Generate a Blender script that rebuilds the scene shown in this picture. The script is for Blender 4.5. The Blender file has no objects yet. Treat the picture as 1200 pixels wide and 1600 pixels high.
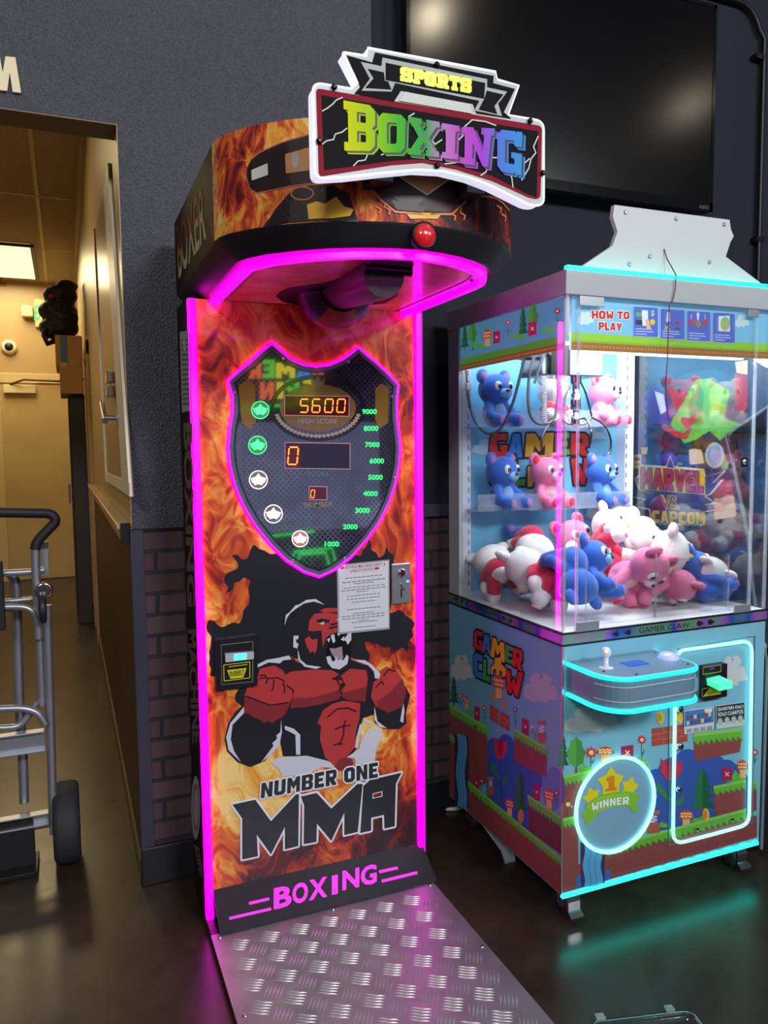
import bpy, bmesh, math, random
from mathutils import Vector, Matrix
from mathutils.geometry import tessellate_polygon
random.seed(7)
SC = bpy.context.scene
COL = SC.collection
PI = math.pi

# ------------------------------------------------------------------ camera, world, lights, exposure
CAM = Vector((0, 0, 1.35))
YAW, PITCH, ROLL = 0.39127, -0.08103, -0.01065
FW = Vector((math.sin(YAW)*math.cos(PITCH), math.cos(YAW)*math.cos(PITCH), math.sin(PITCH)))
_r0 = Vector((math.cos(YAW), -math.sin(YAW), 0)); _u0 = _r0.cross(FW)
RT = math.cos(ROLL)*_r0 + math.sin(ROLL)*_u0
UP = -math.sin(ROLL)*_r0 + math.cos(ROLL)*_u0
cam_data = bpy.data.cameras.new('camera')
cam_data.sensor_fit = 'HORIZONTAL'; cam_data.sensor_width = 36; cam_data.lens = 36
cam_data.clip_start = 0.02
cam = bpy.data.objects.new('camera', cam_data); COL.objects.link(cam)
cam.matrix_world = Matrix(((RT.x, UP.x, -FW.x, CAM.x), (RT.y, UP.y, -FW.y, CAM.y), (RT.z, UP.z, -FW.z, CAM.z), (0, 0, 0, 1)))
SC.camera = cam
SC.view_settings.view_transform = 'Standard'; SC.view_settings.look = 'None'
SC.view_settings.exposure = 0.0; SC.view_settings.gamma = 1.0; SC.view_settings.use_curve_mapping = False

world = bpy.data.worlds.new('dim_arcade'); SC.world = world; world.use_nodes = True
world.node_tree.nodes['Background'].inputs[0].default_value = (0.62, 0.66, 0.8, 1)
world.node_tree.nodes['Background'].inputs[1].default_value = 0.09

def lamp(name, kind, loc, energy, color=(1, 1, 1), size=0.3, size_y=None, aim=None, spread=None):
    l = bpy.data.lights.new(name, kind); l.energy = energy; l.color = color
    if kind == 'AREA':
        l.size = size
        if size_y: l.shape = 'RECTANGLE'; l.size_y = size_y
        if spread: l.spread = spread
    else: l.shadow_soft_size = size
    o = bpy.data.objects.new(name, l); COL.objects.link(o); o.location = loc
    if aim is not None:
        o.rotation_euler = (Vector(aim)-Vector(loc)).to_track_quat('-Z', 'Y').to_euler()
    return o
# the arcade's ceiling lamps, above and behind the camera
lamp('ceiling_lamp_light', 'AREA', (1.6, -3.3, 3.7), 150, (0.93, 0.96, 1.0), 1.2, 0.6, aim=(1.0, 0.6, 0.6))
lamp('ceiling_lamp_light', 'AREA', (-1.8, -2.8, 3.7), 105, (1.0, 0.95, 0.88), 1.2, 0.6, aim=(0.0, 0.8, 0.8))
lamp('ceiling_lamp_light', 'AREA', (4.4, -3.2, 3.7), 85, (0.95, 0.97, 1.0), 1.2, 0.6, aim=(2.6, 0.6, 0.3))
lamp('ceiling_lamp_light', 'POINT', (-0.9, 1.5, 3.6), 9, (1.0, 0.88, 0.70), 0.05)
lamp('ceiling_lamp_light', 'POINT', (1.66, 1.42, 3.36), 8, (1.0, 0.85, 0.62), 0.05)
lamp('ceiling_lamp_light', 'POINT', (4.1, 0.5, 3.70), 4, (1.0, 0.85, 0.62), 0.05)
# back hallway: warm fluorescent troffer, then an added fill lamp
lamp('hall_troffer_or_fill', 'AREA', (-0.55, 8.15, 3.10), 34, (1.0, 0.79, 0.43), 0.75, 1.2, aim=(-0.55, 8.15, 0))
lamp('hall_troffer_or_fill', 'AREA', (-0.75, 4.6, 3.10), 15, (1.0, 0.77, 0.38), 0.6, 1.2, aim=(-0.75, 4.6, 0))  # added fill without a fixture, brightens the boxes on the locker
# white lamp inside the claw machine, under its header
lamp('claw_lamp_or_fill', 'AREA', (1.60, 1.90, 1.735), 8.5, (0.86, 0.96, 1.0), 0.6, 0.2, aim=(1.60, 2.08, 0.9))
lamp('claw_lamp_or_fill', 'AREA', (1.60, 2.22, 1.735), 2.6, (0.86, 0.96, 1.0), 0.6, 0.1, aim=(1.60, 2.28, 0.9))

lamp('claw_lamp_or_fill', 'AREA', (1.80, 2.06, 1.735), 9, (0.90, 0.96, 1.0), 0.10, 0.5, aim=(2.07, 2.08, 1.15))  # added lamp, not part of the machine: brightens the arcade cabinet's side art

# ------------------------------------------------------------------ helpers
def ray(px, py): return FW + RT*((px-600)/1200) - UP*((py-800)/1200)
def hit(px, py, ax, val):
    d = ray(px, py); t = (val-CAM[ax])/d[ax]; return CAM + d*t
def lin(c):
    return tuple(((v/255+0.055)/1.055)**2.4 if v/255 > 0.04045 else v/255/12.92 for v in c)

MATS = {}
def mat(name, rgb, rough=0.5, metal=0.0, emit=0.0, spec=0.5, coat=0.0, alpha=1.0, trans=0.0, bump=None, sheen=0.0, vary=None):
    if name in MATS: return MATS[name]
    m = bpy.data.materials.new(name); m.use_nodes = True; MATS[name] = m
    nt = m.node_tree; b = nt.nodes['Principled BSDF']
    c = (*lin(rgb), 1)
    b.inputs['Base Color'].default_value = c
    b.inputs['Roughness'].default_value = rough; b.inputs['Metallic'].default_value = metal
    b.inputs['Specular IOR Level'].default_value = spec
    b.inputs['Coat Weight'].default_value = coat; b.inputs['Coat Roughness'].default_value = 0.06
    b.inputs['Transmission Weight'].default_value = trans; b.inputs['Alpha'].default_value = alpha
    if sheen: b.inputs['Sheen Weight'].default_value = sheen
    if emit:
        b.inputs['Emission Color'].default_value = c; b.inputs['Emission Strength'].default_value = emit
    tc = nt.nodes.new('ShaderNodeTexCoord')
    if vary:      # (scale, amount): mottled wear in the base colour
        n = nt.nodes.new('ShaderNodeTexNoise'); n.inputs['Scale'].default_value = vary[0]; n.inputs['Detail'].default_value = 6
        nt.links.new(tc.outputs['Object'], n.inputs['Vector'])
        mx = nt.nodes.new('ShaderNodeMix'); mx.data_type = 'RGBA'; mx.blend_type = 'MULTIPLY'; mx.inputs['Factor'].default_value = 1
        rp = nt.nodes.new('ShaderNodeValToRGB'); a = 1-vary[1]
        rp.color_ramp.elements[0].position = 0.3; rp.color_ramp.elements[0].color = (a, a, a, 1)
        rp.color_ramp.elements[1].position = 0.7
        nt.links.new(n.outputs['Fac'], rp.inputs['Fac'])
        mx.inputs['A'].default_value = c; nt.links.new(rp.outputs['Color'], mx.inputs['B'])
        nt.links.new(mx.outputs['Result'], b.inputs['Base Color'])
    if bump:      # (scale, strength, distance)
        n = nt.nodes.new('ShaderNodeTexNoise'); n.inputs['Scale'].default_value = bump[0]; n.inputs['Detail'].default_value = 3
        nt.links.new(tc.outputs['Object'], n.inputs['Vector'])
        bp = nt.nodes.new('ShaderNodeBump'); bp.inputs['Strength'].default_value = bump[1]; bp.inputs['Distance'].default_value = bump[2]
        nt.links.new(n.outputs['Fac'], bp.inputs['Height']); nt.links.new(bp.outputs['Normal'], b.inputs['Normal'])
    return m

def glass_mat(name, tint=(1, 1, 1), refl=1.0, rough=0.0):
    if name in MATS: return MATS[name]
    m = bpy.data.materials.new(name); m.use_nodes = True; MATS[name] = m
    nt = m.node_tree; nt.nodes.remove(nt.nodes['Principled BSDF']); out = nt.nodes['Material Output']
    t = nt.nodes.new('ShaderNodeBsdfTransparent'); t.inputs[0].default_value = (*tint, 1)
    g = nt.nodes.new('ShaderNodeBsdfGlossy'); g.inputs['Roughness'].default_value = rough
    fr = nt.nodes.new('ShaderNodeFresnel'); fr.inputs['IOR'].default_value = 1.46
    ml = nt.nodes.new('ShaderNodeMath'); ml.operation = 'MULTIPLY'; ml.inputs[1].default_value = refl
    mx = nt.nodes.new('ShaderNodeMixShader')
    nt.links.new(fr.outputs[0], ml.inputs[0]); nt.links.new(ml.outputs[0], mx.inputs[0])
    nt.links.new(t.outputs[0], mx.inputs[1]); nt.links.new(g.outputs[0], mx.inputs[2]); nt.links.new(mx.outputs[0], out.inputs[0])
    return m

def ramp_mat(name, build, rough=0.4, spec=0.4, coat=0.0, metal=0.0):
    """material whose colour comes from a node function build(nt, tc) -> colour socket"""
    if name in MATS: return MATS[name]
    m = bpy.data.materials.new(name); m.use_nodes = True; MATS[name] = m
    nt = m.node_tree; b = nt.nodes['Principled BSDF']
    tc = nt.nodes.new('ShaderNodeTexCoord')
    nt.links.new(build(nt, tc, b), b.inputs['Base Color'])
    b.inputs['Roughness'].default_value = rough; b.inputs['Specular IOR Level'].default_value = spec
    b.inputs['Coat Weight'].default_value = coat; b.inputs['Metallic'].default_value = metal
    return m

def ramp(nt, fac, stops, interp='LINEAR'):
    r = nt.nodes.new('ShaderNodeValToRGB'); r.color_ramp.interpolation = interp
    e = r.color_ramp.elements
    while len(e) < len(stops): e.new(0.5)
    for k, (p, c) in enumerate(stops):
        e[k].position = p; e[k].color = (*lin(c), 1)
    nt.links.new(fac, r.inputs['Fac']); return r.outputs['Color']
def math_node(nt, op, a, b=None, clamp=False):
    n = nt.nodes.new('ShaderNodeMath'); n.operation = op; n.use_clamp = clamp
    for k, v in enumerate((a, b)):
        if v is None: continue
        if isinstance(v, (int, float)): n.inputs[k].default_value = v
        else: nt.links.new(v, n.inputs[k])
    return n.outputs[0]
def noise(nt, vec, scale, detail=4, dist=0.0, typ='FBM', rough=0.55):
    n = nt.nodes.new('ShaderNodeTexNoise'); n.noise_type = typ
    n.inputs['Scale'].default_value = scale; n.inputs['Detail'].default_value = detail
    n.inputs['Distortion'].default_value = dist; n.inputs['Roughness'].default_value = rough
    if vec is not None: nt.links.new(vec, n.inputs['Vector'])
    return n
def mapping(nt, vec, scale=(1, 1, 1), loc=(0, 0, 0), rot=(0, 0, 0)):
    n = nt.nodes.new('ShaderNodeMapping'); n.inputs['Scale'].default_value = scale
    n.inputs['Location'].default_value = loc; n.inputs['Rotation'].default_value = rot
    nt.links.new(vec, n.inputs['Vector']); return n.outputs[0]
def mixcol(nt, fac, a, b, mode='MIX'):
    n = nt.nodes.new('ShaderNodeMix'); n.data_type = 'RGBA'; n.blend_type = mode
    for key, v in (('Factor', fac), ('A', a), ('B', b)):
        s = [i for i in n.inputs if i.name == key and (key == 'Factor' and i.type == 'VALUE' or i.type == 'RGBA')][0]
        if isinstance(v, (int, float)): s.default_value = v
        elif isinstance(v, tuple): s.default_value = (*lin(v), 1)
        else: nt.links.new(v, s)
    return [o for o in n.outputs if o.type == 'RGBA'][0]

def warp(nt, vec, scale, amt, detail=2):
    n = noise(nt, vec, scale, detail)
    s = nt.nodes.new('ShaderNodeVectorMath'); s.operation = 'SUBTRACT'; s.inputs[1].default_value = (0.5, 0.5, 0.5)
    nt.links.new(n.outputs['Color'], s.inputs[0])
    k = nt.nodes.new('ShaderNodeVectorMath'); k.operation = 'SCALE'; k.inputs['Scale'].default_value = amt
    nt.links.new(s.outputs[0], k.inputs[0])
    a = nt.nodes.new('ShaderNodeVectorMath'); a.operation = 'ADD'
    nt.links.new(vec, a.inputs[0]); nt.links.new(k.outputs[0], a.inputs[1])
    return a.outputs[0]

def flame(name, stops, scale=(2.6, 2.6, 1.5), loc=(0, 0, 0), w1=1.3, rough=0.32, coat=0.25, zramp=None, spec=0.4):
    """printed fire: licks of flame from twice-warped noise; zramp = (axis, [(pos, value)...]) lowers or raises the fire along the panel"""
    def build(nt, tc, b):
        v = mapping(nt, tc.outputs['Object'], scale, loc)
        v1 = warp(nt, v, 1.1, w1, 2); v2 = warp(nt, v1, 2.6, 0.45, 2)
        big = noise(nt, v1, 1.3, 3).outputs['Fac']
        v3 = warp(nt, v2, 5.5, 0.16, 2)
        f1 = noise(nt, v2, 2.4, 2, 0.8).outputs['Fac']; f2 = noise(nt, v3, 4.5, 3, 1.2).outputs['Fac']
        rd = lambda q, k: math_node(nt, 'SUBTRACT', 1.0, math_node(nt, 'MULTIPLY', math_node(nt, 'ABSOLUTE', math_node(nt, 'SUBTRACT', q, 0.5)), k), True)
        fl = math_node(nt, 'ADD', math_node(nt, 'MULTIPLY', rd(f1, 7.0), 0.30), math_node(nt, 'MULTIPLY', rd(f2, 8.0), 0.20))
        s = math_node(nt, 'ADD', math_node(nt, 'MULTIPLY', math_node(nt, 'SUBTRACT', big, 0.5), 2.0), math_node(nt, 'ADD', fl, 0.13))
        if zramp:
            sep = nt.nodes.new('ShaderNodeSeparateXYZ'); nt.links.new(tc.outputs['Object'], sep.inputs[0])
            mr = nt.nodes.new('ShaderNodeMapRange'); mr.inputs['From Min'].default_value = zramp[1]; mr.inputs['From Max'].default_value = zramp[2]
            nt.links.new(sep.outputs[zramp[0]], mr.inputs['Value'])
            fc = nt.nodes.new('ShaderNodeFloatCurve'); cv = fc.mapping.curves[0]
            pts = zramp[3]
            while len(cv.points) < len(pts): cv.points.new(0.5, 0.5)
            for p, (x, y) in zip(cv.points, pts): p.location = (x, y)
            fc.mapping.update(); nt.links.new(mr.outputs[0], fc.inputs['Value'])
            s = math_node(nt, 'ADD', s, math_node(nt, 'MULTIPLY', math_node(nt, 'SUBTRACT', fc.outputs[0], 0.5), 1.2))
        return ramp(nt, s, stops)
    return ramp_mat(name, build, rough, spec, coat)

ORG = {}
class MB:
    """collects shapes in world coordinates, then links them as ONE mesh object"""
    def __init__(s): s.v = []; s.f = []; s.mi = []; s.sm = []
    def add(s, vs, fs, mi=0, smooth=False):
        o = len(s.v); s.v += [tuple(p) for p in vs]
        for f in fs: s.f.append([o+i for i in f]); s.mi.append(mi); s.sm.append(smooth)
        return s
    def box(s, x0, x1, y0, y1, z0, z1, mi=0):
        return s.add([(x0,y0,z0),(x1,y0,z0),(x1,y1,z0),(x0,y1,z0),(x0,y0,z1),(x1,y0,z1),(x1,y1,z1),(x0,y1,z1)],
                     [(3,2,1,0),(4,5,6,7),(0,1,5,4),(1,2,6,5),(2,3,7,6),(3,0,4,7)], mi)
    def prism(s, pts, vec, mi=0, mi_side=None, smooth=False):
        n = len(pts); vec = Vector(vec); a = [Vector(p) for p in pts]; b = [p+vec for p in a]
        s.add(a+b, [list(range(n))[::-1], list(range(n, 2*n))], mi)
        s.add(a+b, [(i, (i+1) % n, n+(i+1) % n, n+i) for i in range(n)], mi if mi_side is None else mi_side, smooth)
        return s
    def loft(s, rings, mi=0, smooth=True, cap=True, closed=True):
        n = len(rings[0]); vs = [p for r in rings for p in r]; fs = []
        for k in range(len(rings)-1):
            for i in range(n if closed else n-1):
                j = (i+1) % n; fs.append((k*n+i, k*n+j, (k+1)*n+j, (k+1)*n+i))
        s.add(vs, fs, mi, smooth)
        if cap: s.add(vs, [list(range(n))[::-1], list(range((len(rings)-1)*n, len(rings)*n))], mi)
        return s
    def tube(s, path, r, n=10, mi=0, closed=False, cap=True, r2=None):
        P = [Vector(p) for p in path]; m = len(P); rings = []
        t0 = (P[1]-P[0]).normalized(); u = t0.orthogonal().normalized()
        for k in range(m):
            if closed: t = (P[(k+1) % m]-P[k-1]).normalized()
            else: t = (P[min(k+1, m-1)]-P[max(k-1, 0)]).normalized()
            u = (u - t*u.dot(t)); u = u.normalized() if u.length > 1e-6 else t.orthogonal().normalized()
            w = t.cross(u)
            rr = r if r2 is None else r+(r2-r)*k/(m-1)
            rings.append([P[k]+(u*math.cos(2*PI*i/n)+w*math.sin(2*PI*i/n))*rr for i in range(n)])
        if closed: rings.append(rings[0])
        return s.loft(rings, mi, True, cap and not closed)
    def lathe(s, prof, c, axis=(0, 0, 1), n=24, mi=0, smooth=True, cap=True):
        a = Vector(axis).normalized(); u = a.orthogonal().normalized(); w = a.cross(u); c = Vector(c)
        rings = [[c+a*h+(u*math.cos(2*PI*i/n)+w*math.sin(2*PI*i/n))*max(r, 1e-5) for i in range(n)] for r, h in prof]
        return s.loft(rings, mi, smooth, cap)
    def ell(s, c, r, rot=None, n=20, m=12, mi=0):
        R = rot.to_matrix() if rot is not None and hasattr(rot, 'to_matrix') else Matrix.Identity(3)
        if not hasattr(r, '__len__'): r = (r, r, r)
        c = Vector(c); rings = []
        for k in range(m+1):
            th = PI*k/m; z = -math.cos(th); q = max(math.sin(th), 1e-4)
            rings.append([c+R @ Vector((r[0]*q*math.cos(2*PI*i/n), r[1]*q*math.sin(2*PI*i/n), r[2]*z)) for i in range(n)])
        return s.loft(rings, mi, True, False)
    def mesh(s, name, mats, off=Vector((0, 0, 0))):
        me = bpy.data.meshes.new(name)
        me.from_pydata([tuple(Vector(p)-off) for p in s.v], [], s.f)
        for m in (mats if isinstance(mats, (list, tuple)) else [mats]): me.materials.append(m)
        me.polygons.foreach_set('material_index', s.mi); me.polygons.foreach_set('use_smooth', s.sm)
        me.validate(); me.update(); return me
    def build(s, name, mats, parent=None, bevel=0.0, seg=2, base=None):
        off = ORG[parent.name] if parent else (Vector(base) if base is not None else Vector((0, 0, 0)))
        o = bpy.data.objects.new(name, s.mesh(name, mats, off)); COL.objects.link(o)
        ORG[o.name] = off.copy()
        if parent: o.parent = parent
        else: o.location = off
        if bevel:
            b = o.modifiers.new('bevel', 'BEVEL'); b.width = bevel; b.segments = seg; b.limit_method = 'ANGLE'; b.angle_limit = 0.7
        return o

def tag(o, label=None, cat=None, group=None, kind=None):
    if label: o['label'] = label
    if cat: o['category'] = cat
    if group: o['group'] = group
    if kind: o['kind'] = kind
    return o
def thing(name, label, cat, loc, group=None):
    o = bpy.data.objects.new(name, None); COL.objects.link(o); o.location = loc; o.empty_display_size = 0.05
    ORG[o.name] = Vector(loc); return tag(o, label, cat, group)
def struct(name, mb, mats, label=None, bevel=0):
    return tag(mb.build(name, mats, None, bevel), label, kind='structure')
def copy_tree(o, parent=None):
    c = o.copy(); COL.objects.link(c)
    if parent: c.parent = parent
    for ch in list(o.children): copy_tree(ch, c)
    return c
def box(name, x0, x1, y0, y1, z0, z1, m, parent=None, bevel=0.0):
    return MB().box(x0, x1, y0, y1, z0, z1).build(name, m, parent, bevel)

# ------------------------------------------------------------------ flat prints on a surface
_TXT = {}
def text_mesh(body, off=0.0, shear=0.0):
    key = (body, off, shear)
    if key in _TXT: return _TXT[key]
    cu = bpy.data.curves.new('t', 'FONT'); cu.body = body; cu.offset = off; cu.shear = shear; cu.resolution_u = 3
    ob = bpy.data.objects.new('t', cu); COL.objects.link(ob)
    me = bpy.data.meshes.new_from_object(ob.evaluated_get(bpy.context.evaluated_depsgraph_get()))
    vs = [(v.co.x, v.co.y) for v in me.vertices]; fs = [tuple(p.vertices) for p in me.polygons]
    bpy.data.objects.remove(ob); bpy.data.curves.remove(cu); bpy.data.meshes.remove(me)
    x0 = min(v[0] for v in vs)+off; x1 = max(v[0] for v in vs)-off; y0 = min(v[1] for v in vs)+off; y1 = max(v[1] for v in vs)-off
    vs = [((x-x0)/(x1-x0), (y-y0)/(y1-y0)) for x, y in vs]
    _TXT[key] = (vs, fs); return _TXT[key]

class Print:
    """art on a plane: loops traced in the crop frame (ox, oy, s) and laid on the real plane with its own thin layers"""
    def __init__(s, origin, U, V, crop=(0, 0, 1), step=0.0004, rough=0.4, spec=0.35, coat=0.0):
        s.O = Vector(origin); s.U = Vector(U).normalized(); s.V = Vector(V).normalized(); s.N = s.U.cross(s.V).normalized()
        s.crop = crop; s.mb = MB(); s.keys = {}; s.mats = []; s.step = step; s.rough = rough; s.spec = spec; s.coat = coat; s.k = 0; s.glow = 0
    def at(s, p):
        ox, oy, k = s.crop; d = ray(ox+p[0]/k, oy+p[1]/k)
        t = (s.O-CAM).dot(s.N)/d.dot(s.N); q = CAM+d*t-s.O
        return (q.dot(s.U), q.dot(s.V))
    def p3(s, u, v, layer): return s.O+s.U*u+s.V*v+s.N*(layer*s.step)
    def mat(s, c):
        if isinstance(c, bpy.types.Material):
            key = c.name
        else: key = tuple(c)
        if key not in s.keys:
            s.keys[key] = len(s.mats)
            if isinstance(c, bpy.types.Material): s.mats.append(c)
            elif len(c) > 3: s.mats.append(mat('lit_%d_%d_%d_%g' % tuple(c), c[:3], 0.4, emit=c[3]))
            else: s.mats.append(mat('print_%d_%d_%d_%g_%g_%g' % (*c, s.rough, s.coat, s.glow), c, s.rough, spec=s.spec, coat=s.coat, emit=s.glow))
        return s.keys[key]
    def fill(s, loops, c, layer):               # loops in (u, v)
        loops = [list(l) for l in loops]
        flat = [p for l in loops for p in l]
        tris = tessellate_polygon([[Vector((a, b, 0)) for a, b in l] for l in loops])
        out = []
        for t in tris:
            a, b, d = (flat[i] for i in t)
            ar = (b[0]-a[0])*(d[1]-a[1])-(b[1]-a[1])*(d[0]-a[0])
            if abs(ar) > 1e-12: out.append(t if ar > 0 else t[::-1])
        s.put(flat, out, c, layer)
    def put(s, pts, tris, c, layer): s.k = (s.k+1) % 50; s.mb.add([s.p3(u, v, layer+s.k*.004) for u, v in pts], tris, s.mat(c))
    def poly(s, pts, c, layer=1, holes=()): s.fill([[s.at(p) for p in pts]]+[[s.at(p) for p in h] for h in holes], c, layer)
    def scale_at(s, p):
        a, b, d = s.at(p), s.at((p[0]+1, p[1])), s.at((p[0], p[1]+1))
        return 0.5*(math.dist(a, b)+math.dist(a, d))
    def stroke_uv(s, P, w, c, layer, closed=False):
        n = len(P)
        for k in range(n if closed else n-1):
            a, b = P[k], P[(k+1) % n]; L = math.dist(a, b)
            if L < 1e-7: continue
            nx, ny = -(b[1]-a[1])/L*w/2, (b[0]-a[0])/L*w/2
            s.put([(a[0]-nx, a[1]-ny), (b[0]-nx, b[1]-ny), (b[0]+nx, b[1]+ny), (a[0]+nx, a[1]+ny)], [(0, 1, 2, 3)], c, layer)
        for a in (P if closed else P[1:-1]):
            s.put([(a[0]+w/2*math.cos(2*PI*i/8), a[1]+w/2*math.sin(2*PI*i/8)) for i in range(8)], [tuple(range(8))], c, layer+0.1)
    def stroke(s, pts, w, c, layer=1, closed=False): s.stroke_uv([s.at(p) for p in pts], w*s.scale_at(pts[0]), c, layer, closed)
    def ell(s, cx, cy, rx, ry, c, layer=1, n=20, a0=0, a1=2*PI):
        s.poly([(cx+rx*math.cos(a0+(a1-a0)*i/n), cy+ry*math.sin(a0+(a1-a0)*i/n)) for i in range(n if a1-a0 > 6.28 else n+1)], c, layer)
    def ring(s, cx, cy, rx, ry, w, c, layer=1, n=32):
        s.stroke([(cx+rx*math.cos(2*PI*i/n), cy+ry*math.sin(2*PI*i/n)) for i in range(n)], w, c, layer, True)
    def quad_map(s, quad):                      # quad: tl, tr, br, bl
        tl, tr, br, bl = (s.at(p) for p in quad)
        def f(x, y): return tuple(bl[i]*(1-x)*(1-y)+br[i]*x*(1-y)+tr[i]*x*y+tl[i]*(1-x)*y for i in (0, 1))
        return f
    def text(s, body, quad, c, layer=1, off=0.0, shear=0.0):
        vs, fs = text_mesh(body, off, shear); f = s.quad_map(quad)
        s.put([f(x, y) for x, y in vs], fs, c, layer)
    def glyph(s, loops, quad, c, layer=1, outline=None, ow=0.0):
        W = max(p[0] for p in loops[0]); Hh = 8.0; f = s.quad_map(quad)
        L = [[f(x/W, y/Hh) for x, y in l] for l in loops]
        if outline: 
            w = ow*s.scale_at(quad[0])
            s.stroke_uv(L[0], w, outline, layer-1, True); s.fill([L[0]], outline, layer-0.8)
        s.fill(L, c, layer)
    def word(s, body, quad, c, layer, outline=None, ow=0.0, gap=.7, font=None):
        font = font or GB; wd = [max(p[0] for p in font[ch][0][:]) if ch != ' ' else 2.5 for ch in body]; tot = sum(wd)+gap*(len(body)-1); x = 0
        L = lambda a, b, t: (a[0]+(b[0]-a[0])*t, a[1]+(b[1]-a[1])*t)
        tl, tr, br, bl = quad
        for ch, w in zip(body, wd):
            a, b = x/tot, (x+w)/tot; x += w+gap
            if ch != ' ': s.glyph(font[ch], [L(tl, tr, a), L(tl, tr, b), L(bl, br, b), L(bl, br, a)], c, layer, outline, ow)
    def build(s, name, parent=None, base=None): return s.mb.build(name, s.mats, parent, base=base)

GL = {  # heavy slab capitals
 'B': [[(0,0),(5,0),(6,1),(6,3.4),(5.4,4),(6,4.6),(6,7),(5,8),(0,8),(0,6.6),(.8,6.6),(.8,1.4),(0,1.4)], [(2.5,1.5),(4.2,1.5),(4.2,3.3),(2.5,3.3)], [(2.5,4.8),(4.2,4.8),(4.2,6.5),(2.5,6.5)]],
 'O': [[(1,0),(5,0),(6,1),(6,7),(5,8),(1,8),(0,7),(0,1)], [(1.9,2.1),(2.2,1.8),(3.8,1.8),(4.1,2.1),(4.1,5.9),(3.8,6.2),(2.2,6.2),(1.9,5.9)]],
 'X': [[(0,0),(2.6,0),(2.6,1.3),(2.2,1.3),(3,2.9),(3.8,1.3),(3.4,1.3),(3.4,0),(6,0),(6,1.3),(5.4,1.3),(4,4),(5.4,6.7),(6,6.7),(6,8),(3.4,8),(3.4,6.7),(3.8,6.7),(3,5.1),(2.2,6.7),(2.6,6.7),(2.6,8),(0,8),(0,6.7),(.6,6.7),(2,4),(.6,1.3),(0,1.3)]],
 'I': [[(0,0),(3.6,0),(3.6,1.4),(2.8,1.4),(2.8,6.6),(3.6,6.6),(3.6,8),(0,8),(0,6.6),(.8,6.6),(.8,1.4),(0,1.4)]],
 'N': [[(0,0),(2.8,0),(2.8,1.4),(2.2,1.4),(2.2,4.8),(4.6,0),(5.8,0),(5.8,6.6),(6.4,6.6),(6.4,8),(3.8,8),(3.8,6.6),(4.4,6.6),(4.4,3.4),(2.2,8),(0,8),(0,6.6),(.6,6.6),(.6,1.4),(0,1.4)]],
 'G': [[(1,0),(4,0),(4.4,.5),(4.4,0),(6,0),(6,4),(3.4,4),(3.4,2.9),(4.2,2.9),(4.2,1.8),(1.9,1.8),(1.9,6.2),(4.1,6.2),(4.1,5.2),(6,5.2),(6,8),(4.6,8),(4.6,7.6),(4.2,8),(1,8),(0,7),(0,1)]],
 'S': [[(0,0),(1.2,0),(1.6,.4),(2,0),(5,0),(6,1),(6,4),(5,5),(1.9,5),(1.9,6.3),(4.2,6.3),(4.2,5.5),(6,5.5),(6,8),(4.8,8),(4.4,7.6),(4,8),(1,8),(0,7),(0,4.2),(1,3.2),(4.1,3.2),(4.1,1.7),(1.8,1.7),(1.8,2.5),(0,2.5)]],
 'P': [[(0,0),(3.4,0),(3.4,1.4),(2.6,1.4),(2.6,3),(5,3),(6,4),(6,7),(5,8),(0,8),(0,6.6),(.8,6.6),(.8,1.4),(0,1.4)], [(2.6,4.5),(4.2,4.5),(4.2,6.5),(2.6,6.5)]],
 'R': [[(0,0),(3.2,0),(3.2,1.4),(2.6,1.4),(2.6,3),(3.4,3),(4.2,1.4),(4.2,0),(6.4,0),(6.4,1.4),(5.8,1.4),(5.2,3.2),(6,4),(6,7),(5,8),(0,8),(0,6.6),(.8,6.6),(.8,1.4),(0,1.4)], [(2.6,4.6),(4.2,4.6),(4.2,6.5),(2.6,6.5)]],
 'T': [[(1.4,0),(4.6,0),(4.6,1.4),(3.9,1.4),(3.9,6.4),(4.6,6.4),(4.6,5.4),(6,5.4),(6,8),(0,8),(0,5.4),(1.4,5.4),(1.4,6.4),(2.1,6.4),(2.1,1.4),(1.4,1.4)]],
}
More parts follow.
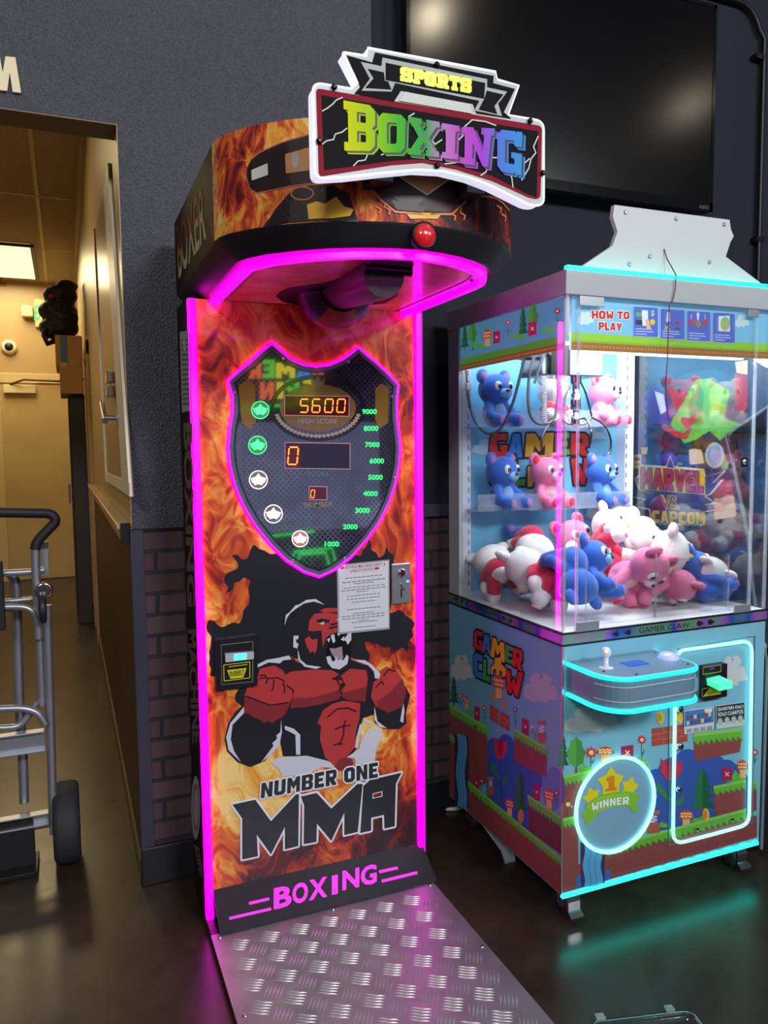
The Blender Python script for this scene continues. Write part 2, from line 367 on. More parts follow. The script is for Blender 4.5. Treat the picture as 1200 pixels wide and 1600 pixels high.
GB = {  # chunky cartoon capitals
 'G': [[(1.2,0),(6,0),(6,4.2),(3.4,4.2),(3.4,2.8),(4,2.8),(4,1.9),(2.4,2.2),(2.4,5.8),(5.6,5.8),(5.6,8),(1.4,8),(0,6.6),(0,1.4)]],
 'A': [[(0,0),(2.1,0),(2.4,1.6),(3.8,1.6),(4.1,0),(6.2,0),(4.4,8),(1.8,8)], [(2.7,3.2),(3.5,3.2),(3.1,5.2)]],
 'M': [[(0,0),(2,0),(2,4),(3.4,1.6),(4.8,4),(4.8,0),(6.8,0),(6.8,8),(4.8,8),(3.4,5.4),(2,8),(0,8)]],
 'E': [[(0,0),(5,0),(5,2),(2.2,2),(2.2,3.2),(4.4,3.2),(4.4,4.9),(2.2,4.9),(2.2,6),(5,6),(5,8),(0,8)]],
 'R': [[(0,0),(2.1,0),(2.1,2.6),(3.4,0),(6,0),(4.5,2.8),(5.8,4),(5.8,7),(4.8,8),(0,8)], [(2.1,4.6),(3.8,4.6),(3.8,6.2),(2.1,6.2)]],
 'C': [[(1.4,0),(5.6,0),(5.6,2.2),(2.4,2.2),(2.4,5.8),(5.6,5.8),(5.6,8),(1.4,8),(0,6.6),(0,1.4)]],
 'L': [[(0,0),(5,0),(5,2.2),(2.3,2.2),(2.3,8),(0,8)]],
 'W': [[(.8,0),(2.4,0),(3.4,2.2),(4.4,0),(6,0),(6.8,8),(4.8,8),(4.6,3.6),(3.4,6),(2.2,3.6),(2,8),(0,8)]],
 'S': [[(0,0),(4.6,0),(6,1.4),(6,3.8),(5,4.8),(2.3,4.8),(2.3,6),(5.6,6),(5.6,8),(1.4,8),(0,6.6),(0,4.4),(1,3.2),(3.7,3.2),(3.7,2),(0,2)]],
 'P': [[(0,0),(2.2,0),(2.2,2.8),(4.6,2.8),(6,4),(6,7),(5,8),(0,8)], [(2.2,4.7),(3.8,4.7),(3.8,6.2),(2.2,6.2)]],
 'I': [[(0,0),(2.4,0),(2.4,8),(0,8)]],
 'U': [[(1.2,0),(4.8,0),(6,1.2),(6,8),(3.8,8),(3.8,2),(2.2,2),(2.2,8),(0,8),(0,1.2)]],
 'B': [[(0,0),(5,0),(6,1),(6,3.3),(5.3,4.1),(6,4.8),(6,7),(5,8),(0,8)], [(2.2,1.6),(3.8,1.6),(3.8,3.3),(2.2,3.3)], [(2.2,4.8),(3.8,4.8),(3.8,6.4),(2.2,6.4)]],
 'O': [[(1.4,0),(4.6,0),(6,1.4),(6,6.6),(4.6,8),(1.4,8),(0,6.6),(0,1.4)], [(2.2,2.0),(3.8,2.0),(3.8,6.0),(2.2,6.0)]],
 'H': [[(0,0),(2.1,0),(2.1,2.9),(3.9,2.9),(3.9,0),(6,0),(6,8),(3.9,8),(3.9,5),(2.1,5),(2.1,8),(0,8)]],
 'T': [[(1.9,0),(4.1,0),(4.1,6),(6,6),(6,8),(0,8),(0,6),(1.9,6)]],
 'Y': [[(1.9,0),(4.1,0),(4.1,3),(6.2,8),(3.9,8),(3,5.4),(2.1,8),(-.2,8),(1.9,3)]],
 'V': [[(2,0),(4.2,0),(6.2,8),(4,8),(3.1,3.4),(2.2,8),(0,8)]],
 'N': [[(0,0),(2.1,0),(2.1,4.4),(4,0),(6.1,0),(6.1,8),(4,8),(4,3.8),(2.1,8),(0,8)]],
}
SEG = {'a': [(.15,.93),(.85,.93)], 'b': [(.9,.88),(.9,.54)], 'c': [(.9,.46),(.9,.12)], 'd': [(.15,.07),(.85,.07)],
       'e': [(.1,.46),(.1,.12)], 'f': [(.1,.88),(.1,.54)], 'g': [(.15,.5),(.85,.5)]}
DIG = {'0': 'abcdef', '5': 'afgcd', '6': 'afgedc'}
def seven(pr, ch, quad, c, w, layer):
    f = pr.quad_map(quad)
    for k in DIG[ch]:
        pr.stroke_uv([f(*SEG[k][0]), f(*SEG[k][1])], w, c, layer)

# ------------------------------------------------------------------ the setting
YW, YR, XH, YE, ZC = 2.43, 2.49, 0.177, 8.98, 3.14       # left wall, recessed right wall, hallway wall, hallway end, hallway ceiling
XC = hit(580, 40, 1, YW).x                               # where the textured wall ends and the smooth recess begins

def _floor(nt, tc, b):
    v = tc.outputs['Object']
    big = noise(nt, v, 1.7, 6, 0.2).outputs['Fac']; fine = noise(nt, warp(nt, v, 6, .2), 14, 5, 0.3).outputs['Fac']
    c = ramp(nt, big, [(0.25, (46, 37, 31)), (0.5, (60, 49, 40)), (0.8, (80, 68, 55))])
    c2 = ramp(nt, fine, [(0.3, (214, 212, 210)), (0.5, (236, 236, 236)), (0.72, (255, 255, 255))])
    r = nt.nodes.new('ShaderNodeMapRange'); nt.links.new(fine, r.inputs['Value'])
    r.inputs['To Min'].default_value = 0.24; r.inputs['To Max'].default_value = 0.36
    nt.links.new(r.outputs[0], b.inputs['Roughness'])
    return mixcol(nt, 1.0, c, c2, 'MULTIPLY')
M_floor = ramp_mat('stained_concrete', _floor, 0.22, 0.5)
struct('floor', MB().box(-4, 6, -4, 9.2, -0.06, 0), M_floor)

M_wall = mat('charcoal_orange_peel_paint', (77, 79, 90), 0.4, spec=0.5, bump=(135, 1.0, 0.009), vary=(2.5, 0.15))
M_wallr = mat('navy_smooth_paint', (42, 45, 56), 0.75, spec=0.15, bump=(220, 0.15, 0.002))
M_tan = mat('tan_semi_gloss_paint', (176, 152, 112), 0.35, spec=0.4)
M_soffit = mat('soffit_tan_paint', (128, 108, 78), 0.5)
w = MB()
w.box(XH, XC, YW, YW+0.12, 0, 4.0)
w.box(-4, XH, YW, YW+0.12, 2.30, 4.0)
w.box(-4, -1.9, YW, YW+0.12, 0, 2.30)
struct('wall_back', w, M_wall)
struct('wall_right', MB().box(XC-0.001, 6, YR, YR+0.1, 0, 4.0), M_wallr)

def _brick(nt, tc, b):
    v = mapping(nt, tc.outputs['Object'], (1, 1, 1), (0.02, 0, 0), (PI/2, 0, 0))
    v = warp(nt, v, 30, 0.006)
    n = nt.nodes.new('ShaderNodeTexBrick'); nt.links.new(v, n.inputs['Vector'])
    n.inputs['Scale'].default_value = 1.0; n.inputs['Brick Width'].default_value = 0.175; n.inputs['Row Height'].default_value = 0.0655
    n.inputs['Mortar Size'].default_value = 0.0065; n.inputs['Mortar Smooth'].default_value = 0.15; n.inputs['Bias'].default_value = -0.1
    n.inputs['Color1'].default_value = (*lin((92, 72, 78)), 1); n.inputs['Color2'].default_value = (*lin((80, 62, 68)), 1); n.inputs['Mortar'].default_value = (*lin((52, 50, 58)), 1)
    bp = nt.nodes.new('ShaderNodeBump'); bp.inputs['Strength'].default_value = 0.8; bp.inputs['Distance'].default_value = 0.006; bp.invert = True
    nz = noise(nt, tc.outputs['Object'], 90, 3).outputs['Fac']
    h = math_node(nt, 'ADD', n.outputs['Fac'], math_node(nt, 'MULTIPLY', nz, 0.25))
    nt.links.new(h, bp.inputs['Height']); nt.links.new(bp.outputs['Normal'], b.inputs['Normal'])
    return n.outputs['Color']
M_brick = ramp_mat('brick_panel', _brick, 0.75, 0.2)
M_navy = mat('navy_trim_paint', (58, 61, 76), 0.4, spec=0.4)
M_black = mat('black_satin', (18, 18, 22), 0.38, spec=0.4)
struct('wall_back_brick', MB().box(0.207, XC, YW-0.009, YW, 0.12, 1.108), M_brick)
struct('wall_right_brick', MB().box(XC+0.001, 6, YR-0.009, YR, 0.12, 1.108), M_brick)
t = MB(); t.box(0.170, 0.207, YW-0.016, YW+0.0005, 0.0, 1.115)
struct('trim_1', t, M_navy)
t = MB(); t.box(0.170, XC, YW-0.012, YW+0.0005, 1.108, 1.118)
struct('trim_2', t, M_black)
t = MB(); t.box(XC+0.001, 6, YR-0.03, YR, 1.108, 1.155)
struct('trim_3', t, M_navy, bevel=0.004)
M_base = mat('black_rubber_base', (34, 34, 40), 0.35, spec=0.5, vary=(20, 0.3))
struct('baseboard_back', MB().box(0.166, XC, YW-0.022, YW+0.001, 0, 0.122), M_base, bevel=0.004)
struct('baseboard_right', MB().box(XC+0.001, 6, YR-0.016, YR, 0, 0.12), M_base)

# hallway
struct('wall_hall_right', MB().box(XH, XH+0.1, YW+0.1201, YE+.1, 0, ZC+.05), M_tan)
struct('wall_hall_jamb', MB().box(XH-0.002, XH+0.0005, YW+0.0005, YW+0.12, 1.13, 2.30), M_tan)
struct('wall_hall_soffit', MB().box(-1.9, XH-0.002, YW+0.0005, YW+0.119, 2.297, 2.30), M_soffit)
struct('wall_hall_left', MB().box(-2.0, -1.9, YW+0.1201, YE+.1, 0, ZC+.05), M_tan)
struct('wall_hall_end', MB().box(-1.9, XH, YE, YE+0.1, 0, ZC+.05), M_tan)
def _bp(nt, tc, b):
    v = mapping(nt, tc.outputs['Object'], (1, 1, 1), (0, 0, 0), (PI/2, 0, PI/2))
    n = nt.nodes.new('ShaderNodeTexBrick'); nt.links.new(v, n.inputs['Vector']); n.inputs['Scale'].default_value = 1
    n.inputs['Brick Width'].default_value = 0.2; n.inputs['Row Height'].default_value = 0.0655; n.inputs['Mortar Size'].default_value = 0.006
    n.inputs['Color1'].default_value = (*lin((78, 50, 40)), 1); n.inputs['Color2'].default_value = (*lin((66, 42, 34)), 1); n.inputs['Mortar'].default_value = (*lin((42, 28, 24)), 1)
    return n.outputs['Color']
M_bp = ramp_mat('brown_brick_panel', _bp, 0.5, 0.3)
struct('wall_hall_brick', MB().box(XH-0.006, XH, YW+0.001, 5.68, 0.075, 1.075), M_bp)
M_rail = mat('tan_wood_rail', (186, 152, 104), 0.35, spec=0.4, vary=(8, .2))
t = MB(); t.box(XH-0.03, XH, YW+0.001, 5.68, 1.075, 1.13); t.box(XH-0.045, XH, YW+0.001, 5.68, 1.118, 1.134)
struct('trim_hall_rail', t, M_rail, bevel=0.004)
t = MB(); t.box(XH-0.034, XH-0.004, YW-0.003, YW+0.010, 1.074, 1.137)
struct('trim_rail_cap', t, M_black)
struct('baseboard_hall', MB().box(XH-0.014, XH, YW+0.001, 5.68, 0, 0.075), mat('dark_wood_base', (96, 72, 50), 0.5))
t = MB(); t.box(XH-0.02, XH, 5.69, 5.80, 0, 2.12); t.box(XH-0.02, XH, 6.30, 6.40, 0, 2.12); t.box(XH-0.02, XH, 5.69, 6.40, 2.02, 2.12)
struct('trim_hall_casing', t, M_rail, bevel=0.004)
struct('door_2', MB().box(XH-0.006, XH, 5.80, 6.30, 0, 2.02), mat('brown_door', (120, 98, 68), 0.4))

def _ceil(nt, tc, b):
    v = tc.outputs['Object']; n = noise(nt, v, 160, 2).outputs['Fac']
    return ramp(nt, n, [(0.3, (150, 134, 104)), (0.6, (190, 174, 142))])
M_ceil = ramp_mat('acoustic_tile', _ceil, 0.8, 0.1)
M_grid = mat('ceiling_grid_paint', (200, 180, 140), 0.5)
t = MB(); t.box(-1.9, XH, YW+0.12, YE, ZC, ZC+0.04)
xg = hit(45, 189, 2, ZC).x; yg = hit(60, 306, 2, ZC).y; yg2 = hit(60, 388, 2, ZC).y
for k in range(-3, 2):
    x = xg+0.61*k
    if -1.9 < x < XH: t.box(x-0.012, x+0.012, YW+0.12, YE, ZC-0.004, ZC, 1)
t.box(XH-0.03, XH, YW+0.12, YE, ZC-0.006, ZC, 1)
for k in range(-3, 4):
    y = yg+(yg2-yg)*k
    if YW+0.15 < y < YE: t.box(-1.9, XH, y-0.012, y+0.012, ZC-0.004, ZC, 1)
struct('ceiling', t, [M_ceil, M_grid])

# end door with its frame, closer and arm
M_door = mat('tan_steel_door', (196, 172, 122), 0.45, spec=0.3, vary=(3, .12))
d = MB(); xl, xr = hit(8, 750, 1, YE).x, hit(112, 750, 1, YE).x
d.box(xl, xr, YE-0.02, YE, 0.01, 2.08); door = struct('door_1', d, M_door)
d = MB(); zt = 2.085
d.box(xl-0.10, xl, YE-0.035, YE, 0, zt+0.10); d.box(xr, xr+0.05, YE-0.035, YE, 0, zt+0.10); d.box(xl, xr, YE-0.035, YE, zt, zt+0.10)
struct('door_1_frame', d, mat('door_frame_paint', (206, 184, 136), 0.4), bevel=0.004)
p = hit(5, 601, 1, YE-0.06); q = hit(56, 613, 1, YE-0.06)
cl = thing('door_closer', 'pale door closer box with arm at the top of the hallway end door', 'door closer', (p.x, YE-0.02, q.z))
box('closer_body', p.x, q.x, YE-0.075, YE-0.0205, q.z-0.012, p.z, mat('closer_cream', (226, 210, 170), 0.4), cl, 0.006)
MB().tube([(p.x+.06, YE-0.06, p.z), (p.x+.2, YE-0.14, p.z+.05), (q.x+.3, YE-0.075, p.z+.045)], 0.012).build('closer_arm', mat('bronze_arm', (92, 76, 50), 0.4, 0.6), cl)

# troffer in the hallway ceiling
lx1 = hit(55, 410, 2, ZC).x+0.01; ly0 = hit(55, 386, 2, ZC-.02).y; ly1 = hit(55, 436, 2, ZC-.02).y
tr = thing('ceiling_light', 'lit fluorescent troffer with louvred lens in the hallway ceiling', 'ceiling light', (lx1-.3, ly0, ZC))
f = MB(); f.box(lx1-0.03, lx1, ly0, ly1, ZC-0.03, ZC-0.007); f.box(lx1-0.75, lx1, ly0-.02, ly0, ZC-0.03, ZC-0.007); f.box(lx1-0.75, lx1, ly1, ly1+.02, ZC-0.03, ZC-0.007)
f.box(lx1-0.75, lx1-.72, ly0, ly1, ZC-0.03, ZC-0.007)
f.build('frame', mat('dark_bronze', (60, 50, 34), 0.5), tr)
l = MB(); n = 8
for k in range(n):
    a, b = ly0+(ly1-ly0)*k/n, ly0+(ly1-ly0)*(k+1)/n
    l.add([(lx1-.72, a, ZC-.012), (lx1-.03, a, ZC-.012), (lx1-.03, b-.02, ZC-.028), (lx1-.72, b-.02, ZC-.028), (lx1-.03, b, ZC-.012), (lx1-.72, b, ZC-.012)], [(3, 2, 1, 0), (5, 4, 2, 3)])
l.build('lens', mat('lit_lens', (255, 232, 170), 0.4, emit=1.6), tr)

# shallow hatch on the hallway wall
XHA = XH-0.004
hp = [hit(*p, 0, XHA) for p in ((172, 255), (207, 776), (168, 752), (149, 357))]
ha = thing('wall_hatch', 'white-edged tan hatch panel with chrome latches on the hallway wall', 'hatch', (XH, hp[1].y, hp[1].z))
h = MB(); h.prism(hp, (0.0035, 0, 0)); h.build('panel', mat('hatch_tan', (150, 126, 92), 0.3, spec=0.5), ha)
M_wht = mat('white_painted_edge', (236, 230, 214), 0.4)
def edge_strip(a, b, wy, name):
    e = MB(); a = Vector(a); b = Vector(b)
    e.prism([a+Vector((-.008, 0, 0)), b+Vector((-.008, 0, 0)), b+Vector((-.008, wy, 0)), a+Vector((-.008, wy, 0))], (0.0078, 0, 0)); return e.build(name, M_wht, ha)
edge_strip(hp[0], hp[1], 0.30, 'edge_trim'); edge_strip(hp[3], hp[2], 0.03, 'edge_trim')
a, b = Vector(hp[1]), Vector(hp[2]); e = MB(); e.prism([a+Vector((-.006, 0, 0)), b+Vector((-.006, 0, 0)), b+Vector((-.006, 0, .04)), a+Vector((-.006, 0, .04))], (0.006, 0, 0)); e.build('edge_trim', M_wht, ha)
M_chrome = mat('chrome', (210, 210, 214), 0.12, 1.0)
M_steel = mat('brushed_steel', (180, 184, 190), 0.32, 1.0)
for (px, py, s) in ((171, 590, 0.02), (172, 612, 0.02)):
    c = hit(px, py, 0, XHA-.015); MB().box(c.x-.012, c.x+.014, c.y-.04, c.y+.04, c.z-s, c.z+s).build('latch', M_chrome, ha, 0.005)
c = hit(164, 655, 0, XHA-.04); k = MB(); k.tube([(XHA+.002, c.y-.1, c.z), (XHA-.045, c.y-.1, c.z)], .009); k.tube([(XHA-.045, c.y-.1, c.z-.01), (XHA-.045, c.y+.1, c.z+.06)], .011); k.lathe([(.03, 0), (.03, .008)], (XHA+.001, c.y-.1, c.z), (-1, 0, 0)); k.build('lever_handle', M_steel, ha)

# small fittings at the hallway end
c = hit(14, 542, 1, YE-.04); e = thing('security_camera', 'round white security camera with black eye above the end door', 'camera', (c.x, YE, c.z))
MB().lathe([(.075, 0), (.075, .03), (.06, .05), (.045, .055)], (c.x, YE-.0005, c.z), (0, -1, 0)).build('housing', mat('camera_white', (225, 215, 190), .4), e)
MB().ell((c.x, YE-.055, c.z), (.042, .02, .042)).build('lens', M_black, e)
a, b = hit(33, 477, 1, YE-.08), hit(52, 496, 1, YE-.08); e = thing('emergency_light', 'cream emergency light box beside the exit sign', 'emergency light', (a.x, YE, b.z))
box('housing', a.x, b.x, YE-.12, YE-.0005, b.z, a.z, mat('cream_plastic', (214, 196, 150), .4), e, .015)
a, b = hit(53, 467, 1, YE-.05), hit(76, 512, 1, YE-.05); e = thing('exit_sign', 'cream exit sign with green lit letter edge on the hallway end wall', 'exit sign', (a.x, YE, b.z))
box('housing', a.x, b.x+.05, YE-.06, YE-.0005, b.z, a.z, mat('cream_plastic', (214, 196, 150), .4), e, .006)
g = Print((a.x, YE-.061, b.z), (1, 0, 0), (0, 0, 1)); g.text('EXIT', [(54, 478), (79, 478), (79, 499), (54, 499)], (40, 190, 90, 1.6), 1, 0.03); g.build('letters', e)
c = hit(5, 441, 2, ZC-.03); e = MB().lathe([(.035, 0), (.035, .006), (.012, .008), (.012, .05), (.03, .055), (.03, .06)], (c.x, c.y, ZC-.001), (0, 0, -1), 14)
tag(e.build('fire_sprinkler', mat('brass', (170, 140, 80), .35, .9), base=(c.x, c.y, ZC)), 'small brass fire sprinkler under the hallway ceiling', 'sprinkler')

# letter on the wall over the opening
e = Print((0, YW-.012, 2.5), (1, 0, 0), (0, 0, 1), (0, 0, 3.333))
M_let = mat('cream_letter', (236, 222, 184), .5)
mp = [(-78,478),(-34,474),(-22,365),(-5,468),(37,473),(50,375),(66,478),(110,483),(80,298),(28,293),(14,378),(-2,289),(-52,284)]
mm = MB(); mm.prism([e.p3(*e.at(q), 0) for q in mp], (0, .0118, 0))
tag(mm.build('wall_letter', M_let, base=(0, YW, 2.5)), 'cream letter M mounted on the charcoal wall above the opening', 'sign letter')

# television
tx0, tx1 = hit(635, 60, 1, 2.40).x, hit(1116, 200, 1, 2.40).x
tz0, tz1 = hit(1112, 331, 1, 2.40).z, hit(1118, 8, 1, 2.40).z
tv = thing('television', 'large black flat-screen television mounted on the navy wall', 'television', (tx1-.6, YR, tz0))
b = MB(); b.box(tx0, tx1, 2.405, 2.45, tz0, tz1); b.build('casing', mat('tv_black', (10, 10, 12), .3), tv, .006)
b = MB()
for q in ((tx0, tx1, tz0, tz0+.035), (tx0, tx1, tz1-.014, tz1), (tx0, tx0+.014, tz0, tz1), (tx1-.014, tx1, tz0, tz1)): b.box(q[0], q[1], 2.398, 2.405, q[2], q[3])
b.build('bezel', mat('gloss_black', (8, 8, 10), .12, coat=.6), tv)
box('screen', tx0+.014, tx1-.014, 2.4, 2.4045, tz0+.035, tz1-.014, mat('tv_screen', (3, 3, 4), .2, spec=.5, vary=(4, .5)), tv)
box('wall_mount', tx0+.45, tx1-.45, 2.45, YR-.0005, tz0+.25, tz1-.25, M_black, tv)
g = Print((tx1, 2.3975, tz0), (1, 0, 0), (0, 0, 1)); g.text('VIZIO', [(1092, 320.5), (1107, 322), (1107, 327), (1092, 325.5)], (120, 120, 124), 1); g.build('logo', tv)

# conduit on the right wall
a = hit(1184, 428, 1, 2.468); b2 = hit(1187, 60, 1, 2.468)
pth = [(a.x, 2.468, 1.156), (a.x, 2.468, b2.z)]
for k in range(1, 7):
    th = PI/2*k/6; pth.append((b2.x-.12+.12*math.cos(th), 2.468, b2.z+.12*math.sin(th)))
pth.append((b2.x-.7, 2.468, b2.z+.12))
cd = thing('conduit', 'black electrical conduit running down the navy wall right of the television', 'conduit', (a.x, YR, 1.2))
MB().tube(pth, .011).build('pipe', M_black, cd)
for py in (90, 375):
    c = hit(1187, py, 1, 2.468); box('strap', c.x-.03, c.x+.014, 2.455, YR-.0005, c.z-.01, c.z+.01, M_black, cd)

# ------------------------------------------------------------------ boxing machine
BX0, BX1, YB, YBR = 0.314, 1.010, 2.114, 2.30
ZU, ZS, ZH = 1.757, 1.800, 2.000            # underside, lower edge of the printed hood, top of the hood
bm = thing('boxing_machine', 'tall flame-printed boxing punch machine with magenta light strips', 'arcade game', (0.66, 2.2, 0))
STOPS = [(0.0, (48, 28, 36)), (0.22, (104, 34, 36)), (0.40, (176, 58, 38)), (0.58, (212, 104, 46)), (0.76, (226, 160, 66)), (1.0, (240, 208, 130))]
M_flame = flame('printed_fire_panel', STOPS, (3.4, 3.4, 2.1), (0.3, 0, 0.62), 1.1, 0.3, 0.25, (2, 0, 1.75, [(0, .46), (.08, .44), (.2, .70), (.40, .64), (.55, .56), (.75, .60), (.88, .56), (1, .62)]))
M_fhead = flame('printed_fire_hood', STOPS, (5.5, 5.5, 4.2), (1.3, .4, 0.1), 1.1, 0.45, 0.0, (0, -.35, .36, [(0, .74), (.40, .66), (.62, .36), (1, .34)]), spec=.2)
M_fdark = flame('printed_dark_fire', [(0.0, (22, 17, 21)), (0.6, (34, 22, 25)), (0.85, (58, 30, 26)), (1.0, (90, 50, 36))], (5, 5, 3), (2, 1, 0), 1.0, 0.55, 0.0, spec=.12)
M_funder = flame('printed_fire_underside', [(0.0, (190, 84, 74)), (0.45, (222, 112, 92)), (0.7, (240, 152, 120)), (1.0, (250, 200, 150))], (4, 7, 4), (0, 3, 0), .9, 0.3, 0.3)
M_mag = mat('magenta_led', (255, 0, 226), 0.4, emit=6.0)
M_magsoft = mat('magenta_lit_letters', (255, 40, 226), 0.4, emit=1.05)
M_dark = mat('dark_powder_coat', (30, 30, 36), 0.42, spec=0.45)
M_screw = mat('black_screw', (20, 20, 22), 0.3, 0.8)

box('body', BX0, BX1, YB+0.012, YBR, 0.02, ZU, M_dark, bm)
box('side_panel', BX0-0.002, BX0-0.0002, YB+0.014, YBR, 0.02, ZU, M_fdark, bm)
panel = box('front_panel', 0.3355, 0.9745, YB, YB+0.0118, 0.10, ZU-.001, M_flame, bm)
for x0, x1, z0 in ((0.3145, 0.335, 0.03), (0.975, 0.997, 0.075)):
    st = box('light_strip', x0, x1, YB-0.010, YB+0.0115, z0, ZU-.002, M_mag, bm, 0.003)
    xo = (x0-.0022, x0-.0002) if x0 < .5 else (x1+.0002, x1+.0022)
    if x0 > .5: box('strip_light_blocker', *xo, YB-0.011, YB+0.0115, z0, ZU-.002, M_dark, st)  # added cover that blocks the strip's sideways light onto the claw machine glass

# art on the front panel
K5 = (320, 860, 1200/340)
BLK, RED, RED2, WHT = (34, 34, 42), (176, 58, 60), (128, 44, 50), (196, 200, 214)
g = Print((0.66, YB, 1), (1, 0, 0), (0, 0, 1), K5, rough=0.32, coat=0.25)
def licks(P, amp, n=3, seed=3):
    rr = random.Random(seed); out = []
    for i in range(len(P)):
        a, b = Vector(P[i]), Vector(P[(i+1) % len(P)]); d = b-a; nrm = Vector((-d.y, d.x)).normalized() if d.length else Vector((0, 0))
        m = max(1, int(d.length/28))
        for k in range(m):
            t = k/m; out.append(tuple(a+d*t+nrm*amp*rr.uniform(-1, 1)*(0 if k == 0 else 1)))
    q = [Vector((*p, 0)) for p in out]; res = []
    for i in range(len(q)):
        a, b, c, e = q[i-1], q[i], q[(i+1) % len(q)], q[(i+2) % len(q)]
        for k in range(3):
            t = k/3; w = .5*((2*b)+(c-a)*t+(2*a-5*b+4*c-e)*t*t+(3*b-a-3*c+e)*t**3); res.append((w.x, w.y))
    return res
g.poly(licks([(360,20),(270,-30),(236,40),(150,30),(185,90),(108,150),(125,235),(165,180),(215,150),(250,168),(240,300),(190,400),(100,422),(22,385),(24,560),(30,690),(120,722),(200,742),(170,830),(300,700),(460,580),(900,610),(885,505),(960,520),(1050,560),(1090,535),(1120,560),(1150,470),(1140,380),(1080,330),(1020,345),(1030,240),(1060,90),(1000,-20),(960,40),(900,-60),(860,30)], 14), BLK, 1)
g.poly([(215,850),(170,888),(128,955),(108,1040),(122,1108),(180,1168),(250,1195),(330,1162),(395,1085),(430,1000),(470,900)], BLK, 2)
g.poly([(170,830),(185,775),(230,700),(290,640),(460,585),(560,640),(800,600),(900,640),(960,695),(1060,700),(1110,755),(1132,800),(1108,900),(1112,955),(1070,985),(985,985),(935,950),(930,905),(872,925),(862,960),(842,1090),(785,1150),(660,1165),(560,1135),(430,1135),(405,1000),(250,900)], BLK, 2.5)
g.poly([(430,415),(450,345),(500,300),(560,272),(610,268),(665,300),(745,325),(760,440),(808,455),(806,600),(740,662),(640,655),(540,640),(505,560),(484,535),(484,472),(440,480)], BLK, 3)
g.poly([(440,690),(470,668),(600,655),(700,660),(740,682),(712,702),(762,720),(745,745),(735,800),(640,842),(560,856),(470,868),(480,820),(490,790),(460,730)], RED, 4)
g.poly([(480,815),(600,808),(690,785),(745,762),(755,790),(735,820),(640,847),(560,862),(470,870)], RED2, 5)
g.poly([(750,690),(800,652),(890,660),(897,700),(890,780),(880,832),(800,826),(760,810),(745,780),(775,742)], RED, 4)
g.poly([(750,785),(820,770),(892,748),(884,834),(800,828),(760,812)], RED2, 5)
g.poly([(228,775),(236,720),(292,690),(300,652),(380,633),(430,660),(444,690),(470,690),(455,715),(478,755),(490,785),(470,835),(420,860),(355,852),(216,800)], RED, 6)
g.poly([(218,797),(355,852),(470,838),(450,890),(420,925),(398,930),(372,952),(352,938),(326,952),(300,930),(270,922),(240,900),(214,895)], RED2, 6)
g.poly([(928,725),(962,700),(966,660),(1000,638),(1060,668),(1090,715),(1106,780),(1082,860),(1012,892),(942,862),(914,805)], RED, 6)
g.poly([(950,832),(1020,780),(1090,705),(1110,785),(1082,862),(1012,894),(944,864)], RED2, 7)
g.poly([(650,882),(700,845),(765,828),(856,842),(852,925),(832,1000),(830,1082),(790,1128),(720,1190),(662,1140),(634,1040),(640,965),(620,950)], RED, 4)
g.poly([(740,1150),(800,1130),(822,1180),(760,1215),(700,1210)], RED2, 4)
g.poly([(570,442),(575,388),(602,350),(660,340),(742,352),(742,450),(702,458),(668,480),(650,532),(642,440),(600,446)], RED, 4)
g.poly([(632,332),(660,318),(742,316),(742,338),(660,342)], RED, 4)
g.poly([(550,492),(572,470),(592,492),(622,486),(618,540),(606,572),(594,552),(582,566),(562,530)], RED, 4)
g.poly([(608,388),(640,375),(690,382),(684,398),(640,400)], BLK, 5); g.poly([(690,405),(742,392),(742,402),(700,415)], BLK, 5); g.poly([(680,425),(742,412),(742,420),(690,434)], BLK, 5)
g.poly([(628,402),(660,390),(652,410)], (205,200,160), 6); g.poly([(726,380),(740,374),(738,388)], (205,200,160), 6)
g.poly([(682,470),(720,452),(800,450),(806,560),(782,612),(712,622),(668,578),(676,520)], (20,18,24), 5)
g.poly([(685,537),(715,540),(755,528),(762,596),(722,602),(700,572)], (150,132,146), 6)
for t in ([(672,490),(690,480),(684,508)], [(692,468),(712,460),(718,500),(706,512)], [(728,458),(742,455),(738,474)], [(764,492),(790,455),(806,450),(806,492),(786,520),(778,500)], [(748,490),(768,470),(766,500)],
          [(668,586),(690,580),(702,612),(716,606),(722,580),(732,604),(752,598),(762,606),(782,572),(792,588),(784,625),(742,655),(700,648),(676,620)]): g.poly(t, WHT, 7)
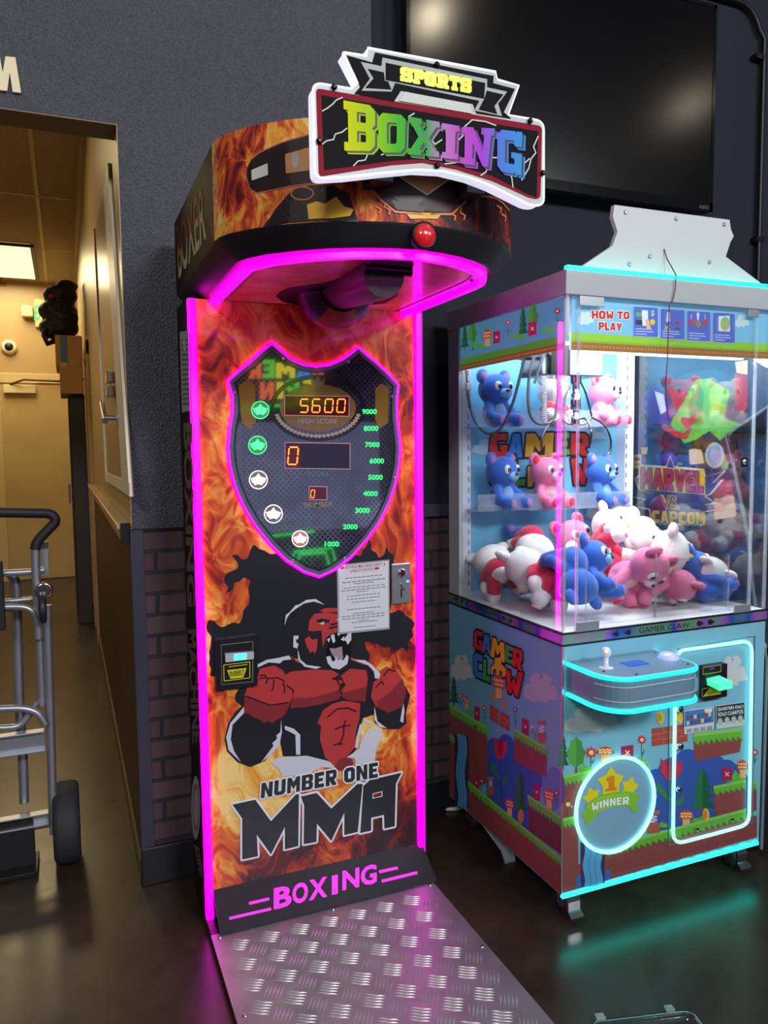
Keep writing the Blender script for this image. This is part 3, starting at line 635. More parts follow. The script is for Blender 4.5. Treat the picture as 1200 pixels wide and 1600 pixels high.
for t in ([(438,415),(445,355),(468,338),(500,300),(512,300),(560,272),(610,267),(658,298),(600,281),(545,292),(500,322),(470,345),(452,372)], [(288,628),(340,602),(400,592),(462,578),(476,600),(432,604),(412,622),(350,616),(288,646)],
          [(488,470),(516,468),(512,490),(500,488),(504,510),(516,512),(508,540),(486,532)], [(510,540),(525,600),(560,630),(642,642),(612,652),(548,640),(514,602)], [(815,600),(880,604),(922,630),(966,680),(960,706),(936,704),(930,665),(900,632),(850,615)],
          [(215,860),(140,950),(116,1030),(130,1100),(198,1166),(160,1105),(142,1040),(152,960),(215,895)], [(420,930),(415,1000),(392,1020),(398,1035),(370,1062),(378,1075),(310,1166),(370,1120),(412,1065),(424,1000)],
          [(440,965),(490,982),(525,1015),(525,1125),(502,1125),(498,1015),(440,985)], [(854,955),(868,960),(850,1030),(842,1090),(826,1085),(834,1030)], [(870,922),(900,938),(940,955),(898,955),(872,940)], [(934,860),(950,940),(1002,980),(962,972),(932,930)],
          [(1092,840),(1099,880),(1092,950),(1075,940),(1082,900)], [(360,1170),(400,1140),(560,1130),(680,1160),(722,1200),(640,1192),(560,1235),(430,1245),(405,1200)], [(780,1140),(850,1092),(862,1040),(900,985),(950,972),(980,1012),(960,1060),(945,1090),(935,1165),(830,1180),(824,1145)]): g.poly(t, WHT, 7)
LN = (36, 24, 30)
for t in ([(300,690),(330,685),(340,700),(300,705)], [(335,735),(345,705),(400,700),(440,720)], [(380,712),(378,750),(366,776)], [(430,725),(440,755),(436,785)], [(450,740),(485,770),(486,790)],
          [(222,800),(360,852),(460,836)], [(985,690),(1010,655),(1050,665)], [(940,755),(975,720),(985,740)], [(675,918),(730,872),(790,868),(835,888)], [(775,935),(765,965),(765,1010),(745,1060),(742,1072)], [(715,985),(760,968),(800,962)], [(705,1072),(745,1062),(760,1066)],
          [(740,765),(756,790)], [(700,702),(730,712),(742,742),(765,735)]): g.stroke(t, 7, LN, 8)
g.build('gorilla_print', panel)

K6 = (280, 1180, 1200/420)
g = Print((0.66, YB, 1), (1, 0, 0), (0, 0, 1), K6, step=0.0004, rough=0.32, coat=0.25)
INK = (42, 46, 54)
M1 = [(236,218),(338,196),(408,292),(520,172),(533,172),(530,403),(470,418),(470,318),(408,440),(345,352),(350,448),(280,463),(280,280)]
M2 = [(541,182),(612,166),(677,236),(793,126),(817,126),(795,340),(735,354),(735,255),(677,380),(613,303),(611,384),(554,395),(556,222)]
A1 = [(806,345),(820,135),(850,108),(990,76),(965,125),(960,315),(914,325),(912,264),(855,277),(855,334)]
AH = [(860,192),(905,182),(905,158),(862,168)]
for L in (M1, M2, A1):
    g.stroke(L, 17, (222,226,236), 9, True); g.poly(L, (222,226,236), 9)
for L, h in ((M1, ()), (M2, ()), (A1, ())): g.poly(L, INK, 10)
g.poly(AH, (222,226,236), 10.5); g.poly([(864,188),(901,179),(901,162),(865,171)], (120,40,34), 11)
q1 = [(366,122),(702,58),(702,128),(362,190)]; q2 = [(734,56),(884,28),(884,96),(734,122)]
for body, q in (('NUMBER', q1), ('ONE', q2)): g.word(body, q, INK, 13, (222,226,236), 12, .9)
g.build('lettering', panel)

# sloping kick plate with lit lettering
ka, kb = Vector((0, 2.020, 0.034)), Vector((0, YB-.0005, 0.112))
kv = (kb-ka); kn = Vector((1, 0, 0)).cross(kv).normalized()
kp = MB(); kp.prism([(0.336, ka.y, ka.z), (0.998, ka.y, ka.z), (0.988, kb.y, kb.z), (0.336, kb.y, kb.z)], -kn*0.004)
kick = kp.build('kick_plate', M_dark, bm)
box('light_strip_shroud', 0.315, 0.334, 2.03, YB+0.01, 0.004, 0.0295, M_dark, bm)
g = Print((0.66, ka.y, ka.z), (1, 0, 0), kv, K6)
for k, (ch, x0, x1, y0t, y0b) in enumerate((('B',427,497,598,684),('O',508,572,580,664),('X',582,658,562,645),('I',687,703,541,619),('N',732,800,520,600),('G',814,878,502,582))):
    sl = 0.22*(x1-x0)*-1
    g.text(ch, [(x0,y0t),(x1,y0t+sl),(x1,y0b+sl),(x0,y0b)], M_magsoft, 1, 0.03)
for a, b in (((312,662),(402,641)), ((224,729),(410,686)), ((893,521),(975,503)), ((904,563),(1063,524))): g.stroke([a, b], 12, M_magsoft, 1)
g.build('lit_lettering', kick)

# tread-plate platform
PX0, PX1, PYF, PZ = 0.314, 0.986, 1.33, 0.030
pf = MB(); pf.box(PX0, PX1, PYF, 2.035, PZ-0.006, PZ); pf.box(PX0+.015, PX1-.015, PYF+.015, 2.03, 0.001, PZ-0.006)
cs = 0.060
for i in range(-18, 24):
    for j in range(-18, 24):
        u, v = (i-j)*cs*0.7071, (i+j)*cs*0.7071
        cx, cy = PX0+0.02+u, PYF+v
        if not (PX0+0.028 < cx < PX1-0.028 and PYF+0.024 < cy < 2.00): continue
        a = PI/4*1 + (PI/2 if (i+j) % 2 else 0) + 0.25
        dx, dy = math.cos(a), math.sin(a)
        for k in range(-2, 3):
            ox, oy = cx-dy*k*0.0096, cy+dx*k*0.0096
            L, W = 0.0255, 0.0032
            vs = [(ox-dx*L, oy-dy*L, PZ), (ox-dy*W, oy+dx*W, PZ), (ox+dx*L, oy+dy*L, PZ), (ox+dy*W, oy-dx*W, PZ), (ox-dx*L*.55, oy-dy*L*.55, PZ+.0022), (ox+dx*L*.55, oy+dy*L*.55, PZ+.0022)]
            pf.add(vs, [(0, 3, 4), (3, 5, 4), (3, 2, 5), (2, 1, 5), (1, 4, 5), (1, 0, 4)], 1, False)
M_alu = mat('worn_aluminium', (176, 174, 180), 0.42, 0.72, vary=(9, .3), bump=(40, .12, .002))
M_alu2 = mat('polished_tread', (206, 204, 210), 0.40, 0.72)
plat = pf.build('platform', [M_alu, M_alu2], bm)
for x, y in ((.335, 2.015), (.66, 2.015), (.97, 2.015), (.335, 1.70), (.97, 1.7), (.335, 1.36), (.965, 1.36)): MB().lathe([(.006, 0), (.006, .002), (.003, .004)], (x, y, PZ), n=10).build('screw', M_chrome, plat)
box('corner_cap', PX1-.055, PX1+.004, PYF-.004, PYF+.05, PZ-.004, PZ+.003, mat('chrome', (1, 1, 1)), plat, 0.002)

# shield display
K4 = (340, 520, 4)
SH = [(335,75),(400,130),(450,172),(530,207),(610,218),(700,208),(780,172),(830,138),(875,100),(920,142),(990,200),(1060,265),(1118,328),(1108,420),(1108,520),(1120,620),(1130,720),(1122,830),(1100,940),(1060,1060),(1000,1180),(920,1290),(820,1400),(720,1475),(632,1515),(540,1485),(430,1415),(330,1315),(240,1205),(160,1070),(110,950),(80,830),(70,720),(80,600),(100,500),(98,400),(70,305),(130,250),(200,193),(270,130)]
shp = Print((0.66, YB-0.0005, 1), (1, 0, 0), (0, 0, 1), K4, rough=0.25)
P = [shp.at(p) for p in SH]
def inset(P, d):
    out = []; n = len(P)
    for i in range(n):
        a, b, c = P[i-1], P[i], P[(i+1) % n]
        e1 = Vector((b[0]-a[0], b[1]-a[1])).normalized(); e2 = Vector((c[0]-b[0], c[1]-b[1])).normalized()
        n1 = Vector((e1.y, -e1.x)); n2 = Vector((e2.y, -e2.x)); m = (n1+n2); m = m/max(m.length_squared, .4)*2*0.5*2
        m = (n1+n2).normalized(); k = 1/max(m.dot(n1), .5)
        out.append((b[0]+m.x*d*k, b[1]+m.y*d*k))
    return out
shield = thing_part = MB()
y0 = YB-0.0005
def p3(u, v, dy): q = shp.p3(u, v, 0); return (q.x, q.y-dy, q.z)
shield.prism([p3(u, v, 0) for u, v in P], (0, -0.007, 0))
def _perf(nt, tc, b):
    v = mapping(nt, tc.outputs['Object'], (1, 1, 1), (0, 0, 0), (PI/2, 0, PI/4))
    sep = nt.nodes.new('ShaderNodeSeparateXYZ'); nt.links.new(v, sep.inputs[0])
    r = None
    def cell(s):
        f = math_node(nt, 'FRACT', math_node(nt, 'MULTIPLY', s, 88.0)); f = math_node(nt, 'SUBTRACT', f, 0.5); return math_node(nt, 'MULTIPLY', f, f)
    d = math_node(nt, 'ADD', cell(sep.outputs[0]), cell(sep.outputs[1]))
    dots = math_node(nt, 'LESS_THAN', d, 0.085)
    base = noise(nt, warp(nt, tc.outputs['Object'], 5, .2), 5, 3, .5).outputs['Fac']
    c = ramp(nt, base, [(.35, (34, 34, 46)), (.55, (60, 60, 78)), (.72, (92, 92, 112))])
    return mixcol(nt, dots, c, (22, 22, 30))
M_perf = ramp_mat('perforated_screen', _perf, 0.08, 0.5, coat=1.0); M_perf.node_tree.nodes['Principled BSDF'].inputs['Coat IOR'].default_value = 2.0
sg = shield.build('shield_display', M_perf, bm)
ol = MB(); ol.tube([p3(u, v, 0.004) for u, v in inset(P, -0.0035)], 0.0045, 8, closed=True); ol.build('light_outline', M_mag, sg)
g = Print((0.66, y0-0.007, 1), (1, 0, 0), (0, 0, 1), K4, step=0.00025, rough=0.12, spec=.5, coat=.6)
def band(a, b, c, layer): g.fill([inset(P, a), inset(P, b)[::-1]], c, layer)
band(0.001, 0.011, (92, 90, 116), 1); band(0.011, 0.017, (34, 34, 44), 1)
GOLD, DK = (116, 92, 44), (24, 24, 32)
g.poly([(130,330),(190,290),(235,330),(238,560),(200,600),(150,560)], (126,96,42), 2); g.poly([(985,350),(1020,318),(1068,340),(1066,560),(1010,600),(984,540)], (126,96,42), 2)
g.ring(625, 470, 285, 195, 26, DK, 3, 40); g.ell(625, 470, 240, 150, (112,88,48), 2)
for k in range(26):
    a = PI*0.08+PI*0.84*k/25+0.0
    if k % 2 == 0 or True:
        cx, cy = 625+262*math.cos(a), 470+176*math.sin(a); tx, ty = -math.sin(a), math.cos(a)
        sgn = 1 if a < PI/2 else -1
        g.poly([(cx+tx*26*sgn, cy+ty*20*sgn), (cx+18*math.cos(a), cy+14*math.sin(a)), (cx-tx*10*sgn, cy-ty*10*sgn), (cx-16*math.cos(a), cy-14*math.sin(a))], (150,140,120), 4)
g.poly([(590,345),(582,280),(605,305),(625,268),(648,305),(672,280),(662,345)], (110,100,70), 4)
def litbox(x0, y0, x1, y1, c=(44, 4, 12), o=(214, 160, 168), sk=6):
    q = [(x0, y0), (x1, y0+sk), (x1, y1+sk), (x0, y1)]; g.poly(q, c, 6); g.stroke(q, 4, o, 7, True)
litbox(418, 392, 820, 516, (70, 2, 14)); litbox(420, 686, 826, 846, (30, 12, 30)); litbox(570, 960, 682, 1042, (84, 6, 18), sk=2)
g.poly([(426,700),(516,700),(516,838),(426,838)], (90, 4, 14), 6.5)
ORG_ = (255, 150, 20, 2.2); HALO = (255, 40, 6, 0.9)
for x, ch in ((508, '5'), (583, '6'), (662, '0'), (738, '0')):
    for c, w, l in ((HALO, 0.0042, 8), (ORG_, 0.0026, 9)): seven(g, ch, [(x+6,408),(x+66,409),(x+58,504),(x-2,503)], c, w, l)
for c, w, l in ((HALO, 0.0048, 8), (ORG_, 0.003, 9)): seven(g, '0', [(440,706),(512,707),(500,832),(428,831)], c, w, l)
for c, w, l in ((HALO, 0.0028, 8), (ORG_, 0.0017, 9)): seven(g, '0', [(582,978),(610,979),(604,1034),(576,1033)], c, w, l)
g.text('HIGH SCORE', [(502,536),(746,539),(746,568),(502,565)], (150,150,160), 6); g.text('SCORE', [(560,868),(690,870),(690,896),(560,894)], (90,130,150), 6)
g.text('NUMBER', [(542,1060),(718,1058),(718,1086),(542,1090)], (150,136,90), 6, .01)
GRN = (40, 255, 110, 1.3)
for n, x, y in (('9000',904,478),('8000',914,583),('7000',922,684),('6000',950,786),('5000',942,888),('4000',910,990),('3000',860,1095),('2000',784,1197),('1000',670,1305)):
    g.text(n, [(x,y),(x+88,y),(x+88,y+30),(x,y+30)], GRN, 6, .02)
def badge(cx, cy, r, c, inner, sc=1.0):
    g.ell(cx, cy, r, r*1.0, c, 6); g.ring(cx, cy, r, r, 5, inner, 7, 28)
    st = []
    for k in range(10):
        a = -PI/2+PI*k/5; q = r*(.72 if k % 2 == 0 else .45); st.append((cx+q*math.cos(a), cy+q*math.sin(a)))
    g.poly(st, inner, 8)
    for s_ in (-1, 1): g.poly([(cx+s_*r*.25, cy+r*.1), (cx+s_*r*.85, cy-r*.25), (cx+s_*r*.7, cy+r*.25), (cx+s_*r*.3, cy+r*.55)], inner, 8)
badge(266, 483, 54, (20, 120, 60, .8), (70, 255, 140, 1.2)); badge(249, 702, 56, (20, 120, 60, .8), (70, 255, 140, 1.2))
badge(254, 919, 56, (130, 120, 110), (255, 255, 255, 1.6)); badge(348, 1132, 56, (120, 112, 108), (255, 255, 255, 1.6)); badge(515, 1287, 50, (226, 120, 120), (255, 250, 245, 1.5))
g.build('score_graphics', sg)
for p in ((408,162),(818,182),(112,372),(1088,396),(1102,906),(112,928),(792,1408),(472,1424)):
    u, v = g.at(p); q = g.p3(u, v, 0); MB().lathe([(.004, 0), (.004, .002), (.002, .003)], q, (0, -1, 0), 10).build('screw', M_chrome, sg)

# coin mechanism and bill acceptor
def rect_on(pl, pts): return [pl.p3(*pl.at(p), 0) for p in pts]
g5 = Print((0.66, YB, 1), (1, 0, 0), (0, 0, 1), K5)
a, b = rect_on(g5, [(1026, 72), (1132, 288)])
coin = MB().box(a.x, b.x, YB-0.008, YB-.0005, b.z, a.z).build('coin_mechanism', mat('satin_zinc', (190, 190, 196), .3, .85), bm, 0.004)
c = rect_on(g5, [(1082, 122)])[0]; MB().lathe([(.0135, 0), (.0135, .003), (.010, .005)], (c.x, YB-.008, c.z), (0, -1, 0), 20).build('coin_slot_boss', M_chrome, coin)
box('coin_slot', c.x-.0015, c.x+.0015, YB-.0138, YB-.0132, c.z-.009, c.z+.009, M_black, coin)
c = rect_on(g5, [(1078, 235)])[0]; box('return_slot', c.x-.0022, c.x+.0022, YB-.0088, YB-.0081, c.z-.012, c.z+.014, M_black, coin)
c = rect_on(g5, [(1080, 200)])[0]; MB().tube([(c.x-.004, YB-.011, c.z+.012), (c.x+.008, YB-.014, c.z-.008)], .003, 8).build('return_lever', M_chrome, coin)
c = rect_on(g5, [(1112, 168)])[0]; box('indicator_light', c.x-.004, c.x+.005, YB-.0095, YB-.0085, c.z-.003, c.z+.003, mat('lit_80_190_255_1', (80, 190, 255), .4, emit=1.2), coin)
q = rect_on(g5, [(52, 492), (285, 462), (285, 738), (57, 768)])
bill = MB().prism(q, (0, -0.014, 0)).build('bill_acceptor', mat('black_plastic', (22, 22, 28), .35), bm, 0.003)
def facebox(name, pts, depth, m, parent, y=YB-.0142, bev=0.0):
    return MB().prism([(p.x, y, p.z) for p in rect_on(g5, pts)], (0, -depth, 0)).build(name, m, parent, bev)
fr = MB(); q = [(p.x, YB-.0145, p.z) for p in rect_on(g5, [(85, 515), (258, 496), (258, 716), (87, 733)])]; fr.tube(q, .0016, 6, closed=True); fr.build('bezel_line', mat('grey_line', (120, 112, 104), .4), bill)
facebox('note_slot_lamp', [(104, 560), (260, 548), (260, 588), (106, 606)], .010, mat('frosted_grey', (170, 176, 184), .3), bill, bev=.002)
facebox('note_slot_glow', [(150, 560), (220, 554), (220, 588), (150, 596)], .002, mat('lit_90_220_230_1', (90, 220, 230), .4, emit=.9), bill, YB-.0244)
gb = Print((0.66, YB-.0144, 1), (1, 0, 0), (0, 0, 1), K5); YEL = (206, 196, 40)
gb.poly([(104,632),(248,614),(248,702),(106,720)], (20,20,22), 1); gb.stroke([(104,632),(248,614),(248,702),(106,720)], 4, YEL, 2, True)
gb.poly([(122,660),(230,648),(212,700),(142,708)], YEL, 2); gb.text('INSERT', [(136,668),(218,658),(214,678),(138,688)], (20,20,20), 3, .02); gb.stroke([(140,692),(212,684)], 4, (20,20,20), 3)
gb.stroke([(130,642),(236,628)], 4, YEL, 2); gb.build('insert_label', bill)

# ---- hood
def hood_outline(ins, dy=0.0):
    pts = [(0.314, 2.31), (0.314, 1.70), (0.318, 1.665), (0.335, 1.625), (0.372, 1.575), (0.43, 1.522), (0.49, 1.482), (0.552, 1.455), (0.62, 1.437), (0.685, 1.431), (0.745, 1.436), (0.80, 1.449), (0.855, 1.472), (0.91, 1.507), (0.96, 1.553), (0.99, 1.597), (1.005, 1.64), (1.01, 1.70), (1.01, 2.31)]
    if not ins: return pts
    out = []
    for k, (x, y) in enumerate(pts):
        a = pts[max(k-1, 0)]; b = pts[min(k+1, len(pts)-1)]
        d = Vector((b[0]-a[0], b[1]-a[1])).normalized(); n = Vector((-d.y, d.x))
        f = ins*(1.0 if abs(n.x) > .8 else 0.62+0.38*abs(n.x)) if k not in (0, len(pts)-1) else ins
        out.append((x+n.x*f, y+n.y*f if 0 < k < len(pts)-1 else y))
    return out
HO = hood_outline(0)
h = MB(); n = len(HO)
ring_b = [(x, y, ZS) for x, y in HO]; ring_t = [(x, y, ZH) for x, y in HO]
h.loft([ring_b, ring_t], 0, False, False, closed=False)
for k in range(len(h.sm)): h.sm[k] = 3 <= k <= 14
h.mi[0] = 1
h.add(ring_t, [list(range(n))], 2); h.add([ring_b[0], ring_b[-1], ring_t[-1], ring_t[0]], [(0, 1, 2, 3)], 2)
hood = h.build('hood', [M_fhead, M_fdark, M_dark], bm)
HI = hood_outline(0.045)
sk = MB(); sk.loft([[(x, y, ZS) for x, y in HO], [(x, y, ZS-.004) for x, y in hood_outline(.002)], [(x, y, ZU) for x, y in HI]], 0, True, False, closed=False)
sk.sm = [False]*(n-1)+[True]*(n-1)
sk.add([(HO[0][0], HO[0][1], ZS), (HO[-1][0], HO[-1][1], ZS), (HI[-1][0], HI[-1][1], ZU), (HI[0][0], HI[0][1], ZU)], [(0, 1, 2, 3)])
sk.add([(x, y, ZU+.0005) for x, y in HI], [list(range(n))[::-1]])
skirt = sk.build('hood_skirt', mat('black_moulding', (26, 26, 32), 0.45, spec=.45), bm)
HL = hood_outline(0.060); HL = [(x, y) for x, y in HL if y < 2.2]; HL = [(HL[0][0], 2.16)]+HL+[(HL[-1][0], 2.16)]
ls = MB(); ls.loft([[(x, y, ZU-.0005) for x, y in HL], [(x, y, ZU-.017) for x, y in HL]], 0, True, False, closed=False)
HL2 = hood_outline(0.078); HL2 = [(x, y) for x, y in HL2 if y < 2.2]; HL2 = [(HL2[0][0], 2.16)]+HL2+[(HL2[-1][0], 2.16)]
m_ = len(HL)
vs = [(x, y, ZU-.017) for x, y in HL]+[(x, y, ZU-.017) for x, y in HL2]+[(x, y, ZU-.0005) for x, y in HL2]
ls.add(vs, [(i, i+1, m_+i+1, m_+i) for i in range(m_-1)]+[(m_+i, m_+i+1, 2*m_+i+1, 2*m_+i) for i in range(m_-1)])
ls.build('light_strip', M_mag, bm)
HB = hood_outline(0.100); HB = [(x, y) for x, y in HB if y < 2.2]; HB = [(HB[0][0], 2.10)]+HB+[(HB[-1][0], 2.10)]
br = MB(); m2 = len(HB); HL3 = hood_outline(0.079); HL3 = [(x, y) for x, y in HL3 if y < 2.2]; HL3 = [(HL3[0][0], 2.10)]+HL3+[(HL3[-1][0], 2.10)]
vs = [(x, y, ZU-.005) for x, y in HL3]+[(x, y, ZU-.005) for x, y in HB]+[(x, y, ZU-.003) for x, y in HB]
br.add(vs, [(i, i+1, m2+i+1, m2+i) for i in range(m2-1)]+[(m2+i, m2+i+1, 2*m2+i+1, 2*m2+i) for i in range(m2-1)])
strip_b = br.build('light_bracket', mat('satin_grey', (120, 122, 134), .35, .5), bm)
for k in (3, 6, 10, 13, 16): 
    x, y = HB[min(k, len(HB)-1)]; q = HL3[min(k, len(HL3)-1)]; MB().lathe([(.005, 0), (.004, .003)], ((x+q[0])/2, (y+q[1])/2, ZU-.005), (0, 0, -1), 8).build('screw', M_screw, strip_b)
# underside print with the bag well cut out of it
K3 = (420, 400, 1200/260)
up = Print((0.66, 1.8, ZU-.003), (1, 0, 0), (0, -1, 0), K3, rough=.3, coat=.3)
WELL = [(745,42),(880,46),(1052,56),(1035,75),(965,112),(880,150),(866,190),(885,225),(935,262),(925,292),(840,340),(740,352),(620,366),(400,368),(220,356),(110,335),(48,292),(80,255),(150,225),(300,205),(430,185),(540,150),(630,100)]
UL = [(up.O-Vector((x, y, ZU-.003))) for x, y in HB]
loop = [((Vector((x, y, ZU-.003))-up.O).dot(up.U), (Vector((x, y, ZU-.003))-up.O).dot(up.V)) for x, y in HB]
up.fill([loop, [up.at(p) for p in WELL]], M_funder, 0)
up.build('underside_print', bm)
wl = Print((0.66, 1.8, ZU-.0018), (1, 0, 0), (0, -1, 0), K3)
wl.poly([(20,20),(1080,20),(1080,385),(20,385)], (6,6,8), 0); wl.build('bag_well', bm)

# retracted punching bag
BAGROT = 0.5
bag = MB()
ct = hit(515, 472, 2, ZU-.02); end = hit(598, 418, 2, ZU-.012)
M_lea = mat('black_leather', (34, 30, 38), .38, spec=.5, bump=(120, .25, .001)); M_lred = mat('red_leather', (150, 34, 44), .34, spec=.5)
ct.x += .022
d = (Vector((end.x, end.y, ZU-.030))-Vector((ct.x, ct.y, ZU+.014))); L = d.length; d.normalize(); c0 = Vector((ct.x, ct.y, ZU+.014))
prof = [(0.002, -.115), (.035, -.110), (.062, -.092), (.080, -.062), (.088, -.028), (.086, .0), (.076, .022), (.062, .036), (.050, .045)]
u = Vector((0, 0, 1)); u = (u-d*u.dot(d)).normalized(); w_ = d.cross(u)
N = 32
rings = [[c0+d*hh+(u*math.cos(2*PI*i/N)+w_*math.sin(2*PI*i/N))*r*1.12 for i in range(N)] for r, hh in [(r_*1.06, h_) for r_, h_ in prof]]
for k in range(len(rings)-1):
    for i in range(N):
        j = (i+1) % N; ang = (i+.5)/N
        bag.add([rings[k][i], rings[k][j], rings[k+1][j], rings[k+1][i]], [(0, 1, 2, 3)], 1 if (int(ang*6+BAGROT)) % 2 == 1 else 0, True)
pb = bag.build('punching_bag', [M_lea, M_lred], bm)
bmm = bmesh.new(); bmm.from_mesh(pb.data); bmesh.ops.remove_doubles(bmm, verts=bmm.verts, dist=1e-4); bmm.to_mesh(pb.data); bmm.free()
ar = MB(); ar.lathe([(.050, .03), (.054, .045), (.053, .12), (.049, L-.02), (.046, L+.01)], c0, d, 24); ar.build('bag_arm', M_lea, pb)
e2 = c0+d*(L+.02); bk = MB(); bk.box(e2.x-.03, e2.x+.06, e2.y-.012, e2.y+.02, ZU-.014, ZU-.002); bk.tube([(e2.x-.05, e2.y, ZU-.022), (e2.x+.06, e2.y, ZU-.022)], .010, 10); bk.build('pivot_bracket', M_screw, pb)

# hood art on the curved face
class HoodPrint(Print):
    def at(s, p):
        ox, oy, k = s.crop; d = ray(ox+p[0]/k, oy+p[1]/k); acc = 0; best = None
        for a, b in zip(HO[:-1], HO[1:]):
            ex, ey = b[0]-a[0], b[1]-a[1]; L = math.hypot(ex, ey); den = d.x*ey-d.y*ex
            if abs(den) > 1e-9:
                t = ((a[0]-CAM.x)*ey-(a[1]-CAM.y)*ex)/den; X, Y = CAM.x+d.x*t, CAM.y+d.y*t
                q = ((X-a[0])*ex+(Y-a[1])*ey)/L
                if -1e-6 <= q <= L+1e-6 and (best is None or t < best[0]): best = (t, acc+q, CAM.z+d.z*t)
            acc += L
        return (best[1], best[2]) if best else (acc-.62, CAM.z+d.z*1.6)
    def p3(s, u, v, layer):
        acc = 0
        for a, b in zip(HO[:-1], HO[1:]):
            ex, ey = b[0]-a[0], b[1]-a[1]; L = math.hypot(ex, ey)
            if u <= acc+L or b is HO[-1]:
                f = (u-acc)/L; nx, ny = ey/L, -ex/L
                o = s.off(nx, ny, layer); return Vector((a[0]+ex*f+o[0], a[1]+ey*f+o[1], v))
            acc += L
    def off(s, nx, ny, layer):
        q = s.step*layer+0.0006
        return (nx*q, ny*q)
    def put(s, pts, tris, c, layer):
        st = []
        for t in tris:
            t = list(t); P = [pts[i] for i in t]
            for k in range(1, len(P)-1): st.append((P[0], P[k], P[k+1], 0))
        out = []
        while st:
            a, b, d, n = st.pop(); e = [math.dist(a, b), math.dist(b, d), math.dist(d, a)]
            if max(e) < 0.02 or n > 7: out.append((a, b, d)); continue
            k = e.index(max(e)); V = [a, b, d]; A, B, D = V[k], V[(k+1) % 3], V[(k+2) % 3]
            M = ((A[0]+B[0])/2, (A[1]+B[1])/2); st += [(A, M, D, n+1), (M, B, D, n+1)]
        for a, b, d in out: s.mb.add([s.p3(*a, layer), s.p3(*b, layer), s.p3(*d, layer)], [(0, 1, 2)], s.mat(c))
K1 = (250, 50, 4); K2 = (450, 50, 1200/450)
def c2to1(p): return ((450+p[0]/K2[2]-250)*4, (50+p[1]/K2[2]-50)*4)
g = HoodPrint((0, 0, 0), (1, 0, 0), (0, 0, 1), K1, step=.0005, rough=.4)
BAND = [(545,900),(548,850),(575,800),(625,758),(740,705),(925,648),(1100,612),(1300,590),(1300,905),(1100,925),(920,945),(700,985),(605,1003),(565,975)]
g.stroke(BAND, 14, (176, 104, 84), 1, True); g.poly(BAND, (44, 26, 28), 2)
g.poly([(575,865),(675,822),(678,895),(578,930)], (206,206,206), 3); g.poly([(785,766),(925,726),(1090,700),(1090,838),(925,868),(790,886)], (206,146,96), 3); g.ell(848, 805, 24, 52, (180,174,176), 4)
g.poly([(640,1225),(690,1160),(720,1110),(780,1040),(830,985),(940,958),(1080,960),(1180,1010),(1240,1190),(1000,1180),(800,1195)], (40,32,34), 1)
g.poly([(920,1080),(980,1060),(1030,1075),(1100,1030),(1150,1090),(1210,1110),(1190,1150),(1080,1165),(930,1170)], (236,182,52), 2)
g.ring(890, 1010, 70, 40, 8, (200,120,60), 2, 20)
GR = [c2to1(p) for p in ((310,600),(350,650),(392,697),(450,742),(560,752),(676,752),(732,698),(765,640),(770,600))]
g.stroke([c2to1(p) for p in ((285,622),(345,655),(388,702),(446,750),(560,760),(680,760),(742,704),(790,684),(860,692),(920,745))], 14, (202,120,66), 3)
g.poly(GR, (56,38,36), 4); T = [c2to1(p) for p in ((455,600),(575,680),(690,600))]; g.poly(T, (196,132,92), 5); g.stroke([T[0], T[1], T[2]], 9, (236,214,190), 6)
g.poly([c2to1(p) for p in ((490,756),(640,756),(620,780),(510,780))], (222,172,70), 3)
for k, (x, y) in enumerate(((400,720),(420,748),(380,745),(690,772),(715,740),(730,770),(880,740),(900,775))):
    g.stroke([c2to1((x-14, y-16)), c2to1((x+6, y-4)), c2to1((x, y+14))], 9, (226,130,60), 3)
g.build('hood_print', hood)
sp = Print((BX0-.0002, 2, 1.9), (0, -1, 0), (0, 0, 1), (265, 280, 10), rough=.4)
def _gr(nt, tc, b):
    sep = nt.nodes.new('ShaderNodeSeparateXYZ'); nt.links.new(tc.outputs['Object'], sep.inputs[0])
    mr = nt.nodes.new('ShaderNodeMapRange'); mr.inputs['From Min'].default_value = 1.835; mr.inputs['From Max'].default_value = 1.965; nt.links.new(sep.outputs[2], mr.inputs['Value'])
    return ramp(nt, mr.outputs[0], [(0, (190, 180, 150)), (.42, (176, 150, 106)), (.58, (140, 46, 34)), (1, (84, 30, 30))])
sp.text('BOXER', [(105,740),(540,70),(575,915),(150,1545)], ramp_mat('gradient_lettering', _gr, .55, .15), 2, .015)
sp.build('side_lettering', hood)
sp = Print((BX0-.0022, 2, 1.0), (0, -1, 0), (0, 0, 1), (0, 0, 1), rough=.4)
sp.text('BOXING', [(300,664),(305,945),(293.5,945),(287,664)], (120,96,86), 1, .04)
sp.text('MACHINE', [(306,985),(313,1160),(301,1160),(294,985)], (120,96,86), 1, .04)
sp.ell(306, 1262, 7, 50, (172,168,176), 1); sp.ring(306.5, 1262, 4.4, 34, 1.2, (110, 104, 112), 2, 20)
sp.text('BOXING', [(311,1325),(319,1372),(313,1368),(303,1320)], (160,150,150), 1, .0)
sp.build('side_lettering', bm)
# red start button on the skirt
c = hit(661, 369, 1, 1.437); nb = thing
bb = MB(); bb.lathe([(.028, -.004), (.028, .004), (.025, .006)], (c.x, 1.434, c.z), (0, -1, -.12), 28); btn = bb.build('start_button', M_black, bm)
MB().ell((c.x, 1.428, c.z-.001), (.023, .014, .023)).build('lit_cap', mat('red_button', (196, 24, 34), .25, emit=.25, coat=.6), btn)
g = Print((0, 1.4275, 1.78), (1, 0, 0), (0, 0, 1), (0, 0, 1)); g.text('START', [(655,352.5),(674,353.5),(674,357.5),(655,356.5)], (210,210,214), 1); g.build('button_label', btn)

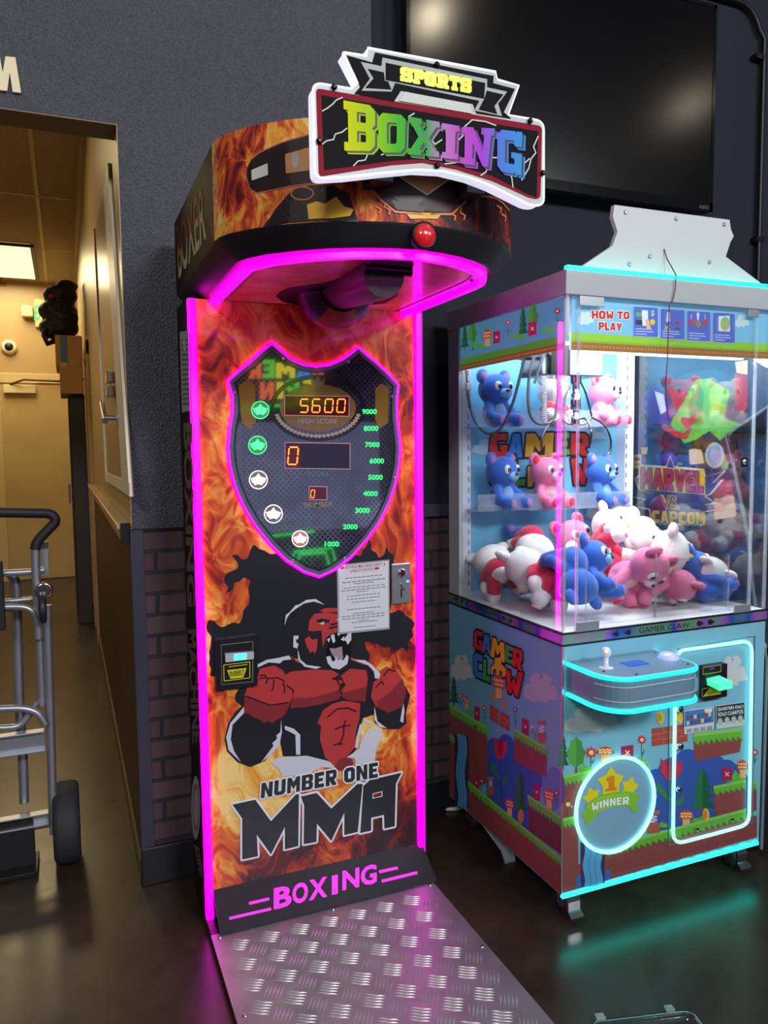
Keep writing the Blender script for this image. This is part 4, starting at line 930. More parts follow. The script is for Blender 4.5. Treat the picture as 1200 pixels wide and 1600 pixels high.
# ---- marquee sign
YS, TS = 1.36, 0.03
g = Print((0.66, YS, 1.9), (1, 0, 0), (0, 0, 1), K2, step=.0004, rough=.6, spec=.1)
def rnd(pts, r):
    out = []; n = len(pts)
    for i in range(n):
        a, b, c = (Vector(pts[i-1]), Vector(pts[i]), Vector(pts[(i+1) % n])); rr = r[i] if i in r else 0
        if not rr: out.append(tuple(b)); continue
        p, q = b+(a-b).normalized()*rr, b+(c-b).normalized()*rr
        for k in range(6): t = k/5; out.append(tuple(p*(1-t)**2+b*2*t*(1-t)+q*t*t))
    return out
OUT = rnd([(104,210),(265,236),(292,212),(226,84),(328,100),(332,66),(866,166),(872,198),(962,222),(918,345),(1066,372),(1066,722),(1010,722),(930,682),(850,642),(760,607),(650,580),(540,574),(400,587),(250,604),(112,612)], {0: 40, 3: 14, 10: 36, 11: 30, 12: 20, 20: 40})
uv = [g.at(p) for p in OUT]
M_edge = mat('lit_white_acrylic_edge', (226, 232, 250), .3, emit=0.85); M_face = mat('grey_sign_face', (176, 180, 180), .35)
s = MB(); s.prism([(q := g.p3(u, v, 0)) and (q.x, q.y, q.z) for u, v in uv], (0, TS, 0), 1, 0); sign = s.build('marquee_sign', [M_edge, M_face], bm)
s = MB(); s.tube([g.p3(u, v, -3) for u, v in uv], .0026, 6, closed=True); s.build('lit_edge', M_edge, sign)
g.poly(rnd([(116,234),(1058,392),(1052,702),(1000,690),(925,655),(850,622),(700,574),(560,546),(430,556),(128,604)], {0: 20, 1: 20, 2: 30, 9: 20}), (136, 24, 44), 1)
g.poly([(138,264),(1042,414),(1036,690),(990,672),(850,600),(700,556),(560,528),(430,538),(150,576)], (14, 13, 20), 2)
g.poly([(244,98),(350,128),(362,86),(856,184),(854,214),(945,238),(898,335),(930,362),(785,340),(770,300),(470,245),(440,292),(275,258),(300,230)], (14, 13, 20), 3)
g.poly([(302,126),(388,144),(392,108),(828,198),(828,232),(912,250),(874,300),(890,352),(775,328),(795,288),(445,214),(430,250),(305,246),(340,196)], (176,180,180), 4)
g.poly([(405,130),(820,214),(815,280),(405,202)], (14,13,20), 5); g.poly([(330,155),(398,170),(402,205),(436,214),(428,242),(320,235),(355,195)], (14,13,20), 5); g.poly([(826,246),(896,262),(858,310),(870,344),(792,325),(815,282)], (14,13,20), 5)
g.poly([(416,210),(438,214),(430,246)], (176,180,180), 6); g.poly([(790,278),(815,282),(796,308)], (176,180,180), 6)
g.poly([(485,250),(755,303),(766,342),(460,288)], (206,212,206), 5)
CR = (206,214,200)
for t in ([(140,332),(165,318),(185,302),(200,285),(226,275)], [(140,470),(160,455),(188,450),(195,428),(225,418),(245,402)], [(270,560),(290,540),(320,535),(335,500),(345,480)], [(500,355),(525,340)], [(575,392),(600,420),(590,440),(565,450)], [(690,480),(705,455),(730,430),(735,395),(765,368),(820,375),(865,392)],
          [(650,552),(700,545),(720,545)], [(800,600),(822,585),(832,560)], [(935,650),(930,610),(920,590)], [(970,620),(1000,570),(1010,530),(1030,505),(1020,480),(1040,435)], [(970,560),(1005,528)], [(385,515),(420,500)], [(840,525),(870,525)], [(640,450),(610,470),(600,455)]):
    g.stroke(t, 5, CR, 6)
g.build('sign_print', sign)
def _rb(nt, tc, b):
    sep = nt.nodes.new('ShaderNodeSeparateXYZ'); nt.links.new(tc.outputs['Object'], sep.inputs[0])
    mr = nt.nodes.new('ShaderNodeMapRange'); x0, x1 = g.at((228, 400))[0], g.at((972, 400))[0]
    mr.inputs['From Min'].default_value = x0; mr.inputs['From Max'].default_value = x1; nt.links.new(sep.outputs[0], mr.inputs['Value'])
    c = ramp(nt, mr.outputs[0], [(0, (222, 224, 24)), (.14, (176, 214, 34)), (.28, (84, 196, 52)), (.44, (70, 170, 90)), (.52, (196, 140, 206)), (.62, (206, 92, 206)), (.76, (176, 76, 226)), (.86, (90, 130, 232)), (1, (64, 160, 240))])
    nt.links.new(c, b.inputs['Emission Color']); b.inputs['Emission Strength'].default_value = 0.8
    return mixcol(nt, 0.92, c, (6, 6, 8))
M_rb = ramp_mat('rainbow_lit_letters', _rb, .6, .05)
LQ = (('B', [(228,288),(360,312),(360,500),(232,497)]), ('O', [(372,338),(487,350),(482,505),(375,505)]), ('X', [(497,355),(628,378),(625,525),(495,512)]), ('I', [(638,382),(712,395),(705,535),(638,527)]), ('N', [(720,398),(858,405),(840,567),(720,552)]), ('G', [(868,408),(972,420),(968,600),(868,580)]))
gl = Print((0.66, YS, 1.9), (1, 0, 0), (0, 0, 1), K2, step=.0004)
for ch, q in LQ:
    q2 = [(x+9, y+9) for x, y in q]
    gl.glyph(GL[ch], q2, (14, 13, 20), 8); gl.glyph(GL[ch], [(x+15, y+14) for x, y in q], M_rb, 7)
    gl.glyph(GL[ch], q, M_rb, 9)
gl.build('rainbow_lettering', sign)
gy = Print((0.66, YS, 1.9), (1, 0, 0), (0, 0, 1), K2, step=.0004); xs = [465, 518, 566, 616, 668, 715, 762]
for k, ch in enumerate('SPORTS'):
    x0, x1 = xs[k]+2, xs[k+1]-3; f = lambda x: (x-465)*.176
    q = [(x0, 149+f(x0)), (x1, 149+f(x1)), (x1, 204+f(x1)), (x0, 204+f(x0))]
    gy.glyph(GL[ch], q, (248, 250, 60, 1.5), 9, (180, 190, 10, .5), 7)
gy.build('yellow_lettering', sign)
for p in ((190,232),(1005,373),(128,456),(1058,590),(618,560),(617,140)): q = gy.p3(*gy.at(p), 7); MB().lathe([(.0055, 0), (.0055, .003), (.003, .005)], q, (0, -1, 0), 10).build('screw', M_screw, sign)
box('sign_bracket', .56, .60, YS+TS, 1.47, 1.86, 1.90, M_dark, sign); box('sign_bracket', .76, .80, YS+TS, 1.46, 1.86, 1.90, M_dark, sign)

# ------------------------------------------------------------------ claw machine
CX0, CX1, CY0, CY1 = 1.233, 1.985, 1.720, 2.392
cm = thing('claw_machine', 'clear-sided claw machine with cyan light strips and cartoon landscape print', 'claw machine', (1.61, 2.05, 0))
M_cyan = mat('cyan_led', (20, 240, 214), 0.4, emit=3.0)
M_cyanw = mat('cyan_white_led', (150, 255, 238), 0.4, emit=1.6)
M_cab = mat('cabinet_laminate', (136, 178, 200), .4, spec=.35)
M_grey = mat('grey_cabinet_metal', (178, 182, 188), .42, spec=.4)
M_white = mat('white_laminate', (226, 230, 238), .4, spec=.35)
M_acr = glass_mat('clear_acrylic', (.99, .993, .996), 0.3)
M_glass = glass_mat('window_glass', (.97, .98, .98), 0.36)
M_edgeg = mat('acrylic_edge', (206, 218, 230), .2, alpha=.32, spec=.6)

ZB, ZT = 0.100, 0.813                     # lower cabinet
box('lower_cabinet', CX0, CX1, CY0, CY1, ZB, ZT, M_cab, cm)
def _holo(nt, tc, b):
    v = mapping(nt, tc.outputs['Object'], (5, 5, 1)); n = noise(nt, v, 1.0, 1, .3).outputs['Fac']
    return ramp(nt, n, [(.28, (140, 150, 158)), (.40, (120, 180, 160)), (.47, (60, 110, 220)), (.53, (190, 120, 220)), (.60, (120, 190, 150)), (.72, (160, 164, 170))])
M_holo = ramp_mat('holographic_trim', _holo, .25, .5, metal=.6)
b = MB(); b.box(CX0-.004, CX1+.004, CY0-.004, CY1, ZT, ZT+.031); belt = b.build('trim_belt', M_holo, cm, .001)
b = MB(); b.box(CX0-.0055, CX1+.0055, CY0-.0055, CY1, ZT-.003, ZT+.0012); b.box(CX0-.0055, CX1+.0055, CY0-.0055, CY1, ZT+.0285, ZT+.032); b.build('trim_line', M_black, belt)
FR, SI = (850, 950, 3.2), (690, 920, 3.2)
g = Print((1.6, CY0-.0042, .8), (1, 0, 0), (0, 0, 1), FR, step=.0003)
g.text('GAMER CLAW', [(476,98),(728,72),(728,96),(476,126)], (30,34,44), 1, .0); g.build('belt_lettering', belt)
g = Print((1.6, CY0-.0042, .8), (1, 0, 0), (0, 0, 1), FR, step=.0003)
for x in (358, 417): g.poly([(x-20,131-(x-358)*.13),(x+4,116-(x-358)*.13),(x+4,144-(x-358)*.13)], (30,34,44), 1); g.ell(x+8, 129-(x-358)*.13, 9, 14, (30,34,44), 1)
g.build('belt_symbol', belt); g = Print((1.6, CY0-.0042, .8), (1, 0, 0), (0, 0, 1), FR, step=.0003)
for x in (781, 836): g.poly([(x+20,76-(x-781)*.13),(x-4,62-(x-781)*.13),(x-4,92-(x-781)*.13)], (30,34,44), 1); g.ell(x-8, 77-(x-781)*.13, 9, 14, (30,34,44), 1)
g.build('belt_symbol', belt)
g = Print((CX0-.0042, 2, .8), (0, -1, 0), (0, 0, 1), SI, step=.0003)
g.text('GAMER CLAW', [(130,64),(275,115),(275,140),(130,86)], (30,34,44), 1, .0); g.build('belt_lettering', belt)
for x, y, d in ((72,50,-1),(102,60,-1),(312,146,1),(346,158,1)):
    g = Print((CX0-.0042, 2, .8), (0, -1, 0), (0, 0, 1), SI, step=.0003); g.poly([(x+d*9,y+d*3),(x-d*3,y-9),(x-d*3,y+10)], (30,34,44), 1); g.ell(x-d*4, y, 4, 9, (30,34,44), 1); g.build('belt_symbol', belt)

SKY, GRS, GRS2, SOIL, SOIL2, HILL = (122,184,208), (104,186,64), (66,140,62), (142,74,74), (116,60,64), (56,92,176)
PINE, PINE2, RDD, MAG, CRM, YLW = (46,120,76), (36,98,66), (214,62,66), (166,40,92), (240,214,150), (238,196,60)
CLD, CLD2, WAT, BRK, STONE = (196,200,206), (170,180,194), (92,172,222), (168,76,66), (206,130,76)
def cloud(g, x0, y0, x1, y1, c=CLD, L=2, tilt=0.0):
    w, h = x1-x0, y1-y0; T = lambda x, y: (x0+w*x, y0+h*y+tilt*w*x)
    pts = []
    for cx, cy, r, a0, a1 in ((.16,.66,.14,180,300),(.36,.40,.20,190,320),(.60,.34,.18,200,340),(.78,.62,.14,230,370)):
        for k in range(9): a = math.radians(a0+(a1-a0)*k/8); pts.append(T(cx+r*math.cos(a), cy+r*1.7*math.sin(a)))
    pts += [T(1.0,.82), T(.7,.86), T(.62,1), T(.4,.92), T(.25,1), T(.02,.86)]
    g.poly(pts, c, L)
def ledge(g, a, b, th, n=9, L=5, soil=None, sc=SOIL, soilhex=True):
    """grass-topped ledge: a, b top corners in the crop frame; th grass thickness; soil = lower corners"""
    if soil: g.poly([(a[0], a[1]+th*.4), (b[0], b[1]+th*.4), soil[1], soil[0]], sc, L-1)
    pts = [a, b]; dx, dy = (b[0]-a[0])/n, (b[1]-a[1])/n
    for k in range(n, 0, -1):
        x, y = a[0]+dx*k, a[1]+dy*k
        pts += [(x, y+th*.95), (x-dx*.95, y-dy*.95+th*.62)]
    g.poly(pts, GRS2, L)
    pts = [a, b]
    for k in range(n, 0, -1):
        x, y = a[0]+dx*k, a[1]+dy*k
        pts += [(x, y+th*.86), (x-dx*.95, y-dy*.95+th*.52)]
    g.poly(pts, GRS, L+.5)
    g.poly([a, b, (b[0], b[1]+th*.22), (a[0], a[1]+th*.22)], (138,206,92), L+1)
def pine(g, cx, top, bot, w, sk=0.0, L=4):
    h = bot-top; pts = [(cx, top)]; right = []; left = []
    for k in range(1, 5):
        y = top+h*k/4*.92; q = w*(.35+.65*k/4)
        right += [(cx+q, y+sk*q), (cx+q*.55, y-h*.02)]; left += [(cx-q, y-sk*q), (cx-q*.55, y-h*.02)]
    g.poly([(cx, top)]+right[:-1]+left[:-1][::-1], PINE, L)
    g.poly([(cx, top)]+right[:-1]+[(cx, top+h*.9)], PINE2, L+.4)
    g.poly([(cx-w*.12, bot-h*.1), (cx+w*.12, bot-h*.1), (cx+w*.12, bot+h*.05), (cx-w*.12, bot+h*.05)], (128,84,60), L-.3)
def oak(g, cx, top, bot, w, L=4):
    h = bot-top; pts = []
    for k in range(16):
        a = 2*PI*k/16; r = 1.0 if k % 2 == 0 else .84; pts.append((cx+w*r*math.cos(a)*(1 if math.sin(a) > -.3 else .8), top+h*.45+h*.45*r*math.sin(a)))
    g.poly([(cx-w*.12,bot-h*.2),(cx+w*.12,bot-h*.2),(cx+w*.14,bot+h*.12),(cx-w*.14,bot+h*.12)], (128,84,60), L-.3)
    g.poly(pts, (86,166,74), L); g.poly([(cx, top+h*.03)]+sorted([p for p in pts if p[0] > cx+1], key=lambda p: p[1])+[(cx, top+h*.88)], (70,146,66), L+.4)
def toadstool(g, cx, y0, w, h, L=6, sk=0.0, c=(204,74,62)):
    g.poly([(cx-w*.22, y0+h*.45), (cx+w*.22, y0+h*.45), (cx+w*.26, y0+h), (cx-w*.26, y0+h)], (236,176,110), L-.5)
    cap = [(cx+w*.5*math.cos(PI+PI*k/12), y0+h*.5+h*.5*math.sin(PI+PI*k/12)+sk*w*.5*math.cos(PI+PI*k/12)) for k in range(13)]
    g.poly(cap+[(cx, y0+h*.56)], c, L)
    for f in (.22, .40):
        z = []
        for k in range(7): z.append((cx+w*(-.36+.12*k), y0+h*(f+(.06 if k % 2 else -.04))+sk*w*(-.36+.12*k)))
        g.stroke(z, w*.08, CRM, L+.5)
def xbox(g, x0, y0, x1, y1, tilt=0.0, L=6):
    d = tilt*(x1-x0); g.poly([(x0,y0),(x1,y0+d),(x1,y1+d),(x0,y1)], MAG, L)
    cx, cy, w = (x0+x1)/2, (y0+y1+d)/2, (x1-x0)*.18
    g.stroke([(cx-w,cy-w*1.1),(cx+w,cy+w*1.1)], w*.5, CRM, L+.5); g.stroke([(cx+w,cy-w*1.1),(cx-w,cy+w*1.1)], w*.5, CRM, L+.8)
def flower(g, x, y, r, stem, c=(206,66,80), L=6, sk=0.0):
    g.stroke([(x, y), (x-2, y+stem*.5), (x, y+stem)], max(2.5, r*.14), PINE, L-.5)
    g.poly([(x, y+stem*.7), (x+r*.6, y+stem*.45), (x+r*.2, y+stem*.8)], PINE, L-.4)
    pts = []
    for k in range(16): a = 2*PI*k/16; q = r if k % 2 == 0 else r*.66; pts.append((x+q*math.cos(a), y+q*math.sin(a)))
    g.poly(pts, c, L); g.ell(x, y, r*.38, r*.38, CRM, L+.5, 10)
def tulip(g, x, y, w, h, stem, L=6):
    g.stroke([(x, y+h), (x-6, y+h+stem*.4), (x+4, y+h+stem*.7), (x, y+h+stem)], w*.09, (40,96,84), L-.5)
    g.poly([(x, y+h+stem*.45), (x-w*.6, y+h+stem*.05), (x-w*.75, y+h+stem*.2), (x-w*.3, y+h+stem*.42)], (60,130,90), L-.4); g.poly([(x, y+h+stem*.6), (x+w*.55, y+h+stem*.3), (x+w*.6, y+h+stem*.5)], (60,130,90), L-.4)
    g.poly([(x-w*.5,y),(x-w*.22,y+h*.25),(x,y-h*.06),(x+w*.22,y+h*.28),(x+w*.5,y+h*.05),(x+w*.5,y+h*.6),(x+w*.25,y+h*.95),(x-w*.2,y+h),(x-w*.48,y+h*.65)], (206,52,84), L)
    g.poly([(x-w*.22,y+h*.25),(x,y-h*.06),(x+w*.22,y+h*.28),(x+.1*w,y+h*.9),(x-w*.1,y+h*.9)], (170,36,74), L+.4)
def spring(g, x, y, w, h, L=6):
    g.poly([(x-w/2,y),(x+w/2,y-3),(x+w/2,y+h*.16),(x-w/2,y+h*.18)], (176,110,84), L)
    z = []
    for k in range(6): z.append((x+(w*.28 if k % 2 else -w*.28), y+h*(.2+.07*k)))
    g.stroke(z, w*.09, (210,214,224), L)
    g.poly([(x-w/2,y+h*.55),(x+w/2,y+h*.52),(x+w/2,y+h),(x-w/2,y+h*1.02)], (176,96,74), L)
def bricks(g, tl, tr, br, bl, L=6, nx=3, ny=3):
    g.poly([tl, tr, br, bl], BRK, L); f = lambda a, b, t: (a[0]+(b[0]-a[0])*t, a[1]+(b[1]-a[1])*t)
    for k in range(1, ny): g.stroke([f(tl, bl, k/ny), f(tr, br, k/ny)], 2.5, (206,124,104), L+.4)
    for r in range(ny):
        for c in range(1, nx+1):
            t = (c-(.5 if r % 2 else 0))/nx
            if 0 < t < 1: g.stroke([f(f(tl,tr,t), f(bl,br,t), r/ny), f(f(tl,tr,t), f(bl,br,t), (r+1)/ny)], 2.5, (206,124,104), L+.5)
def fall(g, x0, x1, y0, y1, L=6, sk=0.0):
    l = []; r = []
    for k in range(13):
        t = k/12; o = 6*math.sin(t*9); l.append((x0+o, y0+(y1-y0)*t)); r.append((x1+o, y0+(y1-y0)*t+sk*(x1-x0)))
    g.poly([(x0-14, y0), (x1+14, y0+sk*(x1-x0)), (x1+14, y1+sk*(x1-x0)), (x0-14, y1)], (58,54,88), L-.5)
    g.poly(l+r[::-1], WAT, L)
    for q in (.33, .66): g.stroke([(a[0]+(b[0]-a[0])*q, a[1]+(b[1]-a[1])*q) for a, b in zip(l, r)], 4, (64,140,200), L+.5)
def bush(g, x, y, w, h, L=4.5):
    g.poly([(x-w, y), (x-w*.8, y-h*.5), (x-w*.4, y-h*.55), (x-w*.1, y-h), (x+w*.3, y-h*.6), (x+w*.7, y-h*.7), (x+w, y)], (96,186,70), L)
def hills(g, pts, c=HILL, L=2.5, r=None): g.poly(pts, c, L)

# --- front print
GFY = CY0-.0045
g = Print((1.6, GFY+.004, .5), (1, 0, 0), (0, 0, 1), FR, step=.0003)
def rectf(g, x0, x1, z0, z1): return [(x0-g.O.x, z0-g.O.z), (x1-g.O.x, z0-g.O.z), (x1-g.O.x, z1-g.O.z), (x0-g.O.x, z1-g.O.z)]
g.fill([rectf(g, CX0, CX1, ZB, ZT)], SKY, 0.5)
cloud(g, 98, 490, 390, 630, CLD, 1.5, -.05); cloud(g, 870, 235, 1020, 395, CLD, 1.5, -.05)
for c in ((560,870,60),(640,830,75),(720,790,78),(770,790,60),(850,800,62),(910,830,66),(975,870,50)): g.ell(c[0], c[1], c[2], c[2]*1.1, HILL, 2+c[2]*.001)
g.poly([(505,860),(1025,850),(1020,1040),(540,1120)], HILL, 2.3)
pine(g, 95, 632, 800, 28, L=3); oak(g, 160, 640, 820, 50, 3.5)
bush(g, 205, 815, 40, 36); bush(g, 480, 800, 40, 60); bush(g, 590, 1095, 30, 30); bush(g, 800, 1068, 70, 34); bush(g, 960, 870, 50, 60, 2.6)
ledge(g, (92,840), (240,806), 62, 7, 5, [(92,1070),(190,1050)]); 
ledge(g, (92,1050), (170,1034), 62, 4, 6.5, [(92,1420),(170,1398)])
ledge(g, (480,770), (515,762), 50, 2, 5, [(480,850),(515,842)], HILL)
ledge(g, (300,1190), (1006,1000), 66, 24, 8, [(170,1400),(1062,1145)])
g.poly([(1006,1050),(1062,1035),(1062,1145),(1006,1160)], SOIL, 7.35)
g.poly([(92,1300),(320,1240),(320,1360),(92,1425)], SOIL, 5.8)
ledge(g, (745,627), (990,598), 70, 9, 5, [(753,765),(978,720)]); ledge(g, (845,890), (1006,856), 58, 6, 6, [(856,1050),(1004,1010)])
ledge(g, (1030,870), (1062,862), 58, 2, 5, [(1032,1020),(1062,1010)])
bricks(g, (538,602), (716,578), (716,666), (538,690))
g.ell(580, 548, 19, 31, YLW, 6); g.ell(576, 546, 11, 22, (214,150,52), 6.5); g.ell(678, 548, 15, 28, YLW, 6); g.ell(805, 1032, 18, 32, YLW, 9.5); g.ell(800, 1034, 13, 26, (206,140,60), 9.7)
flower(g, 234, 722, 32, 70); toadstool(g, 304, 692, 92, 70); xbox(g, 385, 692, 445, 762, -.15); flower(g, 488, 658, 24, 100, (190,60,90)); tulip(g, 635, 750, 108, 108, 230); spring(g, 545, 1012, 60, 110, 10)
pine(g, 792, 800, 1020, 62, L=4); toadstool(g, 708, 1008, 78, 80, 9.5); xbox(g, 888, 798, 938, 866, -.1); toadstool(g, 990, 758, 60, 90, 6.8); flower(g, 1052, 720, 20, 60, (200,60,80))
flower(g, 118, 980, 14, 60, (240,220,140), 7); flower(g, 136, 992, 8, 48, (226,90,90), 7)
fall(g, 196, 286, 1170, 1390, 10); g.poly([(158,1340),(200,1328),(200,1386),(158,1396)], (58,110,200), 9.5); g.poly([(286,1318),(328,1306),(328,1352),(286,1362)], (58,110,200), 9.5)
for k in range(10):
    cx, cy = 340+k*72, 1300-k*19
    for dx, dy in ((0, 0), (34, 22)):
        g.stroke([(cx+dx+20*math.cos(PI*i/3), cy+dy+20*math.sin(PI*i/3)) for i in range(6)], 2, SOIL2, 7.5, True)
front = g.build('front_print', cm)
# --- side print
g = Print((CX0-.0003, 2, .5), (0, -1, 0), (0, 0, 1), SI, step=.0003)
def rects(g, y0, y1, z0, z1): return [(-(y1-2), z0-.5), (-(y0-2), z0-.5), (-(y0-2), z1-.5), (-(y1-2), z1-.5)]
g.fill([rects(g, CY0, CY1, ZB, ZT)], (112,172,204), 0.5)
cloud(g, 45, 315, 160, 455, CLD, 1.5, .12); cloud(g, 410, 405, 594, 560, CLD2, 1.5, .12)
for c in ((262,800,40),(320,790,45),(350,840,60),(420,900,60),(455,960,50)): g.ell(c[0], c[1], c[2], c[2]*1.4, HILL, 2+c[2]*.001)
g.poly([(228,830),(365,800),(480,980),(470,1260),(225,1100)], HILL, 2.3)
g.ell(560, 1000, 60, 110, (96,130,196), 2); 
pine(g, 62, 436, 580, 24, .1, 3); flower(g, 96, 535, 16, 50); toadstool(g, 128, 540, 34, 60, 6, .3); xbox(g, 166, 584, 194, 652, .35); flower(g, 216, 595, 14, 70, (200,60,80)); bush(g, 150, 632, 20, 40)
ledge(g, (40,575), (230,688), 62, 11, 5, [(40,1040),(230,970)])
g.poly([(40,1020),(140,990),(140,1100),(40,1035)], SOIL, 4)
fall(g, 80, 124, 722, 1085, 6.5, .3); ledge(g, (40,725), (68,745), 40, 2, 5)
bricks(g, (244,577), (288,604), (288,680), (244,650), 6, 2, 3); bricks(g, (294,610), (342,636), (342,712), (294,684), 6, 2, 3)
g.ell(262, 542, 10, 28, STONE, 6); g.ell(316, 578, 10, 26, STONE, 6); flower(g, 370, 603, 14, 90, (110,60,140))
xbox(g, 404, 646, 438, 720, .4); flower(g, 456, 690, 9, 40, CRM); flower(g, 472, 705, 9, 40); spring(g, 503, 660, 40, 110)
ledge(g, (364,696), (530,792), 62, 9, 5, [(366,860),(526,945)])
tulip(g, 296, 745, 62, 105, 230, 4); xbox(g, 164, 930, 190, 1000, .35); flower(g, 202, 960, 12, 50); spring(g, 248, 940, 32, 90)
toadstool(g, 342, 1045, 48, 90, 6, .3, (180,50,90)); pine(g, 394, 900, 1120, 36, .2, 4); g.ell(400, 1138, 15, 36, STONE, 8.5)
xbox(g, 462, 970, 495, 1050, .35); toadstool(g, 540, 1000, 54, 100, 6, .35); flower(g, 577, 1020, 16, 60, (180,40,90))
ledge(g, (135,958), (602,1345), 56, 24, 8, [(140,1100),(602,1520)])
g.poly([(130,1090),(602,1505),(602,1530),(130,1110)], SOIL, 7.2)
ledge(g, (434,1028), (602,1140), 66, 9, 7, [(440,1210),(602,1330)], SOIL2)
LC = dict(R=(206,50,50), B=(64,128,212), Y=(232,172,50), G=(80,160,76))
for ch, q, c in (('G', [(168,203),(212,215),(210,312),(165,296)], 'R'), ('A', [(208,222),(258,236),(252,330),(206,316)], 'B'), ('M', [(262,240),(320,272),(320,370),(248,336)], 'Y'), ('E', [(326,274),(364,294),(360,378),(318,362)], 'G'), ('R', [(366,292),(412,310),(410,416),(358,382)], 'R'),
                 ('C', [(165,312),(210,336),(208,452),(168,434)], 'B'), ('L', [(214,346),(250,364),(250,470),(210,452)], 'G'), ('W', [(325,404),(415,420),(396,546),(328,514)], 'R')):
    g.glyph(GB[ch], q, LC[c], 14, (26,24,34), 12)
CLW = [(272,344),(300,342),(306,376),(330,402),(322,440),(310,440),(308,414),(296,404),(296,452),(278,452),(278,400),(264,405),(264,432),(252,424),(254,388),(270,372)]
g.stroke(CLW, 10, (26,24,34), 12, True); g.poly(CLW, LC['Y'], 14); toadstool(g, 292, 430, 62, 118, 15, .25)
g.build('side_print', cm)
for x in (CX0+.0, ): box('corner_trim', CX0-.002, CX0+.004, CY0-.002, CY0+.004, ZB, ZT-.001, mat('aluminium_trim', (170, 174, 180), .3, .8), cm)

# --- front door, light loops, winner badge
dl = [(630,480),(622,1185),(660,1180),(1042,1072),(1052,150),(640,205)]
g = Print((1.6, CY0-.0035, .5), (1, 0, 0), (0, 0, 1), FR, step=.0003)
def loop3(pts, y, crop=FR): 
    gg = Print((1.6, y, .5), (1, 0, 0), (0, 0, 1), crop); return [gg.p3(*gg.at(p), 0) for p in pts]
dr = MB(); dr.tube(loop3([(626,478),(622,1187),(1042,1074),(1054,140),(668,208)], CY0-.004), .0018, 6); dr.build('door_seam', mat('grey_line2', (96, 120, 130), .4), cm)
L1 = [(655,470),(652,700),(648,900),(645,1120),(650,1150),(662,1166),(680,1172),(700,1169),(850,1130),(985,1093),(1008,1080),(1022,1058),(1026,1030),(1032,700),(1038,300),(1039,215),(1034,190),(1022,174),(1000,169),(900,182),(760,202),(700,210),(682,216),(672,232)]
dled = MB(); dled.tube(loop3(L1, CY0-.009), .0052, 8, r2=.0052); dlo = dled.build('door_light_loop', M_cyanw, cm)
for nm, cxy in (('hinge', (680, 505)), ('hinge', (674, 905))):
    p = loop3([cxy], CY0-.008)[0]; MB().lathe([(.011, -.003), (.011, .004), (.007, .007)], p, (0, -1, 0), 16).build(nm, M_chrome, cm)
p = loop3([(675, 690)], CY0-.008)[0]; lk = MB().lathe([(.012, -.003), (.012, .006), (.009, .010), (.004, .010)], p, (0, -1, 0), 18).build('door_lock', M_chrome, cm)
RC = (1.413, .331); RR = .138
wn = Print((RC[0], CY0-.0042, RC[1]), (1, 0, 0), (0, 0, 1), FR, step=.0003, rough=.25, coat=.5)
disc = MB(); disc.lathe([(.001, .0052), (RR-.004, .0052), (RR-.004, .0005)], (RC[0], CY0-.0005, RC[1]), (0, -1, 0), 48, smooth=False); wd = disc.build('prize_flap', mat('frosted_blue_flap', (126, 176, 206), .25, coat=.5), cm)
wn = Print((RC[0], CY0-.006, RC[1]), (1, 0, 0), (0, 0, 1), FR, step=.0003, rough=.3)
def star(g, cx, cy, r, c, L, rot=0.0):
    pts = []
    for k in range(10): a = -PI/2+rot+PI*k/5; q = r if k % 2 == 0 else r*.62; pts.append((cx+q*.92*math.cos(a), cy+q*1.06*math.sin(a)-.12*q*math.cos(a)))
    g.poly(pts, c, L)
YY, GG = (226, 214, 40), (132, 200, 52)
star(wn, 240, 945, 50, YY, 1, -.3); star(wn, 428, 895, 50, YY, 1, .3); star(wn, 334, 872, 76, YY, 2)
wn.poly([(312,850),(334,838),(352,838),(352,895),(362,896),(362,910),(306,918),(306,903),(322,901),(322,866),(312,868)], (220,140,40), 3)
wn.poly([(205,985),(250,950),(300,930),(360,918),(420,915),(465,928),(478,945),(462,970),(470,1020),(440,1015),(425,990),(360,990),(300,1005),(262,1030),(245,1065),(210,1085),(200,1050),(185,1030),(212,1012)], GG, 3)
wn.poly([(212,990),(250,958),(300,940),(360,930),(425,925),(430,985),(360,992),(300,1006),(250,1030)], (150,212,60), 4)
wx = [238,272,290,320,350,382,404,428]
for k, ch in enumerate('WINNER'):
    q = [(236,950),(266,946),(284,942),(318,936),(352,930),(388,926)][k] if False else None
LW = {'W': (236, 272, 974, 1012), 'I': (276, 288, 966, 1002), 'N': (293, 322, 958, 996), 'n': (327, 356, 952, 990), 'E': (361, 386, 948, 986), 'R': (391, 424, 945, 984)}
for ch, (x0, x1, y0_, y1_) in LW.items(): wn.glyph(GB[ch.upper()], [(x0,y0_),(x1,y0_-5),(x1,y1_-5),(x0,y1_)], (236,250,240), 6, (110,170,50), 5)
wn.build('winner_badge', wd)
rg = MB(); rg.tube([(RC[0]+RR*math.cos(2*PI*k/48), CY0-.010, RC[1]+RR*math.sin(2*PI*k/48)) for k in range(48)], .0058, 8, closed=True); rg.build('prize_light_ring', M_cyanw, cm)
box('bottom_light_strip', CX0+.003, CX1-.006, CY0-.006, CY0+.004, ZB-.010, ZB-.0005, mat('cyan_floor_led', (20, 240, 214), 0.4, emit=8.0), cm)
